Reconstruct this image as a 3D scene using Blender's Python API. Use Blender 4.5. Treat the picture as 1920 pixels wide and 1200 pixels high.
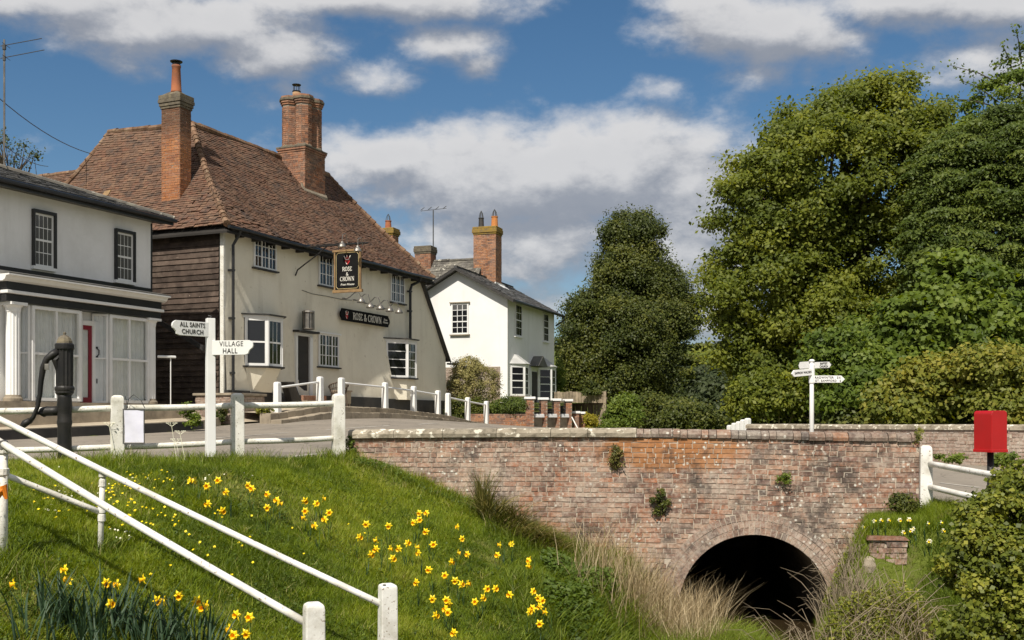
import bpy, bmesh, math, random
import numpy as np
from mathutils import Vector, Matrix, noise as mnoise
from mathutils.geometry import delaunay_2d_cdt

random.seed(11)
rng = np.random.default_rng(11)
S = bpy.context.scene
COL = S.collection
for o in list(bpy.data.objects):
    bpy.data.objects.remove(o)

# ------------------------------------------------------------------ camera
# The world is laid out round the photographer's eye: origin = eye, +Y = view, z up, metres.
cd = bpy.data.cameras.new('camera')
cam = bpy.data.objects.new('camera', cd)
COL.objects.link(cam)
cam.location = (0, 0, 0)
cam.rotation_euler = (math.radians(90), 0, 0)
cd.sensor_width = 36
cd.lens = 37.5
cd.shift_y = 188 / 1920
cd.clip_start = 0.1
cd.clip_end = 6000
S.camera = cam

# ------------------------------------------------------------------ sun
SUN_EL = math.radians(50)
SH = Vector((-0.315, -0.949)).normalized()
SV = Vector((SH.x * math.cos(SUN_EL), SH.y * math.cos(SUN_EL), math.sin(SUN_EL)))
sd = bpy.data.lights.new('sun', 'SUN')
sd.energy = 4.25
sd.angle = math.radians(0.53)
sd.color = (1.0, 0.93, 0.82)
sun = bpy.data.objects.new('sun', sd)
COL.objects.link(sun)
sun.location = (-20, -40, 60)
sun.rotation_euler = SV.to_track_quat('Z', 'Y').to_euler()

# ------------------------------------------------------------------ node helpers
def N(nt, kind, **kw):
    n = nt.nodes.new('ShaderNode' + kind)
    for k, v in kw.items():
        setattr(n, k, v)
    return n

def L(nt, a, b):
    nt.links.new(a, b)

def setin(nt, sock, v):
    if v is None:
        return
    if isinstance(v, bpy.types.NodeSocket):
        nt.links.new(v, sock)
    elif isinstance(v, (tuple, list)) and sock.type == 'RGBA' and len(v) == 3:
        sock.default_value = (*v, 1)
    else:
        sock.default_value = v

def M(nt, op, a=0.0, b=0.0, c=None, clamp=False):
    n = N(nt, 'Math', operation=op, use_clamp=clamp)
    setin(nt, n.inputs[0], a)
    setin(nt, n.inputs[1], b)
    if c is not None:
        setin(nt, n.inputs[2], c)
    return n.outputs[0]

def smooth(nt, x, lo, hi, t0=0.0, t1=1.0):
    n = N(nt, 'MapRange', interpolation_type='SMOOTHSTEP')
    setin(nt, n.inputs['Value'], x)
    n.inputs['From Min'].default_value = lo
    n.inputs['From Max'].default_value = hi
    n.inputs['To Min'].default_value = t0
    n.inputs['To Max'].default_value = t1
    return n.outputs[0]

def NO(nt, vec, scale, detail=4.0, rough=0.55, dist=0.0):
    n = N(nt, 'TexNoise')
    if vec is not None:
        L(nt, vec, n.inputs['Vector'])
    n.inputs['Scale'].default_value = scale
    n.inputs['Detail'].default_value = detail
    n.inputs['Roughness'].default_value = rough
    n.inputs['Distortion'].default_value = dist
    return n.outputs['Fac']

def MIX(nt, fac, a, b, blend='MIX'):
    n = N(nt, 'Mix', data_type='RGBA', blend_type=blend)
    setin(nt, n.inputs[0], fac)
    setin(nt, n.inputs[6], a)
    setin(nt, n.inputs[7], b)
    return n.outputs[2]

def RAMP(nt, fac, stops, interp='LINEAR'):
    n = N(nt, 'ValToRGB')
    cr = n.color_ramp
    cr.interpolation = interp
    while len(cr.elements) < len(stops):
        cr.elements.new(0.5)
    for e, (p, c) in zip(cr.elements, stops):
        e.position = p
        e.color = (*c, 1)
    L(nt, fac, n.inputs[0])
    return n.outputs[0]

# ------------------------------------------------------------------ world: clear sky with fair-weather cumulus
W = bpy.data.worlds.new('World')
S.world = W
W.use_nodes = True
wt = W.node_tree
wt.nodes.clear()
SKY_STRENGTH = 0.085
wo = N(wt, 'OutputWorld')
bg = N(wt, 'Background')
bg.inputs['Strength'].default_value = SKY_STRENGTH
L(wt, bg.outputs[0], wo.inputs[0])
sky = N(wt, 'TexSky', sky_type='NISHITA', sun_disc=False)
sky.sun_elevation = SUN_EL
sky.sun_rotation = math.atan2(SH.x, SH.y)
sky.altitude = 60
sky.air_density = 1.0
sky.dust_density = 0.6
sky.ozone_density = 2.2

def cloud_group():
    g = bpy.data.node_groups.new('cloud_density', 'ShaderNodeTree')
    g.interface.new_socket('Dir', in_out='INPUT', socket_type='NodeSocketVector')
    g.interface.new_socket('Density', in_out='OUTPUT', socket_type='NodeSocketFloat')
    gi = g.nodes.new('NodeGroupInput')
    go = g.nodes.new('NodeGroupOutput')
    sx = N(g, 'SeparateXYZ')
    L(g, gi.outputs[0], sx.inputs[0])
    y = M(g, 'MAXIMUM', sx.outputs[1], 0.06)
    u = M(g, 'DIVIDE', sx.outputs[0], y)
    w = M(g, 'DIVIDE', sx.outputs[2], y)
    # (u0, w0, half width, half height, weight): bearing and rise of each cumulus as tangents
    blobs = [(.015, .235, .19, .056, 1.25), (.10, .232, .13, .062, 1.15), (-.10, .247, .085, .032, .95), (.165, .215, .06, .06, .9), (.07, .20, .19, .05, .8),
             (-.30, .375, .16, .032, 1.0), (-.22, .348, .07, .034, .95), (-.14, .397, .18, .026, 1.05), (-.40, .40, .14, .03, .95), (-.36, .35, .06, .03, .55),
             (-.058, .352, .055, .024, .82), (-.03, .335, .03, .022, .66),
             (.215, .37, .11, .034, 1.1), (.18, .39, .08, .03, .85), (.42, .392, .16, .030, .95), (.30, .365, .05, .02, .55),
             (-.125, .318, .07, .024, .72), (-.21, .306, .05, .020, .66), (.135, .31, .04, .018, .62), (.46, .335, .09, .045, .75), (.05, .285, .07, .02, .6), (-.08, .29, .04, .015, .5),
             (.02, .165, .24, .055, .85), (.16, .15, .15, .06, .9), (-.12, .155, .12, .045, .7), (.10, .105, .22, .045, .72), (.17, .25, .05, .04, .8),
             (-.42, .355, .04, .02, .42), (.22, .325, .05, .018, .45)]
    tot = None
    for (u0, w0, a, b, k) in blobs:
        du = M(g, 'DIVIDE', M(g, 'SUBTRACT', u, u0), a)
        dw = M(g, 'DIVIDE', M(g, 'SUBTRACT', w, w0), b)
        r2 = M(g, 'ADD', M(g, 'MULTIPLY', du, du), M(g, 'MULTIPLY', dw, dw))
        e = M(g, 'MULTIPLY', M(g, 'EXPONENT', M(g, 'MULTIPLY', r2, -0.9)), k)
        tot = e if tot is None else M(g, 'SMOOTH_MAX', tot, e, 0.12)
    front = smooth(g, sx.outputs[1], 0.25, 0.55)
    tot = M(g, 'MULTIPLY', tot, front)
    # out of view the same cloud, spread denser by a broad noise to add fill light
    zz = M(g, 'MAXIMUM', M(g, 'ADD', sx.outputs[2], 0.12), 0.05)
    cv = N(g, 'CombineXYZ')
    L(g, M(g, 'DIVIDE', sx.outputs[0], zz), cv.inputs[0])
    L(g, M(g, 'DIVIDE', sx.outputs[1], zz), cv.inputs[1])
    el = smooth(g, NO(g, cv.outputs[0], 0.9, 3), 0.28, 0.50, 0.0, 1.2)
    el = M(g, 'MULTIPLY', el, M(g, 'SUBTRACT', 1.0, front))
    tot = M(g, 'ADD', tot, el)
    vm = N(g, 'VectorMath', operation='MULTIPLY')
    L(g, gi.outputs[0], vm.inputs[0])
    vm.inputs[1].default_value = (1, 1, 1.7)
    f1 = NO(g, vm.outputs[0], 8.0, 9, 0.58, 0.15)
    f2 = NO(g, vm.outputs[0], 26.0, 7, 0.6, 0.1)
    f = M(g, 'ADD', M(g, 'MULTIPLY', f1, 0.68), M(g, 'MULTIPLY', f2, 0.32))
    d = M(g, 'ADD', tot, M(g, 'MULTIPLY', M(g, 'SUBTRACT', f, 0.5), 2.15))
    L(g, d, go.inputs[0])
    return g

CG = cloud_group()
tc = N(wt, 'TexCoord')
nrm = N(wt, 'VectorMath', operation='NORMALIZE')
L(wt, tc.outputs['Generated'], nrm.inputs[0])
def cloud_at(off):
    a = N(wt, 'VectorMath', operation='ADD')
    L(wt, nrm.outputs[0], a.inputs[0])
    a.inputs[1].default_value = off
    gn = wt.nodes.new('ShaderNodeGroup')
    gn.node_tree = CG
    L(wt, a.outputs[0], gn.inputs[0])
    return gn.outputs[0]
d0 = cloud_at((0, 0, 0))
d1 = cloud_at((-0.010, 0, 0.022))
alpha = smooth(wt, d0, 0.22, 0.84)
shade = smooth(wt, M(wt, 'SUBTRACT', d0, d1), -0.30, 0.38)          # thin above = lit top, thick above = grey base
thick = smooth(wt, d0, 0.55, 1.25)
ccol = MIX(wt, shade, (2.45, 2.65, 3.1), (6.5, 6.4, 6.35))
ccol = MIX(wt, M(wt, 'MULTIPLY', thick, 0.25), ccol, (4.4, 4.45, 4.65))
deep = N(wt, 'HueSaturation')
deep.inputs['Hue'].default_value = 0.497
deep.inputs['Saturation'].default_value = 1.22
deep.inputs['Value'].default_value = 0.73
L(wt, sky.outputs[0], deep.inputs['Color'])
skyc = MIX(wt, M(wt, 'MULTIPLY', alpha, 0.92), deep.outputs[0], ccol)
L(wt, skyc, bg.inputs['Color'])

# ------------------------------------------------------------------ exposure and render settings
S.view_settings.view_transform = 'Standard'
S.view_settings.look = 'None'
S.view_settings.gamma = 1
S.view_settings.exposure = 0.43
S.view_settings.use_curve_mapping = False
S.render.engine = 'CYCLES'
S.cycles.use_denoising = True
S.cycles.max_bounces = 8
S.cycles.diffuse_bounces = 5
S.cycles.glossy_bounces = 3
S.cycles.transmission_bounces = 4
S.cycles.transparent_max_bounces = 8
S.cycles.use_adaptive_sampling = True
S.cycles.adaptive_threshold = 0.015

# ------------------------------------------------------------------ building helpers
def P(px, py, d):
    """Point of the photograph (1920 x 1200) at depth d, used only to survey where things stand."""
    return Vector(((px - 960) / 2000 * d, d, (788 - py) / 2000 * d))

def link(o, parent=None):
    COL.objects.link(o)
    if parent is not None:
        o.parent = parent
    return o

def props(o, label=None, cat=None, group=None, kind=None):
    if label: o['label'] = label
    if cat: o['category'] = cat
    if group: o['group'] = group
    if kind: o['kind'] = kind
    return o

def thing(name, label, cat, loc=(0, 0, 0), rotz=0.0, group=None):
    o = bpy.data.objects.new(name, None)
    o.empty_display_size = 0.2
    link(o)
    o.location = loc
    o.rotation_euler = (0, 0, rotz)
    return props(o, label, cat, group)

class MB:
    def __init__(s):
        s.v, s.f = [], []
    def add(s, vs, fs):
        b = len(s.v)
        s.v += [tuple(v) for v in vs]
        s.f += [tuple(b + i for i in f) for f in fs]
    def bx(s, x0, x1, y0, y1, z0, z1, mtx=None):
        vs = [Vector((x, y, z)) for z in (z0, z1) for y in (y0, y1) for x in (x0, x1)]
        if mtx is not None:
            vs = [mtx @ v for v in vs]
        s.add(vs, [(0, 2, 3, 1), (4, 5, 7, 6), (0, 1, 5, 4), (1, 3, 7, 5), (3, 2, 6, 7), (2, 0, 4, 6)])
    def hexa(s, b, t):
        s.add(list(b) + list(t), [(3, 2, 1, 0), (4, 5, 6, 7), (0, 1, 5, 4), (1, 2, 6, 5), (2, 3, 7, 6), (3, 0, 4, 7)])
    def prism(s, poly, vec):
        n = len(poly)
        vec = Vector(vec)
        p = [Vector(q) for q in poly]
        s.add(p + [q + vec for q in p], [tuple(range(n))[::-1], tuple(range(n, 2 * n))] + [(i, (i + 1) % n, n + (i + 1) % n, n + i) for i in range(n)])
    def tube(s, pts, r, n=8, cap=True):
        pts = [Vector(p) for p in pts]
        m = len(pts)
        rs = list(r) if isinstance(r, (list, tuple)) else [r] * m
        vs, fs = [], []
        up = None
        for i, p in enumerate(pts):
            t = (pts[min(i + 1, m - 1)] - pts[max(i - 1, 0)]).normalized()
            if up is None:
                up = Vector((0, 0, 1)) if abs(t.z) < 0.9 else Vector((0, 1, 0))
            a = (up - t * up.dot(t)).normalized()
            up = a
            b = t.cross(a)
            for k in range(n):
                ph = 2 * math.pi * k / n
                vs.append(p + (a * math.cos(ph) + b * math.sin(ph)) * rs[i])
        for i in range(m - 1):
            for k in range(n):
                k2 = (k + 1) % n
                fs.append((i * n + k, i * n + k2, (i + 1) * n + k2, (i + 1) * n + k))
        if cap:
            fs.append(tuple(range(n))[::-1])
            fs.append(tuple(range((m - 1) * n, m * n)))
        s.add(vs, fs)
    def lathe(s, prof, c=(0, 0, 0), n=16, flute=0.0):
        c = Vector(c)
        vs, fs = [], []
        for (r, z) in prof:
            for k in range(n):
                rr = r * (1 - flute * (k % 2))
                ph = 2 * math.pi * k / n
                vs.append(c + Vector((rr * math.cos(ph), rr * math.sin(ph), z)))
        for i in range(len(prof) - 1):
            for k in range(n):
                k2 = (k + 1) % n
                fs.append((i * n + k, i * n + k2, (i + 1) * n + k2, (i + 1) * n + k))
        fs.append(tuple(range(n))[::-1])
        fs.append(tuple(range((len(prof) - 1) * n, len(prof) * n)))
        s.add(vs, fs)
    def quad(s, a, b, c, d):
        s.add([a, b, c, d], [(0, 1, 2, 3)])
    def mesh(s, name, mat, smooth=False, bev=0.0, seg=2):
        me = bpy.data.meshes.new(name)
        me.from_pydata(s.v, [], s.f)
        if bev > 0:
            bm = bmesh.new()
            bm.from_mesh(me)
            bmesh.ops.recalc_face_normals(bm, faces=bm.faces)
            bmesh.ops.bevel(bm, geom=list(bm.edges), offset=bev, segments=seg, profile=0.6, affect='EDGES', clamp_overlap=True)
            bm.to_mesh(me)
            bm.free()
        if smooth:
            me.polygons.foreach_set('use_smooth', [True] * len(me.polygons))
        if mat is not None:
            me.materials.append(mat)
        return me
    def build(s, name, mat, parent=None, smooth=False, bev=0.0, seg=2, **kw):
        o = bpy.data.objects.new(name, s.mesh(name, mat, smooth, bev, seg))
        link(o, parent)
        return props(o, **kw)

def np_mesh(name, verts, faces, mat, parent=None, tint=None, smooth=False, **kw):
    """verts (n,3), faces (m,k) with one k; tint = one float per vertex."""
    me = bpy.data.meshes.new(name)
    verts = np.ascontiguousarray(verts, dtype=np.float32)
    faces = np.ascontiguousarray(faces, dtype=np.int32)
    m, k = faces.shape
    me.vertices.add(len(verts))
    me.vertices.foreach_set('co', verts.ravel())
    me.loops.add(m * k)
    me.loops.foreach_set('vertex_index', faces.ravel())
    me.polygons.add(m)
    me.polygons.foreach_set('loop_start', np.arange(0, m * k, k, dtype=np.int32))
    me.polygons.foreach_set('loop_total', np.full(m, k, dtype=np.int32))
    if smooth:
        me.polygons.foreach_set('use_smooth', np.ones(m, dtype=bool))
    me.update(calc_edges=True)
    if tint is not None:
        at = me.attributes.new('tint', 'FLOAT', 'POINT')
        at.data.foreach_set('value', np.ascontiguousarray(tint, dtype=np.float32))
    me.materials.append(mat)
    o = bpy.data.objects.new(name, me)
    link(o, parent)
    return props(o, **kw)

def inst(name, me, parent, loc, rot=None, scale=None, **kw):
    o = bpy.data.objects.new(name, me)
    link(o, parent)
    o.location = loc
    if rot is not None:
        o.rotation_euler = rot
    if scale is not None:
        o.scale = scale
    return props(o, **kw)

def copy_tree(o, parent=None):
    c = o.copy()
    COL.objects.link(c)
    c.parent = parent
    for ch in list(o.children):
        copy_tree(ch, c)
    return c

class Frame:
    """A wall plane: origin, direction along the wall (x), inward normal (y), up (z)."""
    def __init__(s, ox, oy, oz, dx, dy):
        l = math.hypot(dx, dy)
        s.o = (ox, oy, oz)
        s.d = (dx / l, dy / l)
        s.n = (dy / l, -dx / l)          # outward
        s.rot = math.atan2(dy, dx)
    def fac(s, px, py=788, out=0.0):
        k = (px - 960) / 2000
        x0 = s.o[0] + out * s.n[0]
        y0 = s.o[1] + out * s.n[1]
        t = (k * y0 - x0) / (s.d[0] - k * s.d[1])
        Y = y0 + t * s.d[1]
        return t, (788 - py) / 2000 * Y - s.o[2]
    def side(s, px, py, t):
        """on the plane across the wall at t: how far in (y)"""
        k = (px - 960) / 2000
        x0 = s.o[0] + t * s.d[0]
        y0 = s.o[1] + t * s.d[1]
        y = (k * y0 - x0) / (-s.n[0] + k * s.n[1])
        Y = y0 - y * s.n[1]
        return y, (788 - py) / 2000 * Y - s.o[2]
    def w(s, t, y, z):
        return Vector((s.o[0] + t * s.d[0] - y * s.n[0], s.o[1] + t * s.d[1] - y * s.n[1], s.o[2] + z))

# ------------------------------------------------------------------ materials
def new_mat(name):
    m = bpy.data.materials.new(name)
    m.use_nodes = True
    nt = m.node_tree
    nt.nodes.clear()
    out = N(nt, 'OutputMaterial')
    bs = N(nt, 'BsdfPrincipled')
    L(nt, bs.outputs[0], out.inputs[0])
    geo = N(nt, 'NewGeometry')
    return m, nt, bs, geo.outputs['Position'], geo, out

def bump(nt, bs, h, strength=0.4, dist=0.02):
    b = N(nt, 'Bump')
    b.inputs['Strength'].default_value = strength
    b.inputs['Distance'].default_value = dist
    L(nt, h, b.inputs['Height'])
    L(nt, b.outputs[0], bs.inputs['Normal'])

def rnd(nt, geo):
    """one random number per loose piece and per object"""
    oi = N(nt, 'ObjectInfo')
    a = M(nt, 'MULTIPLY', oi.outputs['Random'], 13.7)
    b = M(nt, 'MULTIPLY', geo.outputs['Random Per Island'], 7.31)
    return M(nt, 'FRACT', M(nt, 'ADD', a, b))

def surf(name, c1, c2, scale=3.0, rough=0.8, bumpk=0.0, bscale=40.0, spec=0.3, dirt=None, dscale=1.5, damt=0.5, speck=None, spscale=25.0, spthr=0.62, metal=0.0, bdist=0.01, vary=0.0, streak=None, samt=0.4):
    m, nt, bs, pos, geo, out = new_mat(name)
    col = MIX(nt, smooth(nt, NO(nt, pos, scale, 5), 0.3, 0.7), c1, c2)
    if dirt:
        col = MIX(nt, M(nt, 'MULTIPLY', smooth(nt, NO(nt, pos, dscale, 6, 0.65), 0.45, 0.72), damt), col, dirt)
    if streak:
        sv = N(nt, 'VectorMath', operation='MULTIPLY'); L(nt, pos, sv.inputs[0]); sv.inputs[1].default_value = (2.1, 2.1, .25)
        col = MIX(nt, M(nt, 'MULTIPLY', smooth(nt, NO(nt, sv.outputs[0], 1.0, 6, .62), .48, .74), samt), col, streak)
    if speck:
        col = MIX(nt, smooth(nt, NO(nt, pos, spscale, 3, 0.6), spthr, spthr + 0.07), col, speck)
    if vary:
        v = M(nt, 'ADD', M(nt, 'MULTIPLY', rnd(nt, geo), 2 * vary), 1 - vary)
        mm = N(nt, 'VectorMath', operation='SCALE')
        L(nt, col, mm.inputs[0])
        L(nt, v, mm.inputs['Scale'])
        col = mm.outputs[0]
    L(nt, col, bs.inputs['Base Color'])
    bs.inputs['Roughness'].default_value = rough
    bs.inputs['Specular IOR Level'].default_value = spec
    bs.inputs['Metallic'].default_value = metal
    if bumpk:
        bump(nt, bs, NO(nt, pos, bscale, 5), bumpk, bdist)
    return m

def brick_mat(name, pal, bloom=(.50, .43, .37), bloom_amt=0.5, lichen=0.0, soot=0.0, orange=None, sootz=None):
    m, nt, bs, pos, geo, out = new_mat(name)
    r = rnd(nt, geo)
    n = len(pal)
    col = RAMP(nt, r, [(i / max(n - 1, 1), c) for i, c in enumerate(pal)])
    g = NO(nt, pos, 60, 4)
    g = MIX(nt, 0.5, g, NO(nt, pos, 22, 5, .7)); col = MIX(nt, smooth(nt, g, .42, .68, 0, .7), col, (.10, .068, .052))
    if bloom_amt:
        a = smooth(nt, NO(nt, pos, 1.1, 6, 0.7), 0.38, 0.70)
        b = smooth(nt, NO(nt, pos, 16, 5, 0.7), 0.40, 0.62)
        f = M(nt, 'MULTIPLY', M(nt, 'ADD', M(nt, 'MULTIPLY', a, 0.6), M(nt, 'MULTIPLY', b, 0.55)), bloom_amt)
        col = MIX(nt, f, col, bloom)
    if orange:
        (ox, oy, oz, rx, rz, oc) = orange
        mp = N(nt, 'VectorMath', operation='SUBTRACT')
        L(nt, pos, mp.inputs[0]); mp.inputs[1].default_value = (ox, oy, oz)
        ds = N(nt, 'VectorMath', operation='MULTIPLY')
        L(nt, mp.outputs[0], ds.inputs[0]); ds.inputs[1].default_value = (1 / rx, 0, 1 / rz)
        ln = N(nt, 'VectorMath', operation='LENGTH'); L(nt, ds.outputs[0], ln.inputs[0])
        f = smooth(nt, M(nt, 'ADD', ln.outputs['Value'], M(nt, 'MULTIPLY', NO(nt, pos, 5, 4), 0.9)), 1.55, 1.1)
        col = MIX(nt, M(nt, 'MULTIPLY', f, 0.75), col, oc)
    if soot:
        f = M(nt, 'MULTIPLY', smooth(nt, NO(nt, pos, 2.3, 8, 0.75), 0.47, 0.66), soot)
        col = MIX(nt, f, col, (.06, .05, .045))
    if sootz:
        sx = N(nt, 'SeparateXYZ'); L(nt, pos, sx.inputs[0])
        f = smooth(nt, M(nt, 'ADD', sx.outputs[2], M(nt, 'MULTIPLY', NO(nt, pos, 3, 4), 0.8)), sootz[0] + .4, sootz[1] + .4)
        col = MIX(nt, M(nt, 'MULTIPLY', f, sootz[2]), col, (.075, .055, .045))
    if lichen:
        v = N(nt, 'TexVoronoi'); L(nt, pos, v.inputs['Vector']); v.inputs['Scale'].default_value = 11
        z = NO(nt, pos, 1.0, 3)
        sp = smooth(nt, M(nt, 'ADD', v.outputs['Distance'], M(nt, 'MULTIPLY', NO(nt, pos, 50, 3), 0.25)), 0.40, 0.26)
        f = M(nt, 'MULTIPLY', M(nt, 'MULTIPLY', sp, smooth(nt, z, 0.42, 0.60)), lichen)
        col = MIX(nt, f, col, (.62, .60, .53))
    L(nt, col, bs.inputs['Base Color'])
    bs.inputs['Roughness'].default_value = 0.92
    bs.inputs['Specular IOR Level'].default_value = 0.15
    bump(nt, bs, NO(nt, pos, 70, 5), 0.5, 0.008)
    return m

def leaf_mat(name, stops, trans=0.35, rough=0.55, spec=0.3):
    m, nt, bs, pos, geo, out = new_mat(name)
    at = N(nt, 'Attribute'); at.attribute_name = 'tint'
    col = RAMP(nt, at.outputs['Fac'], stops)
    L(nt, col, bs.inputs['Base Color'])
    bs.inputs['Roughness'].default_value = rough
    bs.inputs['Specular IOR Level'].default_value = spec
    tr = N(nt, 'BsdfTranslucent')
    hs = N(nt, 'HueSaturation'); hs.inputs['Hue'].default_value = 0.485; hs.inputs['Saturation'].default_value = 1.15; hs.inputs['Value'].default_value = 1.4
    L(nt, col, hs.inputs['Color']); L(nt, hs.outputs[0], tr.inputs[0])
    mx = N(nt, 'MixShader'); mx.inputs[0].default_value = trans
    L(nt, bs.outputs[0], mx.inputs[1]); L(nt, tr.outputs[0], mx.inputs[2])
    L(nt, mx.outputs[0], out.inputs[0])
    return m

def glass_mat(name, base=(.012, .013, .015), rough=0.06):
    m, nt, bs, pos, geo, out = new_mat(name)
    bs.inputs['Base Color'].default_value = (*base, 1)
    bs.inputs['Roughness'].default_value = rough
    bs.inputs['Specular IOR Level'].default_value = 0.55
    bump(nt, bs, NO(nt, pos, 3.0, 2), 0.04, 0.02)
    return m

def clear_glass(name):
    m, nt, bs, pos, geo, out = new_mat(name)
    tr = N(nt, 'BsdfTransparent'); tr.inputs[0].default_value = (.96, .97, .97, 1)
    gl = N(nt, 'BsdfGlossy'); gl.inputs['Roughness'].default_value = 0.04
    mx = N(nt, 'MixShader')
    mx.inputs[0].default_value = 0.07; L(nt, tr.outputs[0], mx.inputs[1]); L(nt, gl.outputs[0], mx.inputs[2])
    L(nt, mx.outputs[0], out.inputs[0])
    return m

MT = {}
MT['white_paint'] = surf('white_paint', (.78, .77, .73), (.70, .69, .64), 4, 0.55, 0.25, 30, 0.35, dirt=(.36, .33, .26), dscale=3.2, damt=0.6, speck=(.26, .20, .15), spscale=26, spthr=0.62)
MT['post_paint'] = surf('post_paint', (.76, .745, .69), (.66, .645, .58), 5, 0.8, 0.6, 55, 0.2, dirt=(.36, .34, .25), dscale=2.8, damt=0.65, speck=(.26, .23, .19), spscale=34, spthr=0.61, bdist=0.006)
MT['clean_white'] = surf('clean_white', (.80, .80, .79), (.75, .75, .73), 2, 0.4, 0.0, dirt=(.55, .53, .48), dscale=1.2, damt=0.25)
MT['house_white'] = surf('house_white', (.82, .82, .81), (.78, .775, .76), 0.7, 0.85, 0.25, 18, 0.2, dirt=(.66, .65, .62), dscale=.5, damt=0.3, streak=(.60, .59, .56), samt=.4)
MT['shop_render'] = surf('shop_render', (.86, .855, .85), (.82, .815, .81), 0.8, 0.85, 0.25, 14, 0.2, dirt=(.60, .59, .57), dscale=.7, damt=0.4, streak=(.52, .51, .49), samt=.28)
MT['cream'] = surf('cream_plaster', (.82, .77, .64), (.77, .72, .59), 0.6, 0.9, 0.35, 9, 0.15, dirt=(.52, .465, .36), dscale=.55, damt=0.42, speck=(.58, .52, .41), spscale=5, spthr=0.66, bdist=0.02, streak=(.50, .45, .355), samt=.34)
MT['tar'] = surf('tar_black', (.022, .021, .020), (.035, .033, .031), 2, 0.6, 0.3, 20, 0.4, dirt=(.09, .08, .07), dscale=1.3, damt=0.5)
MT['sign_black'] = surf('sign_black', (.007, .007, .007), (.010, .010, .010), 3, 0.75, 0.0, spec=.12)
MT['black_paint'] = surf('black_paint', (.014, .014, .015), (.022, .022, .022), 3, 0.35, 0.15, 25, 0.5)
MT['black_iron'] = surf('black_iron', (.010, .010, .011), (.018, .017, .016), 5, 0.5, 0.3, 45, 0.35, dirt=(.05, .042, .034), dscale=4, damt=0.35)
MT['mortar'] = surf('mortar', (.52, .46, .375), (.38, .325, .26), 2.0, 0.95, 0.5, 60, 0.1, dirt=(.25, .21, .17), dscale=1.1, damt=0.6)
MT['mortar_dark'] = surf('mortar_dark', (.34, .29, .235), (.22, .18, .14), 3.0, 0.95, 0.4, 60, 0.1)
MT['bridge_brick'] = brick_mat('bridge_brick', [(.13, .065, .05), (.27, .13, .085), (.36, .17, .10), (.17, .095, .08), (.30, .20, .145), (.42, .235, .15), (.22, .10, .065), (.40, .155, .075)], bloom=(.56, .485, .40), bloom_amt=0.66, lichen=1.0, soot=0.85, orange=(2.35, 16, -.45, 1.25, .34, (.38, .16, .05)))
MT['arch_brick'] = brick_mat('arch_brick', [(.19, .105, .08), (.32, .185, .13), (.40, .28, .21), (.25, .13, .09), (.36, .22, .15), (.15, .09, .075)], bloom=(.54, .48, .41), bloom_amt=0.62, lichen=0.7, soot=0.8)
MT['pub_brick'] = brick_mat('pub_brick', [(.34, .125, .045), (.42, .155, .05), (.30, .11, .05), (.46, .19, .07), (.38, .14, .05)], bloom_amt=0.15, soot=0.25, sootz=(8.3, 9.2, 0.72))
MT['stack_brick'] = brick_mat('stack_brick', [(.27, .10, .05), (.38, .145, .065), (.13, .06, .045), (.42, .185, .10), (.20, .085, .055)], bloom=(.40, .33, .25), bloom_amt=0.4, soot=0.5)
MT['orange_brick'] = brick_mat('orange_brick', [(.38, .15, .06), (.47, .205, .085), (.16, .075, .05), (.42, .17, .07), (.22, .09, .05)], bloom_amt=0.3, soot=0.35)
MT['far_brick'] = brick_mat('far_brick', [(.30, .19, .14), (.36, .25, .19), (.26, .16, .12), (.40, .28, .22)], bloom=(.48, .43, .37), bloom_amt=0.75, lichen=0.3, soot=0.35)
MT['roof_tile'] = brick_mat('roof_tile', [(.105, .052, .035), (.148, .072, .045), (.074, .042, .031), (.18, .098, .06), (.118, .063, .045), (.155, .066, .04)], bloom=(.27, .20, .14), bloom_amt=0.35, soot=0.85)
MT['hip_tile'] = surf('hip_tile', (.205, .13, .085), (.14, .08, .05), 6, 0.95, 0.4, 40, 0.1, dirt=(.28, .23, .16), dscale=5, damt=0.5, vary=.25)
MT['slate'] = surf('slate', (.088, .086, .084), (.060, .059, .060), 5, 0.7, 0.3, 30, 0.3, dirt=(.17, .165, .14), dscale=2.5, damt=0.55, speck=(.20, .19, .16), spscale=12, spthr=0.68, vary=.3)
MT['lichen_slate'] = surf('lichen_slate', (.13, .12, .105), (.085, .08, .072), 4, 0.85, 0.3, 30, 0.2, dirt=(.24, .225, .18), dscale=2.5, damt=0.7, speck=(.42, .40, .34), spscale=4, spthr=0.62, vary=.3)
MT['lichen_cap'] = surf('lichen_cap', (.30, .20, .04), (.22, .15, .06), 9, 0.95, 0.6, 40, 0.1, dirt=(.13, .11, .08), dscale=7, damt=0.6)
MT['grey_cap'] = surf('grey_cap', (.15, .13, .10), (.10, .085, .065), 7, 0.95, 0.5, 50, 0.1, dirt=(.26, .22, .14), dscale=6, damt=0.6)
MT['terracotta'] = surf('terracotta', (.36, .135, .065), (.28, .105, .06), 4, 0.85, 0.2, 30, 0.2, dirt=(.10, .08, .07), dscale=2.5, damt=0.6)
MT['clay_orange'] = surf('clay_orange', (.52, .215, .07), (.44, .175, .06), 4, 0.85, 0.2, 30, 0.2)
MT['buff_pot'] = surf('buff_pot', (.42, .29, .18), (.36, .23, .13), 4, 0.85, 0.2, 30, 0.2)
MT['sunlit_lead'] = surf('sunlit_lead', (.50, .50, .48), (.40, .40, .385), 3, .6, .2, 14, .4, dirt=(.3, .3, .28), dscale=2)  # paler copy of the lead; sunlight on the bay roofs put into the colour
MT['lead'] = surf('lead', (.16, .155, .145), (.10, .098, .092), 2.5, 0.75, 0.3, 12, 0.35, dirt=(.20, .19, .14), dscale=3, damt=0.5)
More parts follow.
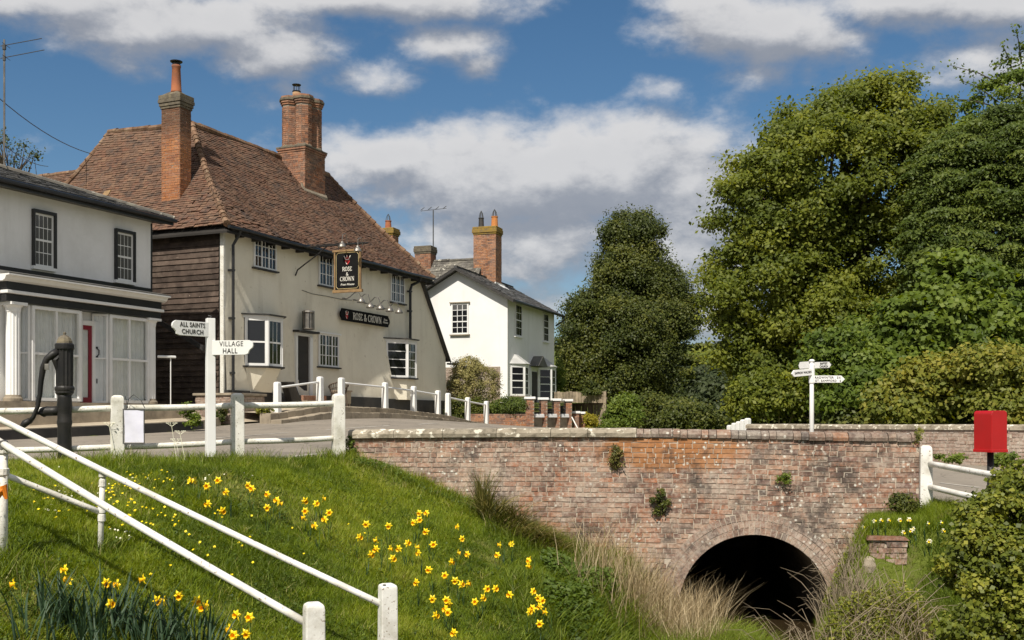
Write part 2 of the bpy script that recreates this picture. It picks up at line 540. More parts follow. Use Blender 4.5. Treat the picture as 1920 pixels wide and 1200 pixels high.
MT['weatherboard'] = surf('weatherboard', (.092, .067, .053), (.048, .035, .028), 3, 0.85, 0.6, 22, 0.2, dirt=(.125, .095, .075), dscale=4, damt=0.6, speck=(.24, .19, .15), spscale=14, spthr=0.66, vary=.35)
MT['fence_wood'] = surf('fence_wood', (.36, .29, .21), (.27, .215, .155), 4, 0.9, 0.4, 25, 0.15, dirt=(.13, .115, .085), dscale=2, damt=0.5, vary=.18)
MT['oak_frame'] = surf('oak_frame', (.28, .18, .085), (.20, .125, .06), 6, 0.65, 0.3, 30, 0.3)
MT['coping'] = surf('coping_stone', (.38, .335, .26), (.25, .215, .165), 3, 0.95, 0.7, 35, 0.1, dirt=(.11, .095, .07), dscale=7.5, damt=0.85, speck=(.66, .62, .52), spscale=8.5, spthr=0.56, vary=.15)
MT['coping_brick'] = brick_mat('coping_brick', [(.30, .14, .075), (.20, .12, .09), (.145, .125, .115), (.27, .17, .12), (.16, .11, .09)], bloom=(.50, .45, .37), bloom_amt=0.5, lichen=0.8, soot=0.6)
MT['kerb'] = surf('kerb_stone', (.36, .305, .23), (.27, .23, .175), 2.5, 0.95, 0.5, 30, 0.1, dirt=(.13, .11, .085), dscale=2.2, damt=0.65, vary=.15)
MT['paving'] = surf('paving', (.46, .395, .295), (.38, .32, .24), 1.5, 0.95, 0.3, 30, 0.1, dirt=(.20, .17, .13), dscale=1.2, damt=0.5)
MT['line_paint'] = surf('line_paint', (.52, .49, .43), (.42, .39, .34), 9, 0.8, 0.3, 60, 0.2, dirt=(.20, .185, .17), dscale=7, damt=0.75)
MT['bark'] = surf('bark', (.11, .085, .06), (.06, .047, .035), 5, 0.95, 0.7, 18, 0.1, bdist=0.03)
MT['twig'] = surf('twig', (.30, .245, .17), (.20, .155, .105), 5, 0.9, 0.0)
MT['glass'] = glass_mat('window_glass')
MT['glass_grey'] = glass_mat('window_glass_blind', (.10, .10, .10), 0.1)
MT['shop_glass'] = clear_glass('shop_glass')
MT['curtain'] = surf('curtain', (.86, .86, .84), (.78, .78, .76), 6, 0.9, 0.0)
MT['dark_inside'] = surf('dark_inside', (.02, .018, .016), (.03, .027, .024), 2, 0.9, 0.0)
MT['door_dark'] = surf('door_dark', (.045, .038, .033), (.035, .03, .027), 3, 0.6, 0.1, 20)
MT['red_door'] = surf('red_door', (.23, .012, .03), (.19, .011, .026), 3, 0.35, 0.0, spec=.5)
MT['red_box'] = surf('red_box', (.42, .010, .012), (.37, .009, .011), 2, 0.3, 0.08, 15, 0.5, dirt=(.33, .012, .012), dscale=2, damt=.35)
MT['gold'] = surf('gold_paint', (.62, .50, .26), (.55, .43, .2), 8, 0.5)
MT['letter_white'] = surf('letter_white', (.80, .78, .70), (.75, .72, .64), 8, 0.6)
MT['crest_red'] = surf('crest_red', (.52, .035, .04), (.40, .025, .03), 8, 0.6)
MT['steel'] = surf('steel', (.30, .28, .25), (.20, .185, .165), 6, 0.38, 0.1, 30, 0.5, metal=.7)
MT['paper'] = surf('paper', (.70, .70, .80), (.64, .64, .75), 5, 0.35, 0.3, 9, 0.5, bdist=0.02)
MT['hay'] = surf('hay', (.46, .27, .09), (.34, .19, .07), 8, 0.9, 0.0)
MT['wicker'] = surf('wicker', (.11, .08, .055), (.06, .045, .033), 9, 0.8, 0.4, 60)
MT['wire'] = surf('wire', (.06, .06, .06), (.09, .09, .09), 3, 0.5, 0.0)
MT['orange_tag'] = surf('orange_tag', (.75, .22, .02), (.70, .2, .02), 3, 0.5)
# ================================================================== terrain
CP = np.array([
    (-7, 14.5, -.62), (-5, 15.2, -.63), (-2.5, 16.5, -.64), (-12, 16, -.62), (-10.7, 22.3, -.42), (-8.3, 27.6, -.26), (-6.1, 30, -.02),
    (-4.7, 33, .06), (-3.4, 35.5, .045), (-1.6, 40, -.12), (0, 43.5, -.22), (2.5, 45, -.36), (6.1, 16.4, -1.12), (6.4, 13, -1.28),
    (9, 22, -.98), (13, 24, -.95), (2, 17.5, -.95), (2, 24, -.62), (8, 40, -.72), (9, 60, -1.1), (4, 60, -1.0), (-14, 30, .0), (20, 30, -.9),
    (-3, 22, -.36), (8, 8, -1.5), (-9, 9, -.7), (7.5, 30, -.75)], dtype=float)

def _tps(r2):
    return 0.5 * r2 * np.log(np.maximum(r2, 1e-9))
_n = len(CP)
_A = np.zeros((_n + 3, _n + 3))
_d2 = ((CP[:, None, :2] - CP[None, :, :2]) ** 2).sum(-1)
_A[:_n, :_n] = _tps(_d2) + np.eye(_n) * 0.5
_A[:_n, _n] = 1; _A[:_n, _n + 1:] = CP[:, :2]
_A[_n, :_n] = 1; _A[_n + 1:, :_n] = CP[:, :2].T
_c = np.linalg.solve(_A, np.concatenate([CP[:, 2], np.zeros(3)]))

def Rz(x, y):
    """height of the road surface"""
    x = np.asarray(x, float); y = np.asarray(y, float)
    xf = np.clip(x, -16, 22).ravel(); yf = np.clip(y, 7, 62).ravel()
    d2 = (xf[:, None] - CP[None, :, 0]) ** 2 + (yf[:, None] - CP[None, :, 1]) ** 2
    z = _tps(d2) @ _c[:_n] + _c[_n] + _c[_n + 1] * xf + _c[_n + 2] * yf
    return z.reshape(np.shape(x))

WA = (-2.57, 16.8); WB = (6.0, 15.7)
def wall_y(x):
    return WA[1] + (np.asarray(x) - WA[0]) * (WB[1] - WA[1]) / (WB[0] - WA[0])

ROAD = [(-16, 12.8), (-8.5, 14.5), (-5.6, 15.05), (-3.9, 15.75), (-2.75, 16.6), (-2.5, 17.05), (5.98, 16.0), (6.2, 15.2), (6.45, 12), (7.2, 8), (8.5, 4),
        (15, 4), (15, 20.0), (10.6, 22.0), (6.2, 27.0), (5.6, 31), (6.2, 45), (7.5, 62), (3.4, 62), (2.75, 46.6), (.65, 43.2), (-.75, 42.9), (-2.0, 39.4), (-3.85, 35.2),
        (-5.75, 31.0), (-6.6, 29.9), (-7.9, 28.9), (-8.1, 28), (-10.95, 22), (-14.0, 15.6), (-16, 14.2)]
_RP = np.array(ROAD)
def in_poly(x, y, poly):
    x = np.asarray(x, float); y = np.asarray(y, float)
    ins = np.zeros(np.shape(x), bool)
    n = len(poly)
    for i in range(n):
        x1, y1 = poly[i]; x2, y2 = poly[(i + 1) % n]
        c = ((y1 > y) != (y2 > y)) & (x < (x2 - x1) * (y - y1) / (y2 - y1 + 1e-12) + x1)
        ins ^= c
    return ins

def smin(a, b, k):
    m = np.minimum(a, b)
    return m - k * np.log(np.exp(-(a - m) / k) + np.exp(-(b - m) / k))

def sstep(x, a, b):
    t = np.clip((x - a) / (b - a), 0, 1)
    return t * t * (3 - 2 * t)

def vnoise(x, y, f, seed):
    """cheap smooth 2-D noise, -1..1"""
    r = np.random.default_rng(seed)
    z = 0
    for k in range(5):
        a = r.uniform(0, 2 * math.pi); p = r.uniform(0, 6.28); g = f * r.uniform(.6, 1.7)
        z = z + np.sin(g * (np.cos(a) * x + np.sin(a) * y) + p + 1.3 * np.sin(g * .6 * (np.sin(a) * x - np.cos(a) * y) + p * 2))
    return z / 3.2

WATER = -3.2
def G(x, y):
    """height of the natural ground"""
    x = np.asarray(x, float); y = np.asarray(y, float)
    R = Rz(x, y)
    B = -1.2 - .38 * (x + 1.1) + .185 * (y - 16)
    xl = 2.75 - .40 * (16 - y)                               # left edge of the stream
    B = B - np.clip(x - (xl - .9), 0, 9) * .75
    left = smin(R + .03, B, .07)
    xr = 4.55 - .30 * (16 - y)
    cap = np.minimum(R - .0, -1.42 - .38 * np.clip(14.4 - y, 0, 3))
    cap = cap - .85 * sstep(14.42 - y, 0, .28) * (1 - sstep(x, 5.25, 5.8))
    cap = cap + (R - cap) * sstep(x, 5.6, 6.3)
    right = smin(cap, WATER + 2.4 * (x - xr), .12)
    front = np.maximum(np.maximum(left, right), -3.6)
    near = np.minimum(-1.65, -1.65 - .9 * (y - 1.5))
    front = np.maximum(front, near)
    bump = .045 * vnoise(x, y, 1.6, 3) + .02 * vnoise(x, y, 5.0, 4)
    front = front + bump * sstep(-(y - 16), -.3, 2.0)
    rd = in_poly(x, y, ROAD)
    yw = wall_y(x)
    inside = (x > WA[0]) & (x < WB[0])
    back = R + .03
    k = np.where(inside, (y > yw + .17).astype(float), sstep(y, yw - .2, yw + 1.2))
    z = front * (1 - k) + back * k
    z = np.where(rd, np.minimum(R - .07, z if False else R - .07), z)
    far = np.maximum(np.abs(x) - 30, y - 75)
    kf = sstep(far, 0, 25)
    d = np.hypot(x, y)
    hill = 30 * sstep(d, 150, 420) * (y > 0)
    z = z * (1 - kf) + (-.9 + hill) * kf
    return z

def axis(segs):
    v = [segs[0][0]]
    for a, b, st in segs:
        n = max(1, round((b - a) / st))
        v += list(np.linspace(a, b, n + 1)[1:])
    return np.array(v)
gx = np.concatenate([-np.geomspace(900, 20, 14), axis([(-18, -9, .8), (-9, 9.4, .13), (9.4, 20, .8)]), np.geomspace(24, 900, 14)])
gy = np.concatenate([axis([(-60, -4, 14), (-4, 5.5, .5), (5.5, 17.4, .13), (17.4, 62, .8)]), np.geomspace(66, 1600, 22)])
GX, GY = np.meshgrid(gx, gy)
GZ = G(GX, GY)
nx, ny = len(gx), len(gy)
idx = np.arange(nx * ny).reshape(ny, nx)
q = np.stack([idx[:-1, :-1], idx[:-1, 1:], idx[1:, 1:], idx[1:, :-1]], -1).reshape(-1, 4)
vv = np.stack([GX, GY, GZ], -1).reshape(-1, 3)
# the ground is cut where the bridge wall stands (the road behind it, the stream bank before it)
side = vv[:, 1] > wall_y(vv[:, 0]) + .17
inx = (vv[:, 0] > WA[0] + .05) & (vv[:, 0] < WB[0] - .05)
cut = (side[q].any(1) & ~side[q].all(1)) & inx[q].any(1)
q = q[~cut]
m, nt, bs, pos, geo, out = new_mat('meadow')
sx = N(nt, 'SeparateXYZ'); L(nt, pos, sx.inputs[0])
gcol = MIX(nt, smooth(nt, NO(nt, pos, 1.3, 6), .35, .65), (.07, .10, .016), (.115, .14, .025))
gcol = MIX(nt, M(nt, 'MULTIPLY', smooth(nt, NO(nt, pos, 2.2, 5, .7), .52, .68), .6), gcol, (.13, .10, .055))
wet = smooth(nt, sx.outputs[2], -2.75, -3.1)
gcol = MIX(nt, wet, gcol, (.05, .038, .024))
L(nt, gcol, bs.inputs['Base Color'])
bs.inputs['Roughness'].default_value = .95
bs.inputs['Specular IOR Level'].default_value = .1
bump(nt, bs, NO(nt, pos, 25, 5), .8, .03)
MT['meadow'] = m
ground = np_mesh('ground', vv, q, m, smooth=True, kind='structure')

# ------------------------------------------------------------------ sheets (road, forecourt, markings)
def sheet(poly, zf, step, name, mat, up=0.0, thick=0.0, **kw):
    n = len(poly)
    pts = [Vector((p[0], p[1])) for p in poly]
    xs = [p[0] for p in poly]; ys = [p[1] for p in poly]
    edges = []
    # subdivide the border
    bord = []
    for i in range(n):
        a = Vector(poly[i]); b = Vector(poly[(i + 1) % n])
        k = max(1, int((b - a).length / step))
        for j in range(k):
            bord.append(a.lerp(b, j / k))
    edges = [(i, (i + 1) % len(bord)) for i in range(len(bord))]
    inner = []
    X, Y = np.meshgrid(np.arange(min(xs) + step / 2, max(xs), step), np.arange(min(ys) + step / 2, max(ys), step))
    ok = in_poly(X, Y, poly)
    for x, y in zip(X[ok], Y[ok]):
        inner.append(Vector((x, y)))
    v, e, f, *_ = delaunay_2d_cdt(bord + inner, edges, [], 1, 1e-4)
    vx = np.array([p.x for p in v]); vy = np.array([p.y for p in v])
    z = zf(vx, vy) + up
    me = bpy.data.meshes.new(name)
    me.from_pydata([tuple(t) for t in zip(vx, vy, z)], [], [tuple(t) for t in f])
    me.materials.append(mat)
    me.polygons.foreach_set('use_smooth', [True] * len(me.polygons))
    o = bpy.data.objects.new(name, me)
    link(o)
    return props(o, **kw)

m, nt, bs, pos, geo, out = new_mat('asphalt')
ac = MIX(nt, smooth(nt, NO(nt, pos, .8, 5), .3, .7), (.30, .262, .215), (.245, .215, .178))
ac = MIX(nt, M(nt, 'MULTIPLY', NO(nt, pos, 140, 2), .45), ac, (.155, .137, .115))
ac = MIX(nt, M(nt, 'MULTIPLY', smooth(nt, NO(nt, pos, .5, 6, .7), .55, .62), .35), ac, (.12, .107, .095))
ck = N(nt, 'TexVoronoi', feature='DISTANCE_TO_EDGE'); ck.inputs['Scale'].default_value = .55
dv = N(nt, 'VectorMath', operation='ADD')
nz = N(nt, 'TexNoise'); nz.inputs['Scale'].default_value = 2.5; L(nt, pos, nz.inputs['Vector'])
L(nt, pos, dv.inputs[0]); L(nt, nz.outputs['Color'], dv.inputs[1]); L(nt, dv.outputs[0], ck.inputs['Vector'])
ac = MIX(nt, M(nt, 'MULTIPLY', smooth(nt, ck.outputs['Distance'], .012, .003), .5), ac, (.06, .055, .05))
L(nt, ac, bs.inputs['Base Color'])
bs.inputs['Roughness'].default_value = .9
bs.inputs['Specular IOR Level'].default_value = .2
bump(nt, bs, NO(nt, pos, 120, 4), .5, .01)
MT['asphalt'] = m
road = sheet(ROAD, Rz, .55, 'road', m, kind='structure')

def hit(px, py, zf=None, d0=5.0, d1=70.0, up=0.0):
    """where the sight line of a photograph point meets the ground"""
    zf = zf or G
    d = np.arange(d0, d1, .04)
    x = (px - 960) / 2000 * d
    z = (788 - py) / 2000 * d
    g = zf(x, d) + up
    i = np.argmax(z <= g)
    return Vector((x[i], d[i], float(g[i] - up)))

def marking(p, qq, w0, w1=None):
    a = hit(*p, zf=Rz, d0=14); b = hit(*qq, zf=Rz, d0=14)
    w1 = w1 or w0
    t = (b - a).to_2d().normalized()
    nrm_ = Vector((-t.y, t.x))
    a2, b2 = a.to_2d(), b.to_2d()
    poly = [a2 - nrm_ * w0 / 2, b2 - nrm_ * w1 / 2, b2 + nrm_ * w1 / 2, a2 + nrm_ * w0 / 2]
    sheet([tuple(v) for v in poly], Rz, .5, 'road_marking', MT['line_paint'], up=.007, kind='structure')
marking((400, 822.5), (538, 811.5), .11)
marking((612, 806), (730, 798.5), .11)
marking((505, 860.5), (545, 857), .10)
marking((548, 856.5), (612, 850), .10)
marking((588, 861), (612, 859), .08)
marking((785, 796), (820, 793.5), .10)
marking((1762, 906), (1836, 915), .09)

# water of the stream
m, nt, bs, pos, geo, out = new_mat('stream_water')
bs.inputs['Base Color'].default_value = (.035, .024, .012, 1)
bs.inputs['Roughness'].default_value = .06
bs.inputs['Specular IOR Level'].default_value = .5
bump(nt, bs, NO(nt, pos, 5, 3), .12, .03)
w = MB()
w.quad((-8, -4, WATER), (4, -4, WATER), (8, 27, WATER), (-2, 27, WATER))
w.build('stream_water', m, kind='structure')

# ================================================================== bridge
BF = Frame(WA[0], WA[1], 0, WB[0] - WA[0], WB[1] - WA[1])
BLEN = math.hypot(WB[0] - WA[0], WB[1] - WA[1])
bridge = thing('brick_bridge', 'old humped red brick bridge with lichened coping and round arch over the stream', 'bridge', (WA[0], WA[1], 0), BF.rot)
UC, ZC, RI = 6.26, -2.84, 1.12
def ztop(u):
    return -.285 + .028 * math.sin(math.pi * min(1, u / BLEN * 1.15)) - .03 * max(0, (u - 5) / 3.6)
# mortar body with the arch left open
mb = MB()
us = [0, 1.2, 2.4, 3.6, UC - RI - .02]
arc = [UC - (RI + .02) * math.cos(math.pi * k / 24) for k in range(25)]
cuts = sorted(set(us[:-1] + arc + [BLEN]))
for a, b in zip(cuts[:-1], cuts[1:]):
    def zb(u):
        d = abs(u - UC)
        return ZC + math.sqrt(max(0, (RI + .02) ** 2 - d * d)) if d < RI + .02 - 1e-6 and (a + b) / 2 > UC - RI - .02 and (a + b) / 2 < UC + RI + .02 else -3.7
    za, zb_ = zb(a), zb(b)
    if UC - RI - .03 < (a + b) / 2 < UC + RI + .03:
        za = max(za, ZC); zb_ = max(zb_, ZC)
    mb.hexa([(a, 0, za), (b, 0, zb_), (b, .36, zb_), (a, .36, za)], [(a, 0, ztop(a)), (b, 0, ztop(b)), (b, .36, ztop(b)), (a, .36, ztop(a))])
mb.build('wall_core', MT['mortar'], bridge)
# vault, side walls of the tunnel and its bed
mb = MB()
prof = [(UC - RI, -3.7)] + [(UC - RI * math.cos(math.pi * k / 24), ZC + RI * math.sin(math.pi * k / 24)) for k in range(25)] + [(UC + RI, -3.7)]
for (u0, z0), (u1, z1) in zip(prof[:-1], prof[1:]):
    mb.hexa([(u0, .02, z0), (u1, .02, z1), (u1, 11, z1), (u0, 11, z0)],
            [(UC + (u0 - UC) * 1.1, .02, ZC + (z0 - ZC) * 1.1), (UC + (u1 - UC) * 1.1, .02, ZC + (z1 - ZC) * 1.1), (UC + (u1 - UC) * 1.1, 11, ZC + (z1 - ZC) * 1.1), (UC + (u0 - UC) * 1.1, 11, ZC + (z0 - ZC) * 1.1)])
mb.bx(UC - 1.6, UC + 1.6, 11.0, 11.3, -3.9, -1.4)  # added end wall, keeps daylight from the far end out of the tunnel
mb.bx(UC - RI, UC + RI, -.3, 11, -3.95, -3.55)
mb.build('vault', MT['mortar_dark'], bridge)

def brick_variants(mat, l, h, d, n, name):
    vs = []
    for k in range(n):
        mb = MB()
        j = lambda s=.006: random.uniform(-s, s)
        fr = [(-l / 2 + j(), j(.004), -h / 2 + j(.004)), (l / 2 + j(), j(.004), -h / 2 + j(.004)), (l / 2 + j(), j(.004), h / 2 + j(.004)), (-l / 2 + j(), j(.004), h / 2 + j(.004))]
        bk = [(-l / 2, d, -h / 2), (l / 2, d, -h / 2), (l / 2, d, h / 2), (-l / 2, d, h / 2)]
        mb.hexa([fr[0], fr[1], bk[1], bk[0]], [fr[3], fr[2], bk[2], bk[3]])
        vs.append(mb.mesh(name, mat))
    return vs

def lay_bricks(parent, items, mat, nparts, key, name='brick', stuff='brickwork', depth=.09, variants=5):
    """items: (x, y, z, length, height, rotz) of each brick face centre in the parent's space; the nparts first by key become objects."""
    items = sorted(items, key=key)
    cache = {}
    for (x, y, z, l, h, rz) in items[:nparts]:
        kk = (round(l / .02) * .02, round(h, 3))
        if kk not in cache:
            cache[kk] = brick_variants(mat, kk[0], kk[1], depth, variants, name)
        inst(name, random.choice(cache[kk]), parent, (x, y, z), (random.uniform(-.02, .02), random.uniform(-.008, .008), rz + random.uniform(-.02, .02)))
    rest = items[nparts:]
    if rest:
        mb = MB()
        for (x, y, z, l, h, rz) in rest:
            c, s_ = math.cos(rz), math.sin(rz)
            def T(a, b, cc):
                return (x + a * c - b * s_, y + a * s_ + b * c, z + cc)
            j = lambda s=.006: random.uniform(-s, s)
            mb.hexa([T(-l / 2 + j(), j(.004), -h / 2 + j(.004)), T(l / 2 + j(), j(.004), -h / 2 + j(.004)), T(l / 2, depth, -h / 2), T(-l / 2, depth, -h / 2)],
                    [T(-l / 2 + j(), j(.004), h / 2 + j(.004)), T(l / 2 + j(), j(.004), h / 2 + j(.004)), T(l / 2, depth, h / 2), T(-l / 2, depth, h / 2)])
        mb.build(stuff, mat, parent, kind='stuff')

def course_bricks(u0, u1, z0, zt, ch=.0765, bl=.215, joint=.011, ok=None, y=0.0, proud=(.006, .015), wav=0.0):
    """courses from zt(u) down to z0 : mixed header and stretcher bond"""
    out_ = []
    k = 0
    z = 0
    top = max(zt(u0), zt((u0 + u1) / 2), zt(u1))
    while top - (k + 1) * ch > z0:
        hdr = (k % 3 == 1)
        u = u0 + random.uniform(-.1, 0)
        while u < u1:
            l = (bl - joint) / 2 if (hdr and random.random() < .85) or (not hdr and random.random() < .18) else bl
            l *= random.uniform(.94, 1.06)
            a, b = max(u, u0), min(u + l, u1)
            uc = (a + b) / 2
            zc = zt(uc) - (k + .5) * ch + wav * math.sin(uc * 2.1 + k * .2)
            if b - a > .05 and (ok is None or ok(uc, zc, b - a)):
                out_.append((uc, y - random.uniform(*proud), zc, b - a, ch - joint + random.uniform(-.004, .002), 0.0))
            u += l + joint
        k += 1
    return out_

RO = RI + 3 * .108
def ok_bridge(u, z, l):
    d = math.hypot(abs(u) - UC if False else u - UC, z - ZC)
    if z > ZC - .02 and d < RO - .015:
        return False
    if z <= ZC and abs(u - UC) < RI + .05:
        return False
    p = BF.w(u, 0, 0)
    return z > float(G(p.x, p.y - .12)) - .18
items = course_bricks(.0, BLEN, -3.35, ztop, ok=ok_bridge, wav=.006)
lay_bricks(bridge, items, MT['bridge_brick'], 300, key=lambda t: BF.w(t[0], 0, 0).y + random.uniform(0, .15) + (3 if t[2] < -1.6 else 0), depth=.08)
# arch: three rings of bricks on end
for ring in range(3):
    r = RI + .108 * (ring + .5)
    n = int(math.pi * r / .079)
    for k in range(n):
        ph = math.pi * (k + .5) / n
        mbv = brick_variants(MT['arch_brick'], .071, .100, .16, 1, 'arch_brick')[0] if k % 9 == 0 else mbv
        inst('arch_brick', mbv, bridge, (UC - r * math.cos(ph), -random.uniform(.015, .022) - (.004 if ring == 2 else 0), ZC + r * math.sin(ph)), (0, ph - math.pi / 2, 0))
mb = MB()
for k in range(40):
    a0, a1 = math.pi * k / 40, math.pi * (k + 1) / 40
    q_ = [(UC - r_ * math.cos(a), -.011, ZC + r_ * math.sin(a)) for a, r_ in ((a0, RI + .004), (a1, RI + .004), (a1, RO - .004), (a0, RO - .004))]
    mb.prism(q_, (0, .008, 0))
mb.build('arch_mortar', MT['mortar'], bridge)
# coping: long weathered stones on the left half, half-round bricks on edge on the right half
u = 0.0
while u < 4.45:
    l = random.uniform(.5, .85)
    b = min(u + l, 4.5)
    mb = MB()
    z0, z1 = ztop(u), ztop(b)
    sec = [(-.06, 0), (-.068, .06), (-.045, .105), (.05, .135), (.30, .135), (.40, .1), (.42, 0)]
    j = [random.uniform(-.008, .008) for _ in range(4)]
    n = 4
    rings = []
    for i in range(n + 1):
        uu = u + .004 + (b - u - .008) * i / n
        zz = z0 + (z1 - z0) * i / n + .002
        rings.append([(uu, yy + random.uniform(-.007, .007), zz + hh + (random.uniform(-.006, .006) if hh else 0)) for yy, hh in sec])
    vs = [p for r_ in rings for p in r_]
    k = len(sec)
    fs = [(i * k + a, i * k + (a + 1) % k, (i + 1) * k + (a + 1) % k, (i + 1) * k + a) for i in range(n) for a in range(k)]
    fs += [tuple(range(k)), tuple(range(n * k, n * k + k))[::-1]]
    mb.add(vs, fs)
    mb.build('coping_stone', MT['coping'], bridge)
    u = b
while u < BLEN - .02:
    l = random.uniform(.105, .125) if random.random() < .5 else random.uniform(.2, .26)
    b = min(u + l, BLEN)
    mb = MB()
    z0 = ztop((u + b) / 2) + .002 + random.uniform(-.006, .006)
    y0 = random.uniform(-.012, .012)
    sec = [(-.045, 0), (-.055, .05), (-.03, .095), (.06, .125), (.28, .125), (.38, .09), (.41, 0)]
    vs = [(uu, yy + y0, z0 + hh) for uu in (u + .004, b - .005) for yy, hh in sec]
    k = len(sec)
    mb.add(vs, [(a, (a + 1) % k, k + (a + 1) % k, k + a) for a in range(k)] + [tuple(range(k)), tuple(range(k, 2 * k))[::-1]])
    mb.build('coping_brick', MT['coping_brick'], bridge)
    u = b
# grey footing stones showing at the left foot of the wall
for (ua, ub, za) in ((1.02, 1.46, -1.27), (1.47, 1.9, -1.29)):
    mb = MB(); mb.bx(ua, ub, -.07, .05, za - .3, za + .12)
    mb.build('footing_stone', MT['kerb'], bridge, bev=.015)

# far parapet of the bridge on the other side of the road, running on as a garden wall
FW = [(6.0, 27.3), (10.4, 22.3), (15.5, 19.6)]
farwall = thing('parapet_wall', 'low weathered brick wall along the far side of the road behind the red post box', 'wall')
brs = []
for (a, b) in zip(FW[:-1], FW[1:]):
    fr = Frame(a[0], a[1], 0, b[0] - a[0], b[1] - a[1])
    ln = math.hypot(b[0] - a[0], b[1] - a[1])
    mb = MB()
    n = 8
    for i in range(n):
        p0, p1 = fr.w(ln * i / n, 0, 0), fr.w(ln * (i + 1) / n, 0, 0)
        q0, q1 = fr.w(ln * i / n, .3, 0), fr.w(ln * (i + 1) / n, .3, 0)
        mb.hexa([(p.x, p.y, -1.4) for p in (p0, p1, q1, q0)], [(p.x, p.y, -.21) for p in (p0, p1, q1, q0)])
    mb.build('wall_core', MT['mortar'], farwall)
    for (uc, y, zc, l, h, rz) in course_bricks(0, ln, -1.12, lambda u_: -.21, ch=.0765):
        p = fr.w(uc, y, 0)
        brs.append((p.x, p.y, zc, l, h, fr.rot))
    u = 0
    while u < ln:
        l = random.uniform(.5, .9); bb = min(u + l, ln)
        mb = MB()
        pts = [fr.w(u + .004, -.05, 0), fr.w(bb - .004, -.05, 0), fr.w(bb - .004, .35, 0), fr.w(u + .004, .35, 0)]
        jz = random.uniform(-.006, .006)
        mid = [fr.w(u + .004, .02, 0), fr.w(bb - .004, .02, 0), fr.w(bb - .004, .28, 0), fr.w(u + .004, .28, 0)]
        mb.hexa([(p.x, p.y, -.207) for p in pts], [(p.x, p.y, -.13 + jz) for p in pts])
        mb.hexa([(p.x, p.y, -.129 + jz) for p in pts], [(p.x, p.y, -.09 + jz) for p in mid])
        mb.build('coping_stone', MT['coping'], farwall)
        u = bb
lay_bricks(farwall, brs, MT['far_brick'], 300, key=lambda t: math.hypot(t[0] - 9.5, t[1] - 22) + (0 if t[2] < 0 else 0), depth=.05)
# ================================================================== windows
UNIT = {}
def unit_box(mat):
    if mat.name not in UNIT:
        mb = MB(); mb.bx(-.5, .5, -.5, .5, -.5, .5)
        UNIT[mat.name] = mb.mesh('pane', mat)
    return UNIT[mat.name]

def seg_window(parent, A, B, v0, v1, lights=(2,), rows=3, fw=.055, mull=.05, bar=.022, depth=.05, glass=None, name='window', frame_mat=None,
               sill=None, head=None, off=.0, midrail=None, sillz=.05, pane_name='pane'):
    """a framed window between two points of the plan (outside lies to the right of A->B); each pane is its own piece.
    lights: number of pane columns in each casement."""
    glass = glass or MT['glass']
    frame_mat = frame_mat or MT['clean_white']
    A = Vector(A); B = Vector(B)
    w = (B - A).length
    u = (B - A) / w
    n = Vector((u.y, -u.x))
    M3 = Matrix(((u.x, n.x, 0, A.x), (u.y, n.y, 0, A.y), (0, 0, 1, 0), (0, 0, 0, 1)))
    mb = MB()
    def box(a, b, d0, d1, z0, z1):
        mb.bx(a, b, d0 + off, d1 + off, z0, z1, M3)
    box(0, fw, 0, depth, v0, v1); box(w - fw, w, 0, depth, v0, v1)
    box(fw, w - fw, 0, depth - .003, v0, v0 + fw); box(fw, w - fw, 0, depth - .003, v1 - fw, v1)
    nl = len(lights)
    inner = w - 2 * fw
    lw = (inner - mull * (nl - 1)) / nl
    panes = []
    for i, nc in enumerate(lights):
        a = fw + i * (lw + mull)
        if i:
            box(a - mull, a, 0, depth - .006, v0 + fw, v1 - fw)
        cw = (lw - bar * (nc - 1)) / nc
        for c in range(1, nc):
            x = a + c * cw + (c - 1) * bar
            box(x, x + bar, .004, depth - .018, v0 + fw, v1 - fw)
        rh = (v1 - v0 - 2 * fw - bar * (rows - 1)) / rows
        for r in range(1, rows):
            z = v0 + fw + r * rh + (r - 1) * bar
            hb = bar if midrail != r else .05
            box(a, a + lw, .003, depth - (.015 if midrail != r else .004), z - (hb - bar) / 2, z + bar + (hb - bar) / 2)
        for c in range(nc):
            for r in range(rows):
                panes.append((a + c * (cw + bar) + cw / 2, v0 + fw + r * (rh + bar) + rh / 2, cw, rh, r))
    win = mb.build(name, frame_mat, parent)
    rz = math.atan2(u.y, u.x)
    for (x, z, pw, ph, r) in panes:
        g = glass(r) if callable(glass) else glass
        p = A + u * x + n * (.014 + off)
        inst(pane_name, unit_box(g), win, (p.x, p.y, z), (random.uniform(-.012, .012), random.uniform(-.0, .0), rz + random.uniform(-.012, .012)), (pw + .006, .008, ph + .006))
    if sill:
        s = MB(); s.bx(-.06, w + .06, off - .02, depth + .06 + off, v0 - sillz, v0 - .003, M3)
        s.build('window_sill', sill, win)
    if head:
        s = MB(); s.bx(-.07, w + .07, off - .02, depth + .05 + off, v1 + .003, v1 + .05, M3)
        s.build('window_head', head, win)
    return win

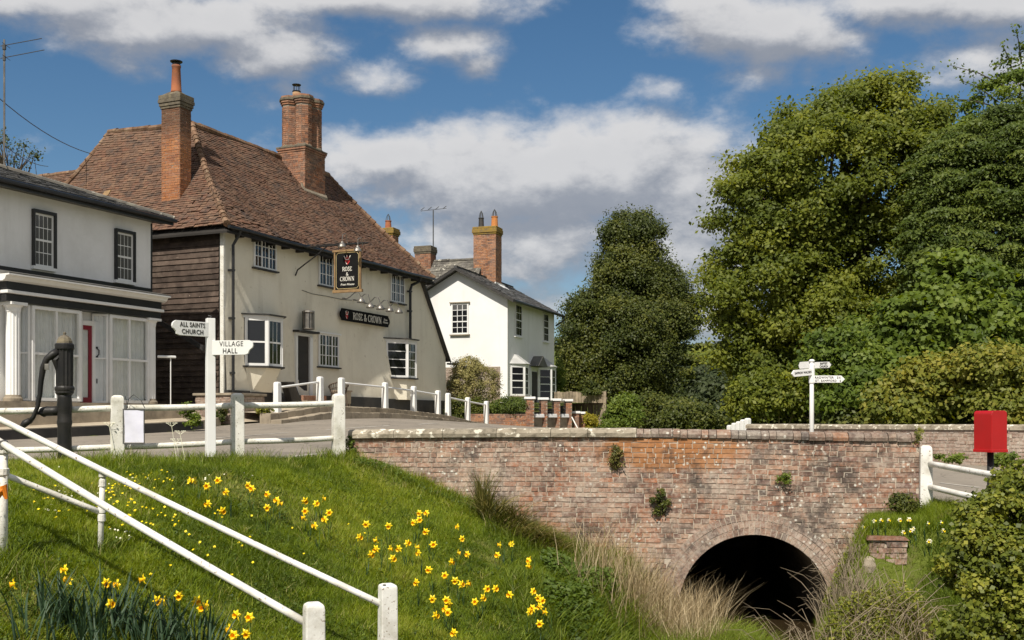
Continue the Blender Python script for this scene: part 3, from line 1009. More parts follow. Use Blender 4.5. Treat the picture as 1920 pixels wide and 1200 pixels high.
# ================================================================== tiled slopes
def slope_tiles(parent, e0, e1, r0, r1, gauge, width, mat, nparts, key, thick=.023, sag=0.0, name='tile', stuff='roof_tiles', bell=0.0, over=.06, nslots=None):
    """plain tiles from eave e0-e1 up to ridge r0-r1 (parent's space); the first nparts by key are objects under parent."""
    e0, e1, r0, r1 = map(Vector, (e0, e1, r0, r1))
    nrm_ = (e1 - e0).cross(r0 - e0)
    if nrm_.length < 1e-6:
        nrm_ = (e1 - e0).cross(r1 - e0)
    nrm_.normalize()
    if nrm_.z < 0:
        nrm_ = -nrm_
    Ls = max((r0 - e0).length, (r1 - e1).length)
    Hs = ((r0 + r1) / 2 - (e0 + e1) / 2).length
    rows = int(Hs / gauge)
    def pt(s, f):
        a = e0.lerp(r0, s); b = e1.lerp(r1, s)
        p = a.lerp(b, f)
        p = p - nrm_ * bell * math.sin(math.pi * s) + nrm_ * sag * vn(p.x * .9 + p.y * .7, p.z * 1.1)
        return p
    items = []
    for r in range(rows):
        s = r / rows
        a = e0.lerp(r0, s); b = e1.lerp(r1, s)
        w = (b - a).length
        if w < width * .4:
            continue
        nt_ = max(1, int(w / width))
        ofs = (0.5 if r % 2 else 0.0)
        for k in range(-1, nt_ + 1):
            f0 = (k + ofs) / nt_; f1 = (k + 1 + ofs) / nt_
            f0c, f1c = max(0, f0), min(1, f1)
            if f1c - f0c < .25 / nt_:
                continue
            items.append((s, f0c, f1c, 1 / rows))
    tl = gauge * 1.55
    def tile_quad(it):
        s, f0, f1, ds = it
        g = .012 * (f1 - f0)
        a = pt(s, f0 + g); b = pt(s, f1 - g)
        s2 = min(1.0, s + ds * 1.5)
        mid = pt(s2, (f0 + f1) / 2)
        up = (mid - pt(s, (f0 + f1) / 2)).normalized()
        return a, b, up
    items.sort(key=lambda it: key(pt(it[0], (it[1] + it[2]) / 2)))
    cache = []
    mb = MB()
    for i, it in enumerate(items):
        a, b, up = tile_quad(it)
        lift = thick * random.uniform(.8, 1.7) + (.012 if random.random() < .03 else 0)
        tilt = random.uniform(-.006, .006)
        drop = random.uniform(-.008, .008)
        A = a + nrm_ * (lift + tilt) - up * drop; B = b + nrm_ * (lift - tilt) - up * drop
        C = b + up * tl + nrm_ * .004; D = a + up * tl + nrm_ * .004
        A2 = a - up * drop + nrm_ * (lift - thick * .8); B2 = b - up * drop + nrm_ * (lift - thick * .8)
        vs = [A, B, C, D, A2, B2]
        fs = [(0, 1, 2, 3), (1, 0, 4, 5), (0, 3, 4), (2, 1, 5)]
        if i < nparts:
            # shared tile mesh placed by a frame
            if not cache:
                for k in range(8):
                    t = MB()
                    ww = random.uniform(.985, 1.0)
                    jl = random.uniform(-.05, .05)
                    t.add([(-ww / 2, 0, 1 + jl), (ww / 2, 0, 1 - jl), (ww / 2, 1, .1), (-ww / 2, 1, .1), (-ww / 2, 0, 0), (ww / 2, 0, 0), (0, -.012, 1.08), (0, -.012, .06)],
                          [(0, 6, 3), (6, 2, 3), (6, 1, 2), (6, 0, 4, 7), (1, 6, 7, 5), (0, 3, 4), (2, 1, 5)])
                    cache.append(t.mesh(name, mat))
            x = (b - a); w = x.length; x = x / w
            z = x.cross(up).normalized()
            if z.dot(nrm_) < 0: z = -z
            yv = z.cross(x)
            mtx = Matrix(((x.x, yv.x, z.x), (x.y, yv.y, z.y), (x.z, yv.z, z.z)))
            o = inst(name, random.choice(cache), parent, (a + b) / 2 - up * drop + nrm_ * (lift - thick))
            o.rotation_euler = mtx.to_euler()
            o.scale = (w, tl, lift)
        else:
            mb.add(vs, fs)
    if mb.f:
        mb.build(stuff, mat, parent, kind='stuff')

def vn(x, y):
    return math.sin(1.1 * x + .7 * math.sin(y * 1.3)) * .5 + math.sin(.6 * y + 1.9 * x) * .3 + math.sin(2.3 * y - x) * .2

def ridge_tiles(parent, p0, p1, mat, l=.32, r=.12, name='ridge_tile', bonnet=False, bell=0.0, bn=None):
    p0 = Vector(p0); p1 = Vector(p1)
    n = max(1, int((p1 - p0).length / l))
    for i in range(n):
        def at(s):
            p = p0.lerp(p1, s)
            return p - bn * bell * math.sin(math.pi * s) if bn is not None else p
        a = at(i / n); b = at((i + 1.12) / n)
        mb = MB()
        rr = r * random.uniform(.92, 1.08)
        mb.tube([a + Vector((0, 0, random.uniform(-.01, .012) + (.012 if bonnet else 0))), b + Vector((0, 0, random.uniform(-.012, .005)))], [rr, rr * (.8 if bonnet else .97)], 8)
        mb.build(name, mat, parent)

# ================================================================== the pub
PF = Frame(-8.37, 31.0, 0.75, .4, .917)
pub = thing('pub', 'cream rendered old pub with steep brown tiled roof and two brick chimneys', 'pub', (-8.37, 31.0, .75), PF.rot)
def disp(t, v):
    """the old wall is out of true: how far the plaster stands forward at (t, v)"""
    d = .018 * vn(t * 1.3, v * 1.7)
    d += .22 * math.exp(-((t - 9.2) / 2.4) ** 2) * max(0, min(1, (2.5 + .28 * (t - 9) - v) / 2.0))
    d += .10 * max(0, min(1, (1.1 - v) / 1.1)) * math.exp(-((t - 2.0) / 2.2) ** 2)
    d += .10 * math.exp(-((t - 13.2) / 1.0) ** 2) * max(0, min(1, (1.9 - v) / 1.4))
    d += .05 * max(0, min(1, (.9 - t) / .5)) * max(0, min(1, (4.1 - v) / 2.5))
    return d
# facade with its lean-to end (one plastered wall)
mb = MB()
ts = list(np.arange(0, 14.15, .2)); vs_ = list(np.arange(-.62, 5.05, .2)) + [5.05]
pts = {}
def vtop(t):
    return 5.05 if t <= 11.95 else 4.72 - (t - 11.95) * (4.72 - 1.86) / (14.05 - 11.95)
nv = 28
vs, fs = [], []
ts = list(np.linspace(0, 14.06, 74))
for i, t in enumerate(ts):
    for j in range(nv + 1):
        v = -.62 + (vtop(t) + .62) * j / nv
        vs.append((t, -disp(t, v), v))
for i in range(len(ts) - 1):
    for j in range(nv):
        a = i * (nv + 1) + j
        fs.append((a, a + nv + 1, a + nv + 2, a + 1))
mb.add(vs, fs)
mb.build('wall', MT['cream'], pub, smooth=True)
mb = MB()
mb.bx(.05, 12.2, .4, 7.4, -.62, 5.0)          # body behind the plaster
mb.bx(12.2, 13.9, .5, 6.5, -.62, 1.7)
mb.bx(.2, 4.6, 7.4, 15, -.62, 4.4)
mb.build('inner_wall', MT['cream'], pub)
# right gable wall beyond the lean-to, black plinth along the foot
mb = MB()
mb.bx(-.02, 1.0, -.17, .1, -.62, .13)
mb.bx(1.0, 3.33, -.13 - .06, .1, -.62, .10)
mb.bx(4.62, 9.0, -.235, .1, -.62, .07)
mb.bx(9.0, 14.09, -.26, .1, -.62, .04)
mb.build('plinth', MT['tar'], pub, bev=.01)

# weatherboarded end wall facing the shop: each board a piece, overlapping like clapboard
mb = MB(); mb.bx(-.0, .04, 0, 7.4, -.62, 5.0)
mb.build('end_wall', MT['dark_inside'], pub)
v = -.45
nb = 32
for k in range(nb):
    h = .178
    y0, y1 = .16, 7.2
    cuts_ = [y0] + sorted(random.uniform(.6, 6.5) for _ in range(1)) + [y1] if k % 3 == 0 else [y0, y1]
    for a, b in zip(cuts_[:-1], cuts_[1:]):
        mb = MB()
        n = 10
        vs, fs = [], []
        for i in range(n + 1):
            y = a + (b - a) * i / n
            w1 = random.uniform(-.008, .008); w2 = random.uniform(-.004, .004)
            vs += [(-.052 + w2, y, v + w1), (-.016, y, v + h + .02), (-.022, y, v + w1)]
        for i in range(n):
            p, q_ = i * 3, i * 3 + 3
            fs += [(p, q_, q_ + 1, p + 1), (p + 2, q_ + 2, q_, p)]
        mb.add(vs, fs)
        mb.build('weatherboard', MT['weatherboard'], pub)
    v += h - .012
mb = MB(); mb.bx(-.06, .03, -.03, .10, -.5, 5.0)
mb.build('corner_board', MT['post_paint'], pub, bev=.01)

# roof
EV, RV, RY = 4.86, 8.95, 3.5
HT0, HT1 = 2.75, 10.7
EY = -.36
BELL = .16
roof_mb = MB()
fe0, fe1, fr0, fr1 = (-.32, EY, EV), (12.45, EY, EV), (HT0, RY, RV), (HT1, RY, RV)
ley = 7.0
le1 = (-.32, 8.6, EV); lr1 = (HT0, ley, RV + .1)
def roof_face(pl):
    # eave, eave, ridge, ridge: a slab that sags with the tiles above it
    pl = [Vector(p) for p in pl]
    if len(pl) == 3: pl = [pl[0], pl[1], pl[2], pl[2]]
    for k in range(8):
        s0, s1 = k / 8, (k + 1) / 8
        f = lambda a, b, s: a.lerp(b, s) - Vector((0, 0, .10 + .26 * math.sin(math.pi * s)))
        q_ = [f(pl[0], pl[3], s0), f(pl[1], pl[2], s0), f(pl[1], pl[2], s1), f(pl[0], pl[3], s1)]
        roof_mb.hexa([v_ - Vector((0, 0, .06)) for v_ in q_], q_)
drop = .07
z_ = lambda p: (p[0], p[1], p[2] - drop)
roof_face([z_(p) for p in (fe0, fe1, fr1, fr0)])
roof_face([z_(p) for p in (le1, fe0, fr0, lr1)])
roof_face([z_(p) for p in (fe1, (12.45, 7.4, EV), fr1)])
roof_face([z_(p) for p in ((12.45, 7.4, EV), (HT0, 7.4, EV), fr0, fr1)])
roof_face([z_(p) for p in ((HT0, 7.4, EV), (5.8, 8.6, EV), lr1, fr0)])
roof_face([z_(p) for p in ((5.8, 8.6, EV), le1, lr1)])
roof = roof_mb.build('roof', MT['dark_inside'], pub)
# lower rear wing behind the shop
lw0, lw1, lrz = 7.9, 15.5, 7.75
rw = MB()
rw.prism([(-.32, 7.0, EV - .1), (-.32, lw1, EV - .1), (2.5, lw1, lrz - .1), (2.5, 7.0, lrz - .1)], (0, 0, -.1))
rw.prism([(5.3, 7.0, EV - .1), (5.3, lw1, EV - .1), (2.5, lw1, lrz - .1), (2.5, 7.0, lrz - .1)], (0, 0, -.1))
rw.build('rear_roof', MT['dark_inside'], pub)
wkey = lambda p: (PF.w(p.x, p.y, p.z)).length
slope_tiles(roof, fe0, fe1, fr0, fr1, .108, .168, MT['roof_tile'], 150, wkey, sag=.055, bell=BELL)
slope_tiles(roof, le1, fe0, lr1, fr0, .108, .168, MT['roof_tile'], 150, lambda p: (PF.w(p.x, p.y, p.z)).length + (9 if p.z < 5.2 and p.y > 3 else 0), sag=.055, bell=BELL)
slope_tiles(roof, fe1, (12.45, 7.4, EV), fr1, fr1, .108, .168, MT['roof_tile'], 0, wkey, sag=.02, bell=BELL * .6)
slope_tiles(roof, (-.32, lw1, EV), (-.32, 8.2, EV), (2.5, lw1, lrz), (2.5, 7.3, lrz), .108, .168, MT['roof_tile'], 0, wkey, sag=.04)
bnv = Vector((-.5, -.5, .7)).normalized()
ridge_tiles(roof, fr0, fr1, MT['hip_tile'], r=.12)
ridge_tiles(roof, (HT0, RY, RV), lr1, MT['hip_tile'], r=.11)
ridge_tiles(roof, (-.32, EY, EV + .02), fr0, MT['hip_tile'], l=.26, r=.105, name='hip_tile', bonnet=True, bell=BELL * 1.2, bn=bnv)
ridge_tiles(roof, fe1, fr1, MT['hip_tile'], l=.26, r=.10, name='hip_tile', bonnet=True, bell=BELL * .6, bn=Vector((.5, -.5, .7)).normalized())
ridge_tiles(roof, (-.32, 8.6, EV), lr1, MT['hip_tile'], l=.26, r=.09, name='hip_tile', bonnet=True, bell=BELL, bn=Vector((-.5, .5, .7)).normalized())
ridge_tiles(roof, (2.5, 7.2, lrz), (2.5, lw1, lrz), MT['hip_tile'], r=.1)
# a pale slipped tile and a mortar fillet beside the chimney
mb = MB(); mb.bx(-.14, .14, -.02, .22, 0, .03, Matrix.Translation(Vector((.72, 5.05, 6.42))) @ Matrix.Rotation(-math.radians(50), 4, 'Y') @ Matrix.Rotation(math.radians(12), 4, 'Z'))
mb.build('slipped_tile', MT['oak_frame'], roof, label='pale slipped tile')
# eaves: soffit, rafter feet, gutter
mb = MB()
mb.bx(.0, 12.3, EY + .05, -.0, EV - .10, EV - .06)
mb.bx(-.02, 12.35, EY + .04, EY + .07, EV - .16, EV - .02)
mb.build('eaves_board', MT['tar'], pub)
for k in range(16):
    t = .5 + k * .76
    mb = MB(); mb.bx(t, t + .09, EY + .09, -.0, EV - .23, EV - .105)
    mb.build('rafter_end', MT['tar'], pub)
mb = MB(); mb.tube([(t, EY - .05 , EV - .05 + .012 * math.sin(t * 1.7)) for t in np.linspace(-.3, 12.4, 26)], .05, 6)
mb.build('gutter', MT['black_paint'], pub)
# downpipes
mb = MB(); mb.tube([(.25, EY - .04, EV - .08), (.25, EY + .05, EV - .25), (.2, -.17, EV - .5), (.2, -.17, .05), (.2, -.17, -.35)], .045, 8)
for z in (.6, 2.2, 3.6): mb.bx(.14, .26, -.2, -.02, z, z + .06)
mb.build('downpipe', MT['black_paint'], pub, smooth=False)
td, vd = PF.fac(768, 560, .12)
tt, vt = PF.fac(785, 522, .3)
mb = MB(); mb.tube([(tt, EY - .02, EV - .10), (tt, EY + .04, EV - .26), (td + .1, -.16, EV - .42), (td, -.15, EV - .62), (td, -.15, 2.35)], .055, 8)
mb.bx(td - .085, td + .085, -.19, -.05, 3.4, 3.47); mb.bx(td - .085, td + .085, -.19, -.05, EV - .7, EV - .64)
mb.build('downpipe', MT['black_paint'], pub)
# lean-to roof with its dark barge board
l0 = (11.85, -.12, 4.76); l1 = (14.28, -.12, 1.66)
mb = MB()
mb.prism([l0, l1, (14.28, 6.5, 1.66), (11.85, 6.5, 4.76)], (.03, 0, .045))
mb.build('lean_to_roof', MT['slate'], pub)
mb = MB(); mb.prism([(11.90, -.15, 4.68), (14.30, -.15, 1.60), (14.33, -.15, 1.67), (11.92, -.15, 4.79)], (0, .03, 0)); mb.bx(14.1, 14.45, -.17, -.05, 1.54, 1.61)
mb.build('barge_board', MT['tar'], pub)

# windows of the upper floor and the ground floor
def fwin(px0, px1, pt, pb, lights, rows, out=.0, **kw):
    t0, _ = PF.fac(px0, 788, out); t1, _ = PF.fac(px1, 788, out)
    pm = (px0 + px1) / 2
    tm, va = PF.fac(pm, pt, out); _, vb = PF.fac(pm, pb, out)
    o_ = disp((t0 + t1) / 2, (va + vb) / 2) + .015 + out
    return seg_window(pub, (t0, -o_), (t1, -o_), vb, va, lights, rows, sill=MT['tar'], **kw), t0, t1, va, vb
fwin(473.5, 515.5, 441.5, 505, (2, 2, 2), 3)
fwin(596, 634, 475, 538, (2, 2, 2), 3)
fwin(731, 756.5, 515, 568, (2, 2, 2), 3)
w4 = fwin(595.5, 632.5, 627, 688, (2, 2, 2), 3, head=MT['clean_white'])

# canted bay windows
def bay(parent, t0, f0, f1, t1, dp, v0, v1, cols_side, rows_side, cols_front, rows_front, base=0.0, roofm=None, sillm=None, basem=None, name='bay_window', side_mid=None, front_mid=None, glass=None, rooftop=.0, ground=None, frontglass=None):
    pl = [(t0, -base), (f0, -base - dp), (f1, -base - dp), (t1, -base)]
    body = MB()
    body.prism([(p[0], p[1] + .03, v0) for p in pl] + [(t1, .2, v0), (t0, .2, v0)], (0, 0, v1 - v0))
    b = body.build(name, MT['dark_inside'], parent)
    def seg(A, B, c, r, mid, g):
        w = seg_window(b, A, B, v0, v1, (c,), r, fw=.075, bar=.028, depth=.035, name='window_frame', midrail=mid, glass=g, off=.004)
    seg(pl[0], pl[1], cols_side, rows_side, side_mid, glass)
    seg(pl[1], pl[2], cols_front, rows_front, front_mid, frontglass or glass)
    seg(pl[2], pl[3], cols_side, rows_side, side_mid, glass)
    # corner posts
    cp = MB()
    for p in pl[1:3]:
        cp.tube([(p[0], p[1] - .012, v0 + .002), (p[0], p[1] - .012, v1 - .002)], .045, 6)
    cp.build('corner_post', MT['clean_white'], b)
    def ring(z0, z1, gr, mat, nm):
        c = MB()
        q = [(t0 - gr, -base + .0), (f0 - gr * .5, -base - dp - gr), (f1 + gr * .5, -base - dp - gr), (t1 + gr, -base + .0)]
        c.prism([(x, y, z0) for x, y in q] + [(t1 + gr, .05, z0), (t0 - gr, .05, z0)], (0, 0, z1 - z0))
        return c.build(nm, mat, b)
    ring(v0 - .055, v0 - .002, .10, sillm or MT['tar'], 'window_sill')
    ring(v1 + .002, v1 + .085, .06, MT['clean_white'], 'cornice')
    if rooftop:
        c = MB()
        q = [(t0 - .12, -base), (f0 - .06, -base - dp - .12), (f1 + .06, -base - dp - .12), (t1 + .12, -base)]
        tp = [(t0 + .2, -base + .06), (f0 + .05, -base - .02), (f1 - .05, -base - .02), (t1 - .2, -base + .06)]
        for i in range(3):
            c.quad((*q[i], v1 + .088), (*q[i + 1], v1 + .088), (*tp[i + 1], v1 + rooftop), (*tp[i], v1 + rooftop))
        c.prism([(x, y, v1 + .087) for x, y in q], (0, 0, .012))
        c.build('bay_roof', roofm or MT['lead'], b)
    else:
        ring(v1 + .087, v1 + .125, .14, roofm or MT['tar'], 'bay_roof')
    if basem:
        c = MB()
        q = [(x, y + .02) for x, y in pl]
        gz = ground if ground is not None else -.1
        c.prism([(x, y, gz) for x, y in q] + [(t1, .1, gz), (t0, .1, gz)], (0, 0, v0 - .057 - gz))
        c.build('bay_base', basem, b)
    return b
tb, _ = PF.fac(500, 640, .46)
_, v1b = PF.fac(500, 597, .46); _, v0b = PF.fac(500, 686, .46)
tL = tb - .50
tR, _ = PF.fac(526.5, 640, .46)
bay(pub, tL, tb, tR, tR + .5, .44, v0b, v1b, 1, 2, 3, 2, base=.04, side_mid=1, front_mid=1)
# plastered corbel under the first bay
mb = MB()
q0 = [(tL, -.06), (tb, -.46), (tR, -.46), (tR + .5, -.06)]
q1 = [(tL + .25, -.06), (tb + .15, -.16), (tR - .1, -.16), (tR + .2, -.06)]
for i in range(3):
    mb.quad((*q1[i], v0b - .85), (*q1[i + 1], v0b - .85), (*q0[i + 1], v0b - .06), (*q0[i], v0b - .06))
mb.build('bay_corbel', MT['cream'], pub)
tb, _ = PF.fac(760, 670, .46)
_, v1b = PF.fac(760, 641, .46); _, v0b = PF.fac(760, 708, .46)
tR, _ = PF.fac(775.5, 670, .46)
bay(pub, tb - .72, tb, tR, tR + .5, .5, v0b, v1b, 1, 4, 3, 4, base=.04, basem=MT['cream'], ground=.02)

# door, its hood, lantern and steps
t0, va = PF.fac(557, 629, .03); t1, _ = PF.fac(579, 740, .03)
_, vb = PF.fac(566, 741, .03)
dz = disp((t0 + t1) / 2, .8) + .012
mb = MB()
mb.bx(t0 - .09, t0, -dz - .05, .02, vb, va); mb.bx(t1, t1 + .16, -dz - .07, .02, vb, va); mb.bx(t0 - .09, t1 + .16, -dz - .052, .02, va + .003, va + .1)
dfr = mb.build('door_frame', MT['clean_white'], pub)
mb = MB(); mb.bx(t0, t1, -dz - .005, .02, vb, va - .002)
door = mb.build('door', MT['door_dark'], pub)
for k in range(4):
    zz = vb + .15 + k * (va - vb - .2) / 4
    mb = MB(); mb.bx(t0 + .1, t1 - .1, -dz - .018, -dz - .005, zz, zz + (va - vb) / 4 - .12)
    mb.build('door_panel', MT['door_dark'], door, bev=.006)
mb = MB(); mb.bx(t0 - .18, t1 + .28, -dz - .26, .02, va + .105, va + .17)
mb.build('door_hood', MT['tar'], pub, bev=.008)
tl_, vl_ = PF.fac(574, 615, .2)
mb = MB(); mb.lathe([(.20, -.3), (.21, -.27), (.17, -.25), (.17, .22), (.21, .25), (.2, .3), (.05, .34)], (tl_, -.28, va + .50), 16)
lan = mb.build('door_lantern', MT['steel'], pub, smooth=False)
mb = MB()
for k in range(8):
    a = k * math.pi / 4
    mb.tube([(tl_ + .19 * math.cos(a), -.28 + .19 * math.sin(a), va + .22), (tl_ + .19 * math.cos(a), -.28 + .19 * math.sin(a), va + .76)], .012, 5)
mb.build('lantern_bar', MT['black_iron'], lan)
for k in range(2):
    mb = MB()
    mb.bx(t0 - .35 - .25 * k, t1 + .3 + .25 * k, -dz - .5 - .32 * k, .0, -.62, vb - .02 - .17 * k)
    mb.build('door_step', MT['orange_brick'] if k == 0 else MT['kerb'], pub, bev=.012)

# ------------------------------------------------------------------ chimneys
def chimney_bricks(parent, x0, x1, y0, y1, z0, z1, mat, nparts, faces='LF', joint=.012, ch=.0765, key=None, ok=None):
    items = []
    n = int((z1 - z0) / ch)
    def side(length, fn, ofs):
        for k in range(n):
            zc = z0 + (k + .5) * ch
            u = -(.05 if (k + ofs) % 2 else .165)
            while u < length:
                l = .215
                a, b = max(u, 0), min(u + l, length)
                if b - a > .045:
                    it = fn((a + b) / 2, zc, b - a - .002)
                    if ok is None or ok(it[0], it[1], zc):
                        items.append(it)
                u += l + joint
    P_ = lambda: random.uniform(.004, .012)
    if 'L' in faces: side(y1 - y0, lambda u, z, l: (x0 - P_(), y1 - u, z, l, ch - joint, -math.pi / 2), 0)
    if 'F' in faces: side(x1 - x0, lambda u, z, l: (x0 + u, y0 - P_(), z, l, ch - joint, 0), 1)
    if 'R' in faces: side(y1 - y0, lambda u, z, l: (x1 + P_(), y0 + u, z, l, ch - joint, math.pi / 2), 0)
    if 'B' in faces: side(x1 - x0, lambda u, z, l: (x1 - u, y1 + P_(), z, l, ch - joint, math.pi), 1)
    lay_bricks(parent, items, mat, nparts, key or (lambda t: (t[1], t[2])), depth=.05, variants=3)

# the single stack standing on the end slope
ca, cb, cya, cyb = .62, 1.12, 2.16, 2.86
czb, czt = 5.55, 9.0
mb = MB(); mb.bx(ca, cb, cya, cyb, czb, czt)
ch1 = mb.build('chimney', MT['mortar_dark'], pub, label='tall square brick chimney, orange below and dark above')
items_ = []
chimney_bricks(ch1, ca, cb, cya, cyb, czb + .1, czt, MT['pub_brick'], 300, 'LF')
chimney_bricks(ch1, ca, cb, cya, cyb, 7.6, czt, MT['pub_brick'], 0, 'RB')
for i, (g, z0, z1) in enumerate(((.035, czt - .22, czt - .15), (.06, czt - .145, czt - .05), (.085, czt - .045, czt + .06), (.07, czt + .065, czt + .2))):
    mb = MB(); mb.bx(ca - g, cb + g, cya - g, cyb + g, z0, z1)
    mb.build('chimney_cap', MT['grey_cap'], ch1, bev=.012)
mb = MB()
cx_, cy_ = (ca + cb) / 2, (cya + cyb) / 2
mb.hexa([(cx_ - .28, cy_ - .36, czt + .2), (cx_ + .28, cy_ - .36, czt + .2), (cx_ + .28, cy_ + .36, czt + .2), (cx_ - .28, cy_ + .36, czt + .2)],
        [(cx_ - .13, cy_ - .15, czt + .33), (cx_ + .13, cy_ - .15, czt + .33), (cx_ + .13, cy_ + .15, czt + .33), (cx_ - .13, cy_ + .15, czt + .33)])
mb.build('flaunching', MT['grey_cap'], ch1)
mb = MB(); mb.lathe([(.17, 0), (.17, .06), (.155, .1), (.125, .78), (.14, .8), (.14, .86), (.1, .87)], (cx_, cy_, czt + .3), 16)
mb.build('chimney_pot', MT['terracotta'], ch1, smooth=True)
mb = MB(); mb.lathe([(.12, .86), (.12, .93), (.02, .93)], (cx_, cy_, czt + .3), 12); mb.lathe([(.18, .96), (.19, .985), (.04, 1.02)], (cx_, cy_, czt + .3), 16)
for a in range(3):
    mb.tube([(cx_ + .1 * math.cos(a * 2.1), cy_ + .1 * math.sin(a * 2.1), czt + 1.2), (cx_ + .1 * math.cos(a * 2.1), cy_ + .1 * math.sin(a * 2.1), czt + 1.28)], .012, 5)
mb.build('cowl', MT['black_iron'], ch1)
# lead flashing at its foot
mb = MB()
mb.quad((cb - .02, cya - .03, 6.35), (cb + .22, cya - .02, 6.85), (cb + .22, cya + .1, 6.9), (cb - .02, cya - .01, 6.6))
mb.prism([(ca - .1, cya - .03, czb + .15), (cb + .0, cya - .03, czb + .85), (cb + .0, cya - .03, czb + .68), (ca - .1, cya - .03, czb - .02)], (0, .02, 0))
mb.build('flashing', MT['lead'], ch1)

# the great cluster of octagonal shafts on the ridge
sx0, sx1, sy0, sy1 = 7.55, 8.85, 2.40, 3.55
sb0, sb1 = 7.2, 9.25
mb = MB(); mb.bx(sx0, sx1, sy0, sy1, sb0, sb1)
ch2 = mb.build('chimney', MT['mortar_dark'], pub, label='massive brick chimney with a cluster of octagonal shafts')
chimney_bricks(ch2, sx0, sx1, sy0, sy1, 7.7, sb1 - .16, MT['stack_brick'], 200, 'LF', key=lambda t: (t[2] < 8, t[1]))
for g, z0, z1, m_ in ((.03, sb1 - .16, sb1 - .09, 'stack_brick'), (.06, sb1 - .085, sb1 - .015, 'stack_brick'), (.075, sb1 - .01, sb1 + .05, 'grey_cap')):
    mb = MB(); mb.bx(sx0 - g, sx1 + g, sy0 - g, sy1 + g, z0, z1)
    mb.build('chimney_band', MT[m_], ch2, bev=.01)
mb = MB(); mb.prism([(sx0 - .1, sy0 - .06, 7.45), (sx1 + .1, sy0 - .06, 7.45), (sx1 + .1, sy0 + .1, 7.75), (sx0 - .1, sy0 + .1, 7.75)], (0, 0, .16))
mb.build('flaunching', MT['kerb'], ch2)
sw_x, sw_y = (sx1 - sx0) / 2, (sy1 - sy0) / 2
st = 11.12
for ix in range(2):
    for iy in range(2):
        cx_, cy_ = sx0 + sw_x * (ix + .5), sy0 + sw_y * (iy + .5)
        r_ = .325 if True else .3
        r_ = min(sw_x, sw_y) * .545
        mb = MB()
        oct_ = [(cx_ + r_ * .965 * math.cos(math.pi / 8 + k * math.pi / 4), cy_ + r_ * .965 * math.sin(math.pi / 8 + k * math.pi / 4), sb1) for k in range(8)]
        mb.prism(oct_, (0, 0, st - sb1))
        shaft = mb.build('chimney_shaft', MT['mortar_dark'], ch2)
        its = []
        nC = int((st - .25 - sb1 - .1) / .0765)
        fl = 2 * r_ * math.sin(math.pi / 8)
        ap = r_ * math.cos(math.pi / 8)
        for k in range(nC):
            for f in range(8):
                an = f * math.pi / 4
                zz = sb1 + .1 + (k + .5) * .0765
                nx_, ny_ = math.cos(an), math.sin(an)
                if (k + f) % 2:
                    its.append((cx_ + (ap + .004) * nx_, cy_ + (ap + .004) * ny_, zz, fl * .93, .0645, an + math.pi / 2))
                else:
                    for sgn in (-1, 1):
                        tx, ty = -ny_, nx_
                        its.append((cx_ + (ap + .003) * nx_ + tx * sgn * fl * .245, cy_ + (ap + .003) * ny_ + ty * sgn * fl * .245, zz, fl * .45, .0645, an + math.pi / 2))
        lay_bricks(shaft, its, MT['stack_brick'], 0, lambda t: 0, depth=.05)
        for g, z0, z1 in ((.03, st - .24, st - .17), (.065, st - .165, st - .09), (.10, st - .085, st), (.06, st + .004, st + .07)):
            mb = MB(); mb.prism([(cx_ + (r_ + g) * math.cos(math.pi / 8 + k * math.pi / 4), cy_ + (r_ + g) * math.sin(math.pi / 8 + k * math.pi / 4), z0 + .001 * (ix + 2 * iy)) for k in range(8)], (0, 0, z1 - z0))
            mb.build('shaft_cap', MT['stack_brick'] if g < .1 else MT['grey_cap'], shaft)
        mb = MB(); mb.lathe([(r_ + .06, 0), (r_ + .03, .06), (r_ * .9, .12)], (cx_, cy_, sb1 + .05), 8)
        mb.build('shaft_base', MT['grey_cap'], shaft)
cx_, cy_ = sx0 + sw_x * .6, sy0 + sw_y * 1.1
mb = MB(); mb.lathe([(.15, 0), (.15, .22), (.13, .24)], (cx_, cy_, st + .03), 14)
mb.build('chimney_pot', MT['buff_pot'], ch2, smooth=True)
mb = MB(); mb.lathe([(.15, .24), (.16, .28), (.05, .29)], (cx_, cy_, st + .03), 12); mb.lathe([(.16, .5), (.17, .52), (.03, .56)], (cx_, cy_, st + .03), 12)
for a in range(5):
    mb.tube([(cx_ + .12 * math.cos(a * 1.257), cy_ + .12 * math.sin(a * 1.257), st + .3), (cx_ + .12 * math.cos(a * 1.257), cy_ + .12 * math.sin(a * 1.257), st + .54)], .012, 5)
mb.build('cowl', MT['black_iron'], ch2)

# ------------------------------------------------------------------ lettering
def text_mesh(body, size, mat, ext=.004, spacing=1.0, wx=1.0, shear=0.0, line=1.0, bold=0.0):
    cu = bpy.data.curves.new('lettering', 'FONT')
    cu.body = body
    cu.size = size
    cu.extrude = ext
    cu.align_x = 'CENTER'
    cu.align_y = 'CENTER'
    cu.space_character = spacing
    cu.space_line = line
    cu.shear = shear
    cu.offset = bold
    cu.resolution_u = 3
    ob = bpy.data.objects.new('lettering', cu)
    COL.objects.link(ob)
    dg = bpy.context.evaluated_depsgraph_get()
    me = bpy.data.meshes.new_from_object(ob.evaluated_get(dg))
    bpy.data.objects.remove(ob)
    me.name = 'lettering'
    me.materials.clear()
    me.materials.append(mat)
    for v_ in me.vertices:
        v_.co.x *= wx
    return me

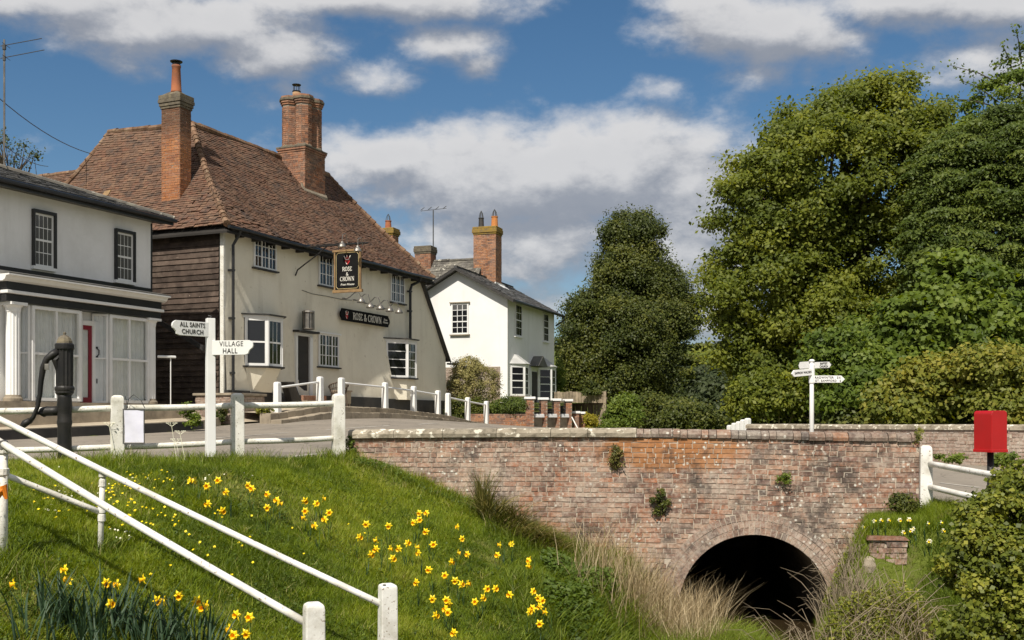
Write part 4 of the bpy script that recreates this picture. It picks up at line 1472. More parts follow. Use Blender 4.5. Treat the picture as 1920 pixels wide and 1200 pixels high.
def text_on(parent, body, size, mat, origin, xdir, zdir=(0, 0, 1), **kw):
    """lettering in the plane through origin with the given reading direction"""
    me = text_mesh(body, size, mat, **kw)
    o = bpy.data.objects.new('lettering', me)
    link(o, parent)
    x = Vector(xdir).normalized(); y = Vector(zdir).normalized(); z = x.cross(y)
    y = z.cross(x)
    o.matrix_local = Matrix(((x.x, y.x, z.x, origin[0]), (x.y, y.y, z.y, origin[1]), (x.z, y.z, z.z, origin[2]), (0, 0, 0, 1)))
    return o

# serif capitals, drawn as thick and thin strokes with slab ends
GLY = {
 'R': (.72, [('v', .14, 0, 1, 1)], [[(.14, .97), (.45, .97), (.60, .86), (.60, .66), (.45, .53), (.14, .53)], [(.36, .53), (.70, .0)]], [(.14, 0), (.70, 0), (.06, 1)]),
 'O': (.80, [], [[(.40 + .33 * math.cos(a), .5 + .5 * math.sin(a)) for a in np.linspace(0, 2 * math.pi, 19)]], []),
 'S': (.56, [], [[(.46, .80), (.40, .95), (.26, 1.0), (.13, .92), (.11, .76), (.22, .62), (.38, .48), (.47, .32), (.44, .12), (.30, .0), (.16, .03), (.08, .2)]], []),
 'E': (.62, [('v', .14, 0, 1, 1)], [[(.14, .97), (.54, .97), (.54, .80)], [(.14, .51), (.42, .51)], [(.14, .03), (.56, .03), (.56, .22)]], [(.10, 0), (.10, 1)]),
 'C': (.74, [], [[(.40 + .33 * math.cos(a), .5 + .5 * math.sin(a)) for a in np.linspace(.75, 2 * math.pi - .75, 15)]], []),
 'W': (1.04, [], [[(.08, 1), (.31, .0), (.52, .95), (.75, .0), (.97, 1)]], [(.08, 1), (.97, 1)]),
 'N': (.82, [], [[(.14, 0), (.14, 1), (.68, 0), (.68, 1)]], [(.14, 0), (.68, 1)]),
 '&': (.84, [], [[(.78, .45), (.62, .12), (.42, .0), (.20, .03), (.10, .22), (.20, .42), (.46, .66), (.48, .88), (.36, 1.0), (.24, .88), (.28, .68), (.78, .0)]], []),
}
def serif_text(parent, body, h, mat, origin, xdir, zdir=(0, 0, 1), wx=1.0, ext=.006, st=.125):
    xdir = Vector(xdir).normalized(); zdir = Vector(zdir).normalized()
    total = sum((GLY[c][0] + .09 if c != ' ' else .38) for c in body) * h * wx
    x = -total / 2
    nrm_ = xdir.cross(zdir)
    mb = MB()
    def seg(a, b, w):
        d = Vector((b[0] - a[0], b[1] - a[1]))
        if d.length < 1e-5: return
        d.normalize(); p = Vector((-d.y, d.x)) * w / 2
        q = [(a[0] + p.x - d.x * w * .2, a[1] + p.y - d.y * w * .2), (a[0] - p.x - d.x * w * .2, a[1] - p.y - d.y * w * .2), (b[0] - p.x + d.x * w * .2, b[1] - p.y + d.y * w * .2), (b[0] + p.x + d.x * w * .2, b[1] + p.y + d.y * w * .2)]
        k = random.uniform(0, .0008)
        mb.prism([Vector(origin) + xdir * (x + u * h * wx) + zdir * (h * (v_ - .5)) + nrm_ * k for u, v_ in q], nrm_ * ext)
    for c in body:
        if c == ' ':
            x += .38 * h * wx; continue
        wd, stems, lines, ser = GLY[c]
        for (_, u, a, b, w) in stems:
            seg((u, a), (u, b), st)
        for ln_ in lines:
            for a, b in zip(ln_[:-1], ln_[1:]):
                steep = abs(b[1] - a[1]) / (math.hypot(b[0] - a[0], b[1] - a[1]) + 1e-6)
                thick_ = st * (.42 + .62 * steep)
                if c in 'WN' and (b[1] - a[1]) > 0: thick_ = st * .5
                seg(a, b, thick_)
        for (u, v_) in ser:
            seg((u - .12, v_ + (.02 if v_ == 0 else -.02)), (u + .12, v_ + (.02 if v_ == 0 else -.02)), st * .4)
        x += (wd + .09) * h * wx
    return mb.build('lettering', mat, parent)

def crest(parent, origin, xdir, h, nrm_, wx=1.0):
    """a red rose under a small open crown"""
    xdir = Vector(xdir).normalized(); nrm_ = Vector(nrm_).normalized()
    O = Vector(origin)
    def Q(u, v_, k=0): return O + xdir * (u * h * wx) + Vector((0, 0, v_ * h)) + nrm_ * k
    mb = MB()
    mb.prism([Q(*p) for p in [(-.36, .42), (-.20, .10), (-.26, -.20), (-.10, -.42), (0, -.5), (.10, -.42), (.26, -.20), (.20, .10), (.36, .42), (.16, .22), (.0, .5), (-.16, .22)]], nrm_ * .006)
    c = mb.build('crest', MT['crest_red'], parent)
    mb = MB()
    for (a, b) in (((-.34, .42), (-.17, .06)), ((.34, .42), (.17, .06)), ((-.04, .5), (-.02, .22)), ((-.18, .02), (.18, .02)), ((-.2, -.2), (-.02, -.44))):
        d = (Vector(b) - Vector(a)).normalized(); p = Vector((-d.y, d.x)) * .035
        mb.prism([Q(a[0] + p.x, a[1] + p.y, .0065), Q(a[0] - p.x, a[1] - p.y, .0065), Q(b[0] - p.x, b[1] - p.y, .0065), Q(b[0] + p.x, b[1] + p.y, .0065)], nrm_ * .003)
    mb.build('crest_highlight', MT['letter_white'], c)
    mb = MB()
    for k in range(5):
        a = k * 2 * math.pi / 5 + .3
        mb.prism([Q(.10 * math.cos(a) + .05 * math.cos(b), -.16 + .10 * math.sin(a) + .05 * math.sin(b), .0066) for b in np.linspace(0, 2 * math.pi, 7)[:-1]], nrm_ * .004)
    mb.build('rose', MT['crest_red'], c)

# fascia board on the wall
t0, va = PF.fac(637, 572, .12); t1, vb = PF.fac(730, 598, .12)
_, v0a = PF.fac(637, 600, .12); _, v1a = PF.fac(730, 614, .12)
vT, vB = (va + vb) / 2, (v0a + v1a) / 2
o_ = .10
sg = thing('pub_name_board', 'long black board lettered ROSE & CROWN fixed flat on the cream pub wall', 'sign', PF.w(t0, 0, 0), PF.rot)
sg.location = PF.w(0, 0, 0)
mb = MB()
ln = t1 - t0
poly = [(t0 + .12, vT), (t1 - .12, vT), (t1 - .10, vT - .06), (t1 - .02, vT - .14), (t1, (vT + vB) / 2), (t1 - .02, vB + .14), (t1 - .10, vB + .06), (t1 - .12, vB), (t0 + .12, vB), (t0 + .10, vB + .06), (t0 + .02, vB + .14), (t0, (vT + vB) / 2), (t0 + .02, vT - .14), (t0 + .10, vT - .06)]
mb.prism([(u, -o_, v_) for u, v_ in poly], (0, -.045, 0))
mb.build('board', MT['sign_black'], sg)
vm = (vT + vB) / 2
serif_text(sg, 'ROSE & CROWN', (vT - vB) * .56, MT['letter_white'], (t0 + ln * .53, -o_ - .047, vm), (1, 0, 0), wx=ln * .56 / (9.0 * (vT - vB) * .56), st=.13)
crest(sg, (t0 + ln * .12, -o_ - .047, vm), (1, 0, 0), (vT - vB) * .72, (0, -1, 0))
text_on(sg, 'Free\nHouse', (vT - vB) * .28, MT['letter_white'], (t0 + ln * .90, -o_ - .049, vm), (1, 0, 0), shear=.3, wx=1.2, line=.8)
# five swan-neck lamps over the board
LL = []
for k, px in enumerate((661 + 16, 678 + 16, 693 + 21, 710 + 20, 726 + 22)):
    pass
lamp_px = [(677, 564), (694, 574), (713, 577), (730.5, 581), (748, 584)]
roots = [(645, 560), (665, 563), (685, 569), (702, 574), (720, 579)]
ORD = ['leftmost of the five swan-neck lamps', 'second from the left of the five swan-neck lamps', 'middle one of the five swan-neck lamps', 'fourth from the left of the five swan-neck lamps', 'rightmost of the five swan-neck lamps']
for k in range(5):
    tr, vr = PF.fac(*roots[k], .06)
    # the lamps reach out and forward from the wall
    ta, vlamp = PF.fac(*lamp_px[k], .50)
    lp = thing('sign_lamp', ORD[k] + ' over the black name board', 'lamp', PF.w(0, 0, 0), PF.rot, 'swan-neck lamps over the name board')
    mb = MB(); mb.lathe([(.05, 0), (.05, .03), (.02, .035)], (tr, -.05, vr), 8)
    mb.tube([(tr, -.05, vr), (tr + .05, -.14, vr + .0), (tr + (ta - tr) * .35, -.22, vr + .07), (tr + (ta - tr) * .6, -.34, vr + .22), (tr + (ta - tr) * .85, -.45, vr + .22), (ta, -.5, vlamp + .16), (ta, -.5, vlamp + .08)], .017, 6)
    mb.build('lamp_arm', MT['steel'], lp)
    mb = MB(); mb.lathe([(.03, .14), (.045, .10), (.09, .07), (.13, .0), (.15, -.06), (.147, -.065)], (ta, -.5, vlamp), 14)
    mb.build('lamp_shade', MT['steel'], lp, smooth=True)

# hanging sign on its bracket
tA, vA = PF.fac(553, 461, 0)
hs = thing('hanging_sign', 'black framed pub sign hanging from an iron bracket, lettered ROSE & CROWN Free House', 'sign', PF.w(0, 0, 0), PF.rot)
ya, vtop_ = PF.side(627, 472, tA); yb, vt2 = PF.side(677, 472, tA)
_, vbot_ = PF.side(652, 543, tA)
vtop_ = PF.side(652, 472, tA)[1]
yl, yr = -abs(ya), -abs(yb)
arm_z = PF.side(650, 459, tA)[1]
mb = MB(); mb.tube([(tA, .05, arm_z), (tA, -.6, arm_z + .02), (tA, yr - .25, arm_z + .01)], .03, 6)
pst = PF.side(613, 470, tA); pfo = PF.fac(553, 517, 0)
mb.tube([(tA, -.02, pfo[1]), (tA, -.10, pfo[1] + .18), (tA, -.4, pfo[1] + .36), (tA, -.85, pfo[1] + .62), (tA, -abs(pst[0]), arm_z)], .024, 6)
mb.tube([(tA, .0, arm_z + .12), (tA + .02, -.9, arm_z + .07), (tA, yr - .1, arm_z + .03)], .014, 5)
for yy in (yl - .15, yr + .15):
    mb.tube([(tA, yy, arm_z), (tA, yy, vtop_)], .012, 5)
mb.build('bracket', MT['black_iron'], hs)
fw_ = .05
mb = MB()
mb.bx(tA - .035, tA + .035, yr, yr + fw_, vbot_, vtop_); mb.bx(tA - .035, tA + .035, yl - fw_, yl, vbot_, vtop_)
mb.bx(tA - .045, tA + .045, yr - .05, yl + .05, vtop_ + .003, vtop_ + .07); mb.bx(tA - .045, tA + .045, yr - .05, yl + .05, vbot_ - .09, vbot_ - .003)
mb.build('sign_frame', MT['oak_frame'], hs, bev=.006)
mb = MB(); mb.bx(tA - .02, tA + .02, yr + fw_ + .002, yl - fw_ - .002, vbot_ + .002, vtop_ - .002)
bd = mb.build('board', MT['sign_black'], hs)
ym = (yl + yr) / 2; wb = (yl - yr) - 2 * fw_; hb = vtop_ - vbot_
XD = (0, -1, 0)
# gold line with cut corners
mb = MB()
c_ = .07
pl = [(-wb / 2 + .03 + c_, .5 * hb - .03), (wb / 2 - .03 - c_, .5 * hb - .03), (wb / 2 - .03, .5 * hb - .03 - c_), (wb / 2 - .03, -.5 * hb + .03 + c_), (wb / 2 - .03 - c_, -.5 * hb + .03), (-wb / 2 + .03 + c_, -.5 * hb + .03), (-wb / 2 + .03, -.5 * hb + .03 + c_), (-wb / 2 + .03, .5 * hb - .03 - c_)]
vmid = (vtop_ + vbot_) / 2
for a, b in zip(pl, pl[1:] + pl[:1]):
    mb.tube([(tA - .022, ym - a[0], vmid + a[1]), (tA - .022, ym - b[0], vmid + b[1])], .008, 4)
mb.build('gold_line', MT['gold'], hs)
serif_text(hs, 'ROSE', hb * .108, MT['letter_white'], (tA - .021, ym, vmid + .045 * hb), XD, wx=.9, st=.125)
serif_text(hs, '&', hb * .085, MT['letter_white'], (tA - .021, ym, vmid - .09 * hb), XD, wx=1.0)
serif_text(hs, 'CROWN', hb * .108, MT['letter_white'], (tA - .021, ym, vmid - .215 * hb), XD, wx=.9, st=.125)
text_on(hs, 'Free House', hb * .078, MT['letter_white'], (tA - .024, ym, vmid - .365 * hb), XD, shear=.35, wx=1.15, bold=0)
crest(hs, (tA - .021, ym, vmid + .285 * hb), XD, hb * .26, (-1, 0, 0), wx=1.1)
for (px, py) in ((640, 460), (669, 468)):
    yy, vz = PF.side(px, py, tA - .35)
    yy = -abs(yy)
    mb = MB()
    mb.lathe([(.03, .13), (.05, .09), (.10, .03), (.125, -.04), (.12, -.05)], (tA - .3, yy, vz), 14)
    mb.tube([(tA - .3, yy, vz + .12), (tA - .28, yy, vz + .34), (tA - .1, yy, vz + .42), (tA, yy, vz + .15), (tA, yy, arm_z)], .012, 6)
    mb.build('sign_spotlight', MT['steel'], hs)
# loose cable across the plaster
mb = MB(); mb.tube([(*((lambda q: (q[0], -disp(*q) - .015, q[1]))(PF.fac(x, y, .02))),) for x, y in ((566, 544), (585, 551), (610, 555), (640, 561), (660, 563))], .008, 4)
mb.build('cable', MT['wire'], pub)
# ================================================================== the shop house on the left
SF = Frame(-9.8, 29.0, .30, .424, .906)
shop = thing('shop_house', 'white rendered house with a pillared shopfront and black trimmed sash windows', 'house', (-9.8, 29.0, .30), SF.rot)
EVS = 5.14
mb = MB(); mb.bx(-8, 0, 0, 6.2, -.6, EVS)
mb.build('wall', MT['shop_render'], shop)
# low slate roof, hipped at the right end
mb = MB()
e0, e1, r0, r1 = (-8.4, -.45, EVS + .06), (.42, -.45, EVS + .06), (-8.4, 3.1, EVS + 1.28), (-3.0, 3.1, EVS + 1.28)
b1 = (.42, 6.6, EVS + .06)
mb.prism([e0, e1, r1, r0], (0, 0, -.05)); mb.prism([e1, b1, r1], (0, 0, -.05)); mb.prism([b1, (-8.4, 6.6, EVS + .06), r0, r1], (0, 0, -.05))
sroof = mb.build('roof', MT['slate'], shop)
slope_tiles(sroof, tuple(np.add(e0, (0, 0, .01))), tuple(np.add(e1, (0, 0, .01))), tuple(np.add(r0, (0, 0, .01))), tuple(np.add(r1, (0, 0, .01))), .2, .3, MT['slate'], 60, lambda p: SF.w(p.x, p.y, p.z).length, thick=.014, name='slate', stuff='slates')
mb = MB(); mb.tube([tuple(np.add(e1, (-.02, .02, .03))), tuple(np.add(r1, (0, 0, .05)))], .06, 6)
mb.build('hip_ridge', MT['lichen_slate'], sroof)
mb = MB(); mb.bx(-8.3, .36, -.40, 0, EVS - .06, EVS - .02); mb.bx(-8.3, .38, -.43, -.40, EVS - .12, EVS + .02)
mb.build('eaves_board', MT['black_paint'], shop)
mb = MB(); mb.tube([(-8.4, -.50, EVS), (.40, -.50, EVS)], .055, 6); mb.tube([(.40, -.5, EVS), (.47, -.46, EVS + .02), (.5, -.4, EVS + .05)], .03, 6)
mb.build('gutter', MT['black_paint'], shop)
mb = MB(); mb.bx(-.03, .012, -.02, .1, -.3, EVS - .1)
mb.build('corner_trim', MT['black_paint'], shop)

def shop_win(px0, px1, pt, pb):
    t0, _ = SF.fac(px0); t1, _ = SF.fac(px1)
    pm = (px0 + px1) / 2
    _, va = SF.fac(pm, pt); _, vb = SF.fac(pm, pb)
    w = seg_window(shop, (t0 + .05, -.012), (t1 - .05, -.012), vb, va - .05, (4,), 4, fw=.05, bar=.02, depth=.035, midrail=2, sill=MT['clean_white'], sillz=.08, glass=MT['glass_grey'])
    s = MB()
    for a, b, c, d in ((t0 + .015, t0 + .05, vb - .02, va + .03), (t1 - .05, t1 + .01, vb - .02, va + .03), (t0 + .05, t1 - .05, va - .048, va + .03)):
        s.bx(a, b, -.10, .0, c, d)
    s.build('window_surround', MT['black_paint'], w)
shop_win(58, 101, 398, 501)
shop_win(213, 249.5, 434, 527)

# shopfront: platform, pillars, bays, door, entablature
tE, _ = SF.fac(304, 580, .5)
tW, _ = SF.fac(14, 580, .5)
def vlev(y, out=.5, px=304): return SF.fac(px, y, out)[1]
L0, L1, L2, L3, L4, L5 = vlev(598), vlev(586), vlev(580.5), vlev(567), vlev(556), vlev(545)
mb = MB(); mb.bx(tW, tE, -.46, 0, L0, L1); e_ = mb.build('entablature', MT['black_paint'], shop, bev=.006)
mb = MB(); mb.bx(tW - .03, tE + .04, -.54, 0, L1 + .003, L2); mb.build('architrave_band', MT['clean_white'], e_, bev=.012)
mb = MB(); mb.bx(tW, tE, -.48, 0, L2 + .003, L3); mb.build('name_fascia', MT['black_paint'], e_)
mb = MB(); mb.prism([(0, -.48, L3 + .003), (0, -.56, L3 + .04), (0, -.60, L3 + .12), (0, -.70, L4 - .03), (0, -.70, L4), (0, 0, L4), (0, 0, L3 + .003)], (tE - tW + .24, 0, 0))
mb.v = [(x + tW - .12, y, z) for x, y, z in mb.v]
mb.build('cornice', MT['clean_white'], e_)
mb = MB(); mb.prism([(0, -.70, L4 + .003), (0, -.70, L4 + .03), (0, -.04, L5), (0, 0, L5), (0, 0, L4 + .003)], (tE - tW + .24, 0, 0))
mb.v = [(x + tW - .12, y, z) for x, y, z in mb.v]
mb.build('cornice_lead', MT['lead'], e_)
mb = MB(); mb.bx(tW - .1, 0, -.03, 0, L5 + .003, L5 + .09)
mb.build('flashing_strip', MT['black_paint'], e_)
# pillars, fluted
for (pa, pb, yb_) in ((21, 44, 752), (279, 296, 758)):
    ta, _ = SF.fac(pa, 700, .42); tb_, vbb = SF.fac(pb, yb_, .42)
    cxp, r = (ta + tb_) / 2, (tb_ - ta) / 2 * .92
    r = .17
    mb = MB()
    n = 28
    prof_ = [(r * .95, vbb + .14), (r * .93, L0 - .22)]
    mb.lathe(prof_, (cxp, -.28, 0), n, flute=.09)
    col = mb.build('pillar', MT['clean_white'], shop)
    mb = MB(); mb.lathe([(r * .98, L0 - .22), (r * 1.0, L0 - .18), (r * 1.02, L0 - .13), (r * 1.25, L0 - .07)], (cxp, -.28, 0), 20); mb.bx(cxp - r * 1.3, cxp + r * 1.3, -.28 - r * 1.3, -.28 + r * 1.3, L0 - .068, L0 - .003)
    mb.build('capital', MT['clean_white'], col)
    mb = MB(); mb.lathe([(r * 1.25, vbb), (r * 1.25, vbb + .06), (r * 1.05, vbb + .10), (r, vbb + .14)], (cxp, -.28, 0), 20); mb.bx(cxp - r * 1.4, cxp + r * 1.4, -.28 - r * 1.4, -.28 + r * 1.4, -.2, vbb)
    mb.build('pillar_base', MT['kerb'], col)
# recessed front wall between the pillars
mb = MB(); mb.bx(tW + .05, tE - .05, -.06, -.0, -.2, L0)
mb.build('shop_wall', MT['clean_white'], shop)
def shop_bay(px0, px1, ytop, ybot, ret=.35, right_ret=True):
    out = .34
    ta, _ = SF.fac(px0, 700, out); tb_, _ = SF.fac(px1, 700, out)
    vT_ = min(L0 - .03, SF.fac((px0 + px1) / 2, ytop, out)[1]); vB_ = SF.fac((px0 + px1) / 2, ybot, out)[1]
    pl = [(ta - .28, -.07), (ta, -out), (tb_, -out), (tb_ + .28, -.07)]
    b = MB()
    b.prism([(x, y, vB_ - .28) for x, y in pl], (0, 0, .27))
    b = b.build('shop_bay_window', MT['clean_white'], shop)
    hd = MB(); hd.prism([(x, y, vT_ + .003) for x, y in pl], (0, 0, L0 - vT_ - .006)); hd.build('bay_head', MT['clean_white'], b)
    seg_window(b, pl[0], pl[1], vB_, vT_, (1,), 2, fw=.05, bar=.04, depth=.06, glass=MT['shop_glass'], name='window_frame')
    seg_window(b, pl[1], pl[2], vB_, vT_, (2,), 2, fw=.075, bar=.055, depth=.07, glass=MT['shop_glass'], name='window_frame')
    seg_window(b, pl[2], pl[3], vB_, vT_, (1,), 2, fw=.05, bar=.04, depth=.06, glass=MT['shop_glass'], name='window_frame')
    # net curtains in folds behind the panes
    c = MB()
    pts_ = []
    full = [(pl[0][0] + .06, -.075), (pl[1][0] + .05, -out + .09), (pl[2][0] - .05, -out + .09), (pl[3][0] - .06, -.075)]
    for (a, b2) in zip(full[:-1], full[1:]):
        ln_ = math.hypot(b2[0] - a[0], b2[1] - a[1]); k = max(6, int(ln_ / .028))
        for i in range(k):
            f = i / k
            pts_.append((a[0] + (b2[0] - a[0]) * f, a[1] + (b2[1] - a[1]) * f + .022 * math.sin(i * 1.55 + .8 * math.sin(i * .37)) * (1 + .4 * math.sin(i * .21))))
    for (x0, y0), (x1, y1) in zip(pts_[:-1], pts_[1:]):
        c.quad((x0, y0, vB_ + .02), (x1, y1, vB_ + .02), (x1, y1, vT_ - .02), (x0, y0, vT_ - .02))
    c.build('net_curtain', MT['curtain'], b)
    return b
shop_bay(57, 149, 575, 752)
shop_bay(203, 277, 591, 756)
# red door with tall pane between the bays
ta, _ = SF.fac(147, 700, .1); tb_, _ = SF.fac(172, 700, .1)
vT_ = SF.fac(160, 610, .1)[1]; vB_ = SF.fac(160, 757, .1)[1]
mb = MB()
for a, b, c, d in ((ta, ta + .07, vB_, vT_), (tb_ - .10, tb_, vB_, vT_), (ta + .07, tb_ - .10, vT_ - .11, vT_), (ta + .07, tb_ - .10, vB_, vB_ + .16)):
    mb.bx(a, b, -.115, -.065, c, d)
dr = mb.build('shop_door', MT['red_door'], shop)
inst('door_glass', unit_box(MT['shop_glass']), dr, ((ta + tb_) / 2 - .015, -.09, (vT_ + vB_) / 2 + .03), None, (tb_ - ta - .16, .008, vT_ - vB_ - .26))
mb = MB(); mb.bx(ta + .06, tb_ - .08, -.072, -.066, vB_ + .1, vT_ - .1)
mb.build('door_blind', MT['curtain'], dr)
mb = MB(); mb.bx(tb_ + .003, tb_ + .24, -.14, -.06, vB_, vT_ + .12); mb.bx(ta - .06, tb_ + .003, -.14, -.06, vT_ + .003, vT_ + .12)
dj = mb.build('door_jamb', MT['clean_white'], shop)
mb = MB(); mb.tube([(tb_ + .12, -.145, vB_ + 1.42), (tb_ + .15, -.19, vB_ + 1.36), (tb_ + .15, -.19, vB_ + 1.26), (tb_ + .12, -.145, vB_ + 1.2)], .016, 6); mb.lathe([(.03, 0), (.03, .05)], (tb_ + .12, -.15, vB_ + 1.40), 8); mb.lathe([(.03, 0), (.03, .05)], (tb_ + .12, -.15, vB_ + 1.16), 8)
mb.bx(tb_ + .10, tb_ + .14, -.155, -.141, vB_ + .52, vB_ + .64)
mb.build('door_handle', MT['black_iron'], dj)
# chimney stack at the far left and the television aerial on it
q = P(-10, 248, 27.6)
yq = 3.1
mb = MB(); mb.bx(-6.3, -5.55, 2.7, 3.5, EVS + .8, EVS + 3.0)
sch = mb.build('chimney', MT['mortar_dark'], shop)
chimney_bricks(sch, -6.3, -5.55, 2.7, 3.5, EVS + 1.0, EVS + 2.75, MT['stack_brick'], 0, 'LFRB')
mb = MB(); mb.bx(-6.4, -5.47, 2.6, 3.6, EVS + 2.8, EVS + 3.02); mb.build('chimney_cap', MT['lichen_cap'], sch, bev=.03)
# platform and step before the shop
def strip(frame, u0, u1, y0, y1, z0, z1): pass
PLAT = [(-14.2, 15.2), (-11.0, 21.9), (-8.15, 28.0), (-7.9, 28.95), (-9.75, 29.6), (-13.6, 21.3), (-16.5, 15.0)]
def walk(poly, zf, mat, name, h=.18, **kw):
    n = len(poly)
    mb = MB()
    zs = [zf(x, y) for x, y in poly]
    mb.v = [(x, y, z - h) for (x, y), z in zip(poly, zs)] + [(x, y, z) for (x, y), z in zip(poly, zs)]
    mb.f = [tuple(range(n, 2 * n)), tuple(range(n))[::-1]] + [(i, (i + 1) % n, n + (i + 1) % n, n + i) for i in range(n)]
    return mb.build(name, mat, None, **kw)
walk(PLAT, lambda x, y: float(Rz(x, y)) + .22, MT['paving'], 'pavement', h=.6, kind='structure')
# kerb beam along its edge, coloured black for the shadow under the step
for (a, b) in (((-14.18, 15.15), (-11.0, 21.8)), ((-11.0, 21.8), (-8.12, 27.95))):
    kb = MB(); fr = Frame(a[0], a[1], 0, b[0] - a[0], b[1] - a[1]); ln_ = math.hypot(b[0] - a[0], b[1] - a[1])
    za, zb_ = float(Rz(*a)), float(Rz(*b))
    q0 = [fr.w(0, -.05, za - .3), fr.w(ln_, -.05, zb_ - .3), fr.w(ln_, .06, zb_ - .3), fr.w(0, .06, za - .3)]
    q1 = [fr.w(0, -.05, za + .2), fr.w(ln_, -.05, zb_ + .2), fr.w(ln_, .06, zb_ + .2), fr.w(0, .06, za + .2)]
    kb.hexa(q0, q1)
    kb.build('kerb', MT['tar'], None, kind='structure')
# inner step up to the shop
SP = [tuple(SF.w(t, y, 0).to_2d()) for t, y in ((-8, -1.15), (.1, -1.15), (.1, .1), (-8, .1))]
walk(SP, lambda x, y: .42, MT['kerb'], 'shop_step', h=.7, kind='structure')

# lean-to roof edge, white rail and stand in the passage by the weatherboards
mb = MB()
a = PF.side(300, 600, -.6); b = PF.side(386, 652, -.6)
mb.prism([(-.75, a[0], a[1] - .09), (-.75, a[0], a[1] + .05), (-.75, b[0], b[1] + .05), (-.75, b[0], b[1] - .09)], (.08, 0, 0))
mb.build('lean_to_canopy', MT['tar'], pub)
st_ = thing('white_rail', 'white metal bar on a slim pole before the dark weatherboards', 'rail', (0, 0, 0))
pa, pb_ = P(296, 668.5, 28.6), P(329, 669.5, 29.0)
mb = MB(); mb.tube([pa, pb_], .035, 6); mb.build('bar', MT['clean_white'], st_)
p0, p1 = P(320, 669, 28.9), P(320, 792, 28.9)
mb = MB(); mb.tube([p0, p1], .014, 6); mb.build('pole', MT['clean_white'], st_)
p0, p1 = P(340, 700, 28.9), P(340, 790, 28.9)

# television aerial at the frame's left edge
aer = thing('television_aerial', 'tall thin television aerial mast rising at the left edge above the shop roof', 'aerial', P(8, 300, 27.9))
mb = MB(); mb.tube([(0, 0, -1.3), (0, 0, 3.15)], .025, 6)
mb.build('mast', MT['steel'], aer)
for z, dx, dz in ((3.0, .98, .18), (2.68, 1.05, .20)):
    mb = MB(); mb.tube([(-.1, 0, z - .02), (dx, 0, z + dz)], .011, 5)
    mb.tube([(.05, -.22, z), (.05, .22, z)], .008, 4)
    mb.build('antenna_rod', MT['wire'], aer)
mb = MB(); mb.lathe([(.05, -.06), (.05, .06)], (0, 0, 2.95), 8); mb.lathe([(.04, -.06), (.04, .06)], (0, 0, 2.66), 8)
mb.build('clamp', MT['wire'], aer)
def wire(name, a, b, sag, label, r=.012):
    pts_ = []
    for i in range(13):
        f = i / 12
        p = a.lerp(b, f); p.z -= sag * 4 * f * (1 - f)
        pts_.append(p)
    mb = MB(); mb.tube(pts_, r, 5)
    mb.build(name, MT['wire'], None, label=label, cat='wire')
wire('overhead_wire', P(-60, 130, 27), P(178, 290, 37), .35, 'upper thin overhead wire slanting down to the brown tiled roof', .013)
wire('overhead_wire', P(-40, 228, 26), P(90, 312, 40), .25, 'lower thin overhead wire slanting behind the aerial mast', .012)

# ================================================================== white gabled house beyond the pub
HF = Frame(-.2, 48.0, .96, .325, .946)
GFX = Frame(-.2, 48.0, .96, -.946, .325)
hs2 = thing('white_house', 'bright white gabled house with slate roof and small bay windows', 'house', (-.2, 48.0, .96), HF.rot)
HE, HA, HL, HW = 4.52, 5.86, 7.3, 4.8
mb = MB()
g = [(0, 0, -1.2), (0, 0, HE), (0, HW / 2, HA), (0, HW, HE), (0, HW, -1.2)]
mb.prism(g, (HL, 0, 0))
mb.bx(2.2, 5.8, HW + .002, 9.5, -1.2, HE)
mb.build('wall', MT['house_white'], hs2)
mb = MB()
ov, th = .34, .09
sl = (HA - HE) / (HW / 2)
def P2(x, y): return (x, y, HE + sl * (y if y < HW / 2 else HW - y) + .04)
fa, fb = (-ov, -.4), (HL + .3, -.4)
R_ = lambda x: (x, HW / 2, HA + .04)
mb.prism([P2(*fa), P2(*fb), R_(HL + .3), R_(-ov)], (0, 0, th))
mb.prism([P2(-ov, HW + .4), R_(-ov), R_(HL + .3), P2(HL + .3, HW + .4)], (0, 0, th))
hroof = mb.build('roof', MT['slate'], hs2)
up_ = lambda p, k=th + .012: (p[0], p[1], p[2] + k)
slope_tiles(hroof, up_(P2(*fa)), up_(P2(*fb)), up_(R_(-ov)), up_(R_(HL + .3)), .2, .3, MT['slate'], 0, lambda p: 0, thick=.016, stuff='slates')
slope_tiles(hroof, up_(P2(-ov, HW + .4)), up_(P2(HL + .3, HW + .4)), up_(R_(-ov)), up_(R_(HL + .3)), .2, .3, MT['slate'], 0, lambda p: 0, thick=.016, stuff='slates')
ridge_tiles(hroof, up_(R_(-ov)), up_(R_(HL + .3)), MT['slate'], l=.45, r=.08)
# rear range with its lichened roof
mb = MB()
rx, rv = 4.0, 6.98
mb.prism([(1.9, 2.6, HE + .25), (1.9, 10.0, HE + .25), (rx, 10.0, rv), (rx, 2.6, rv)], (0, 0, -.1))
mb.prism([(6.1, 2.6, HE + .25), (6.1, 10.0, HE + .25), (rx, 10.0, rv), (rx, 2.6, rv)], (0, 0, -.1))
mb.prism([(2.2, 2.62, HE), (5.8, 2.62, HE), (rx, 2.62, rv - .12)], (0, .1, 0))
rr = mb.build('rear_roof', MT['lichen_slate'], hs2)
slope_tiles(rr, (1.9, 10, HE + .26), (1.9, 2.6, HE + .26), (rx, 10, rv + .01), (rx, 2.6, rv + .01), .2, .28, MT['lichen_slate'], 0, lambda p: 0, thick=.02, sag=.04, stuff='slates')
ridge_tiles(rr, (rx, 2.6, rv + .02), (rx, 10, rv + .02), MT['lichen_slate'], l=.45, r=.09)
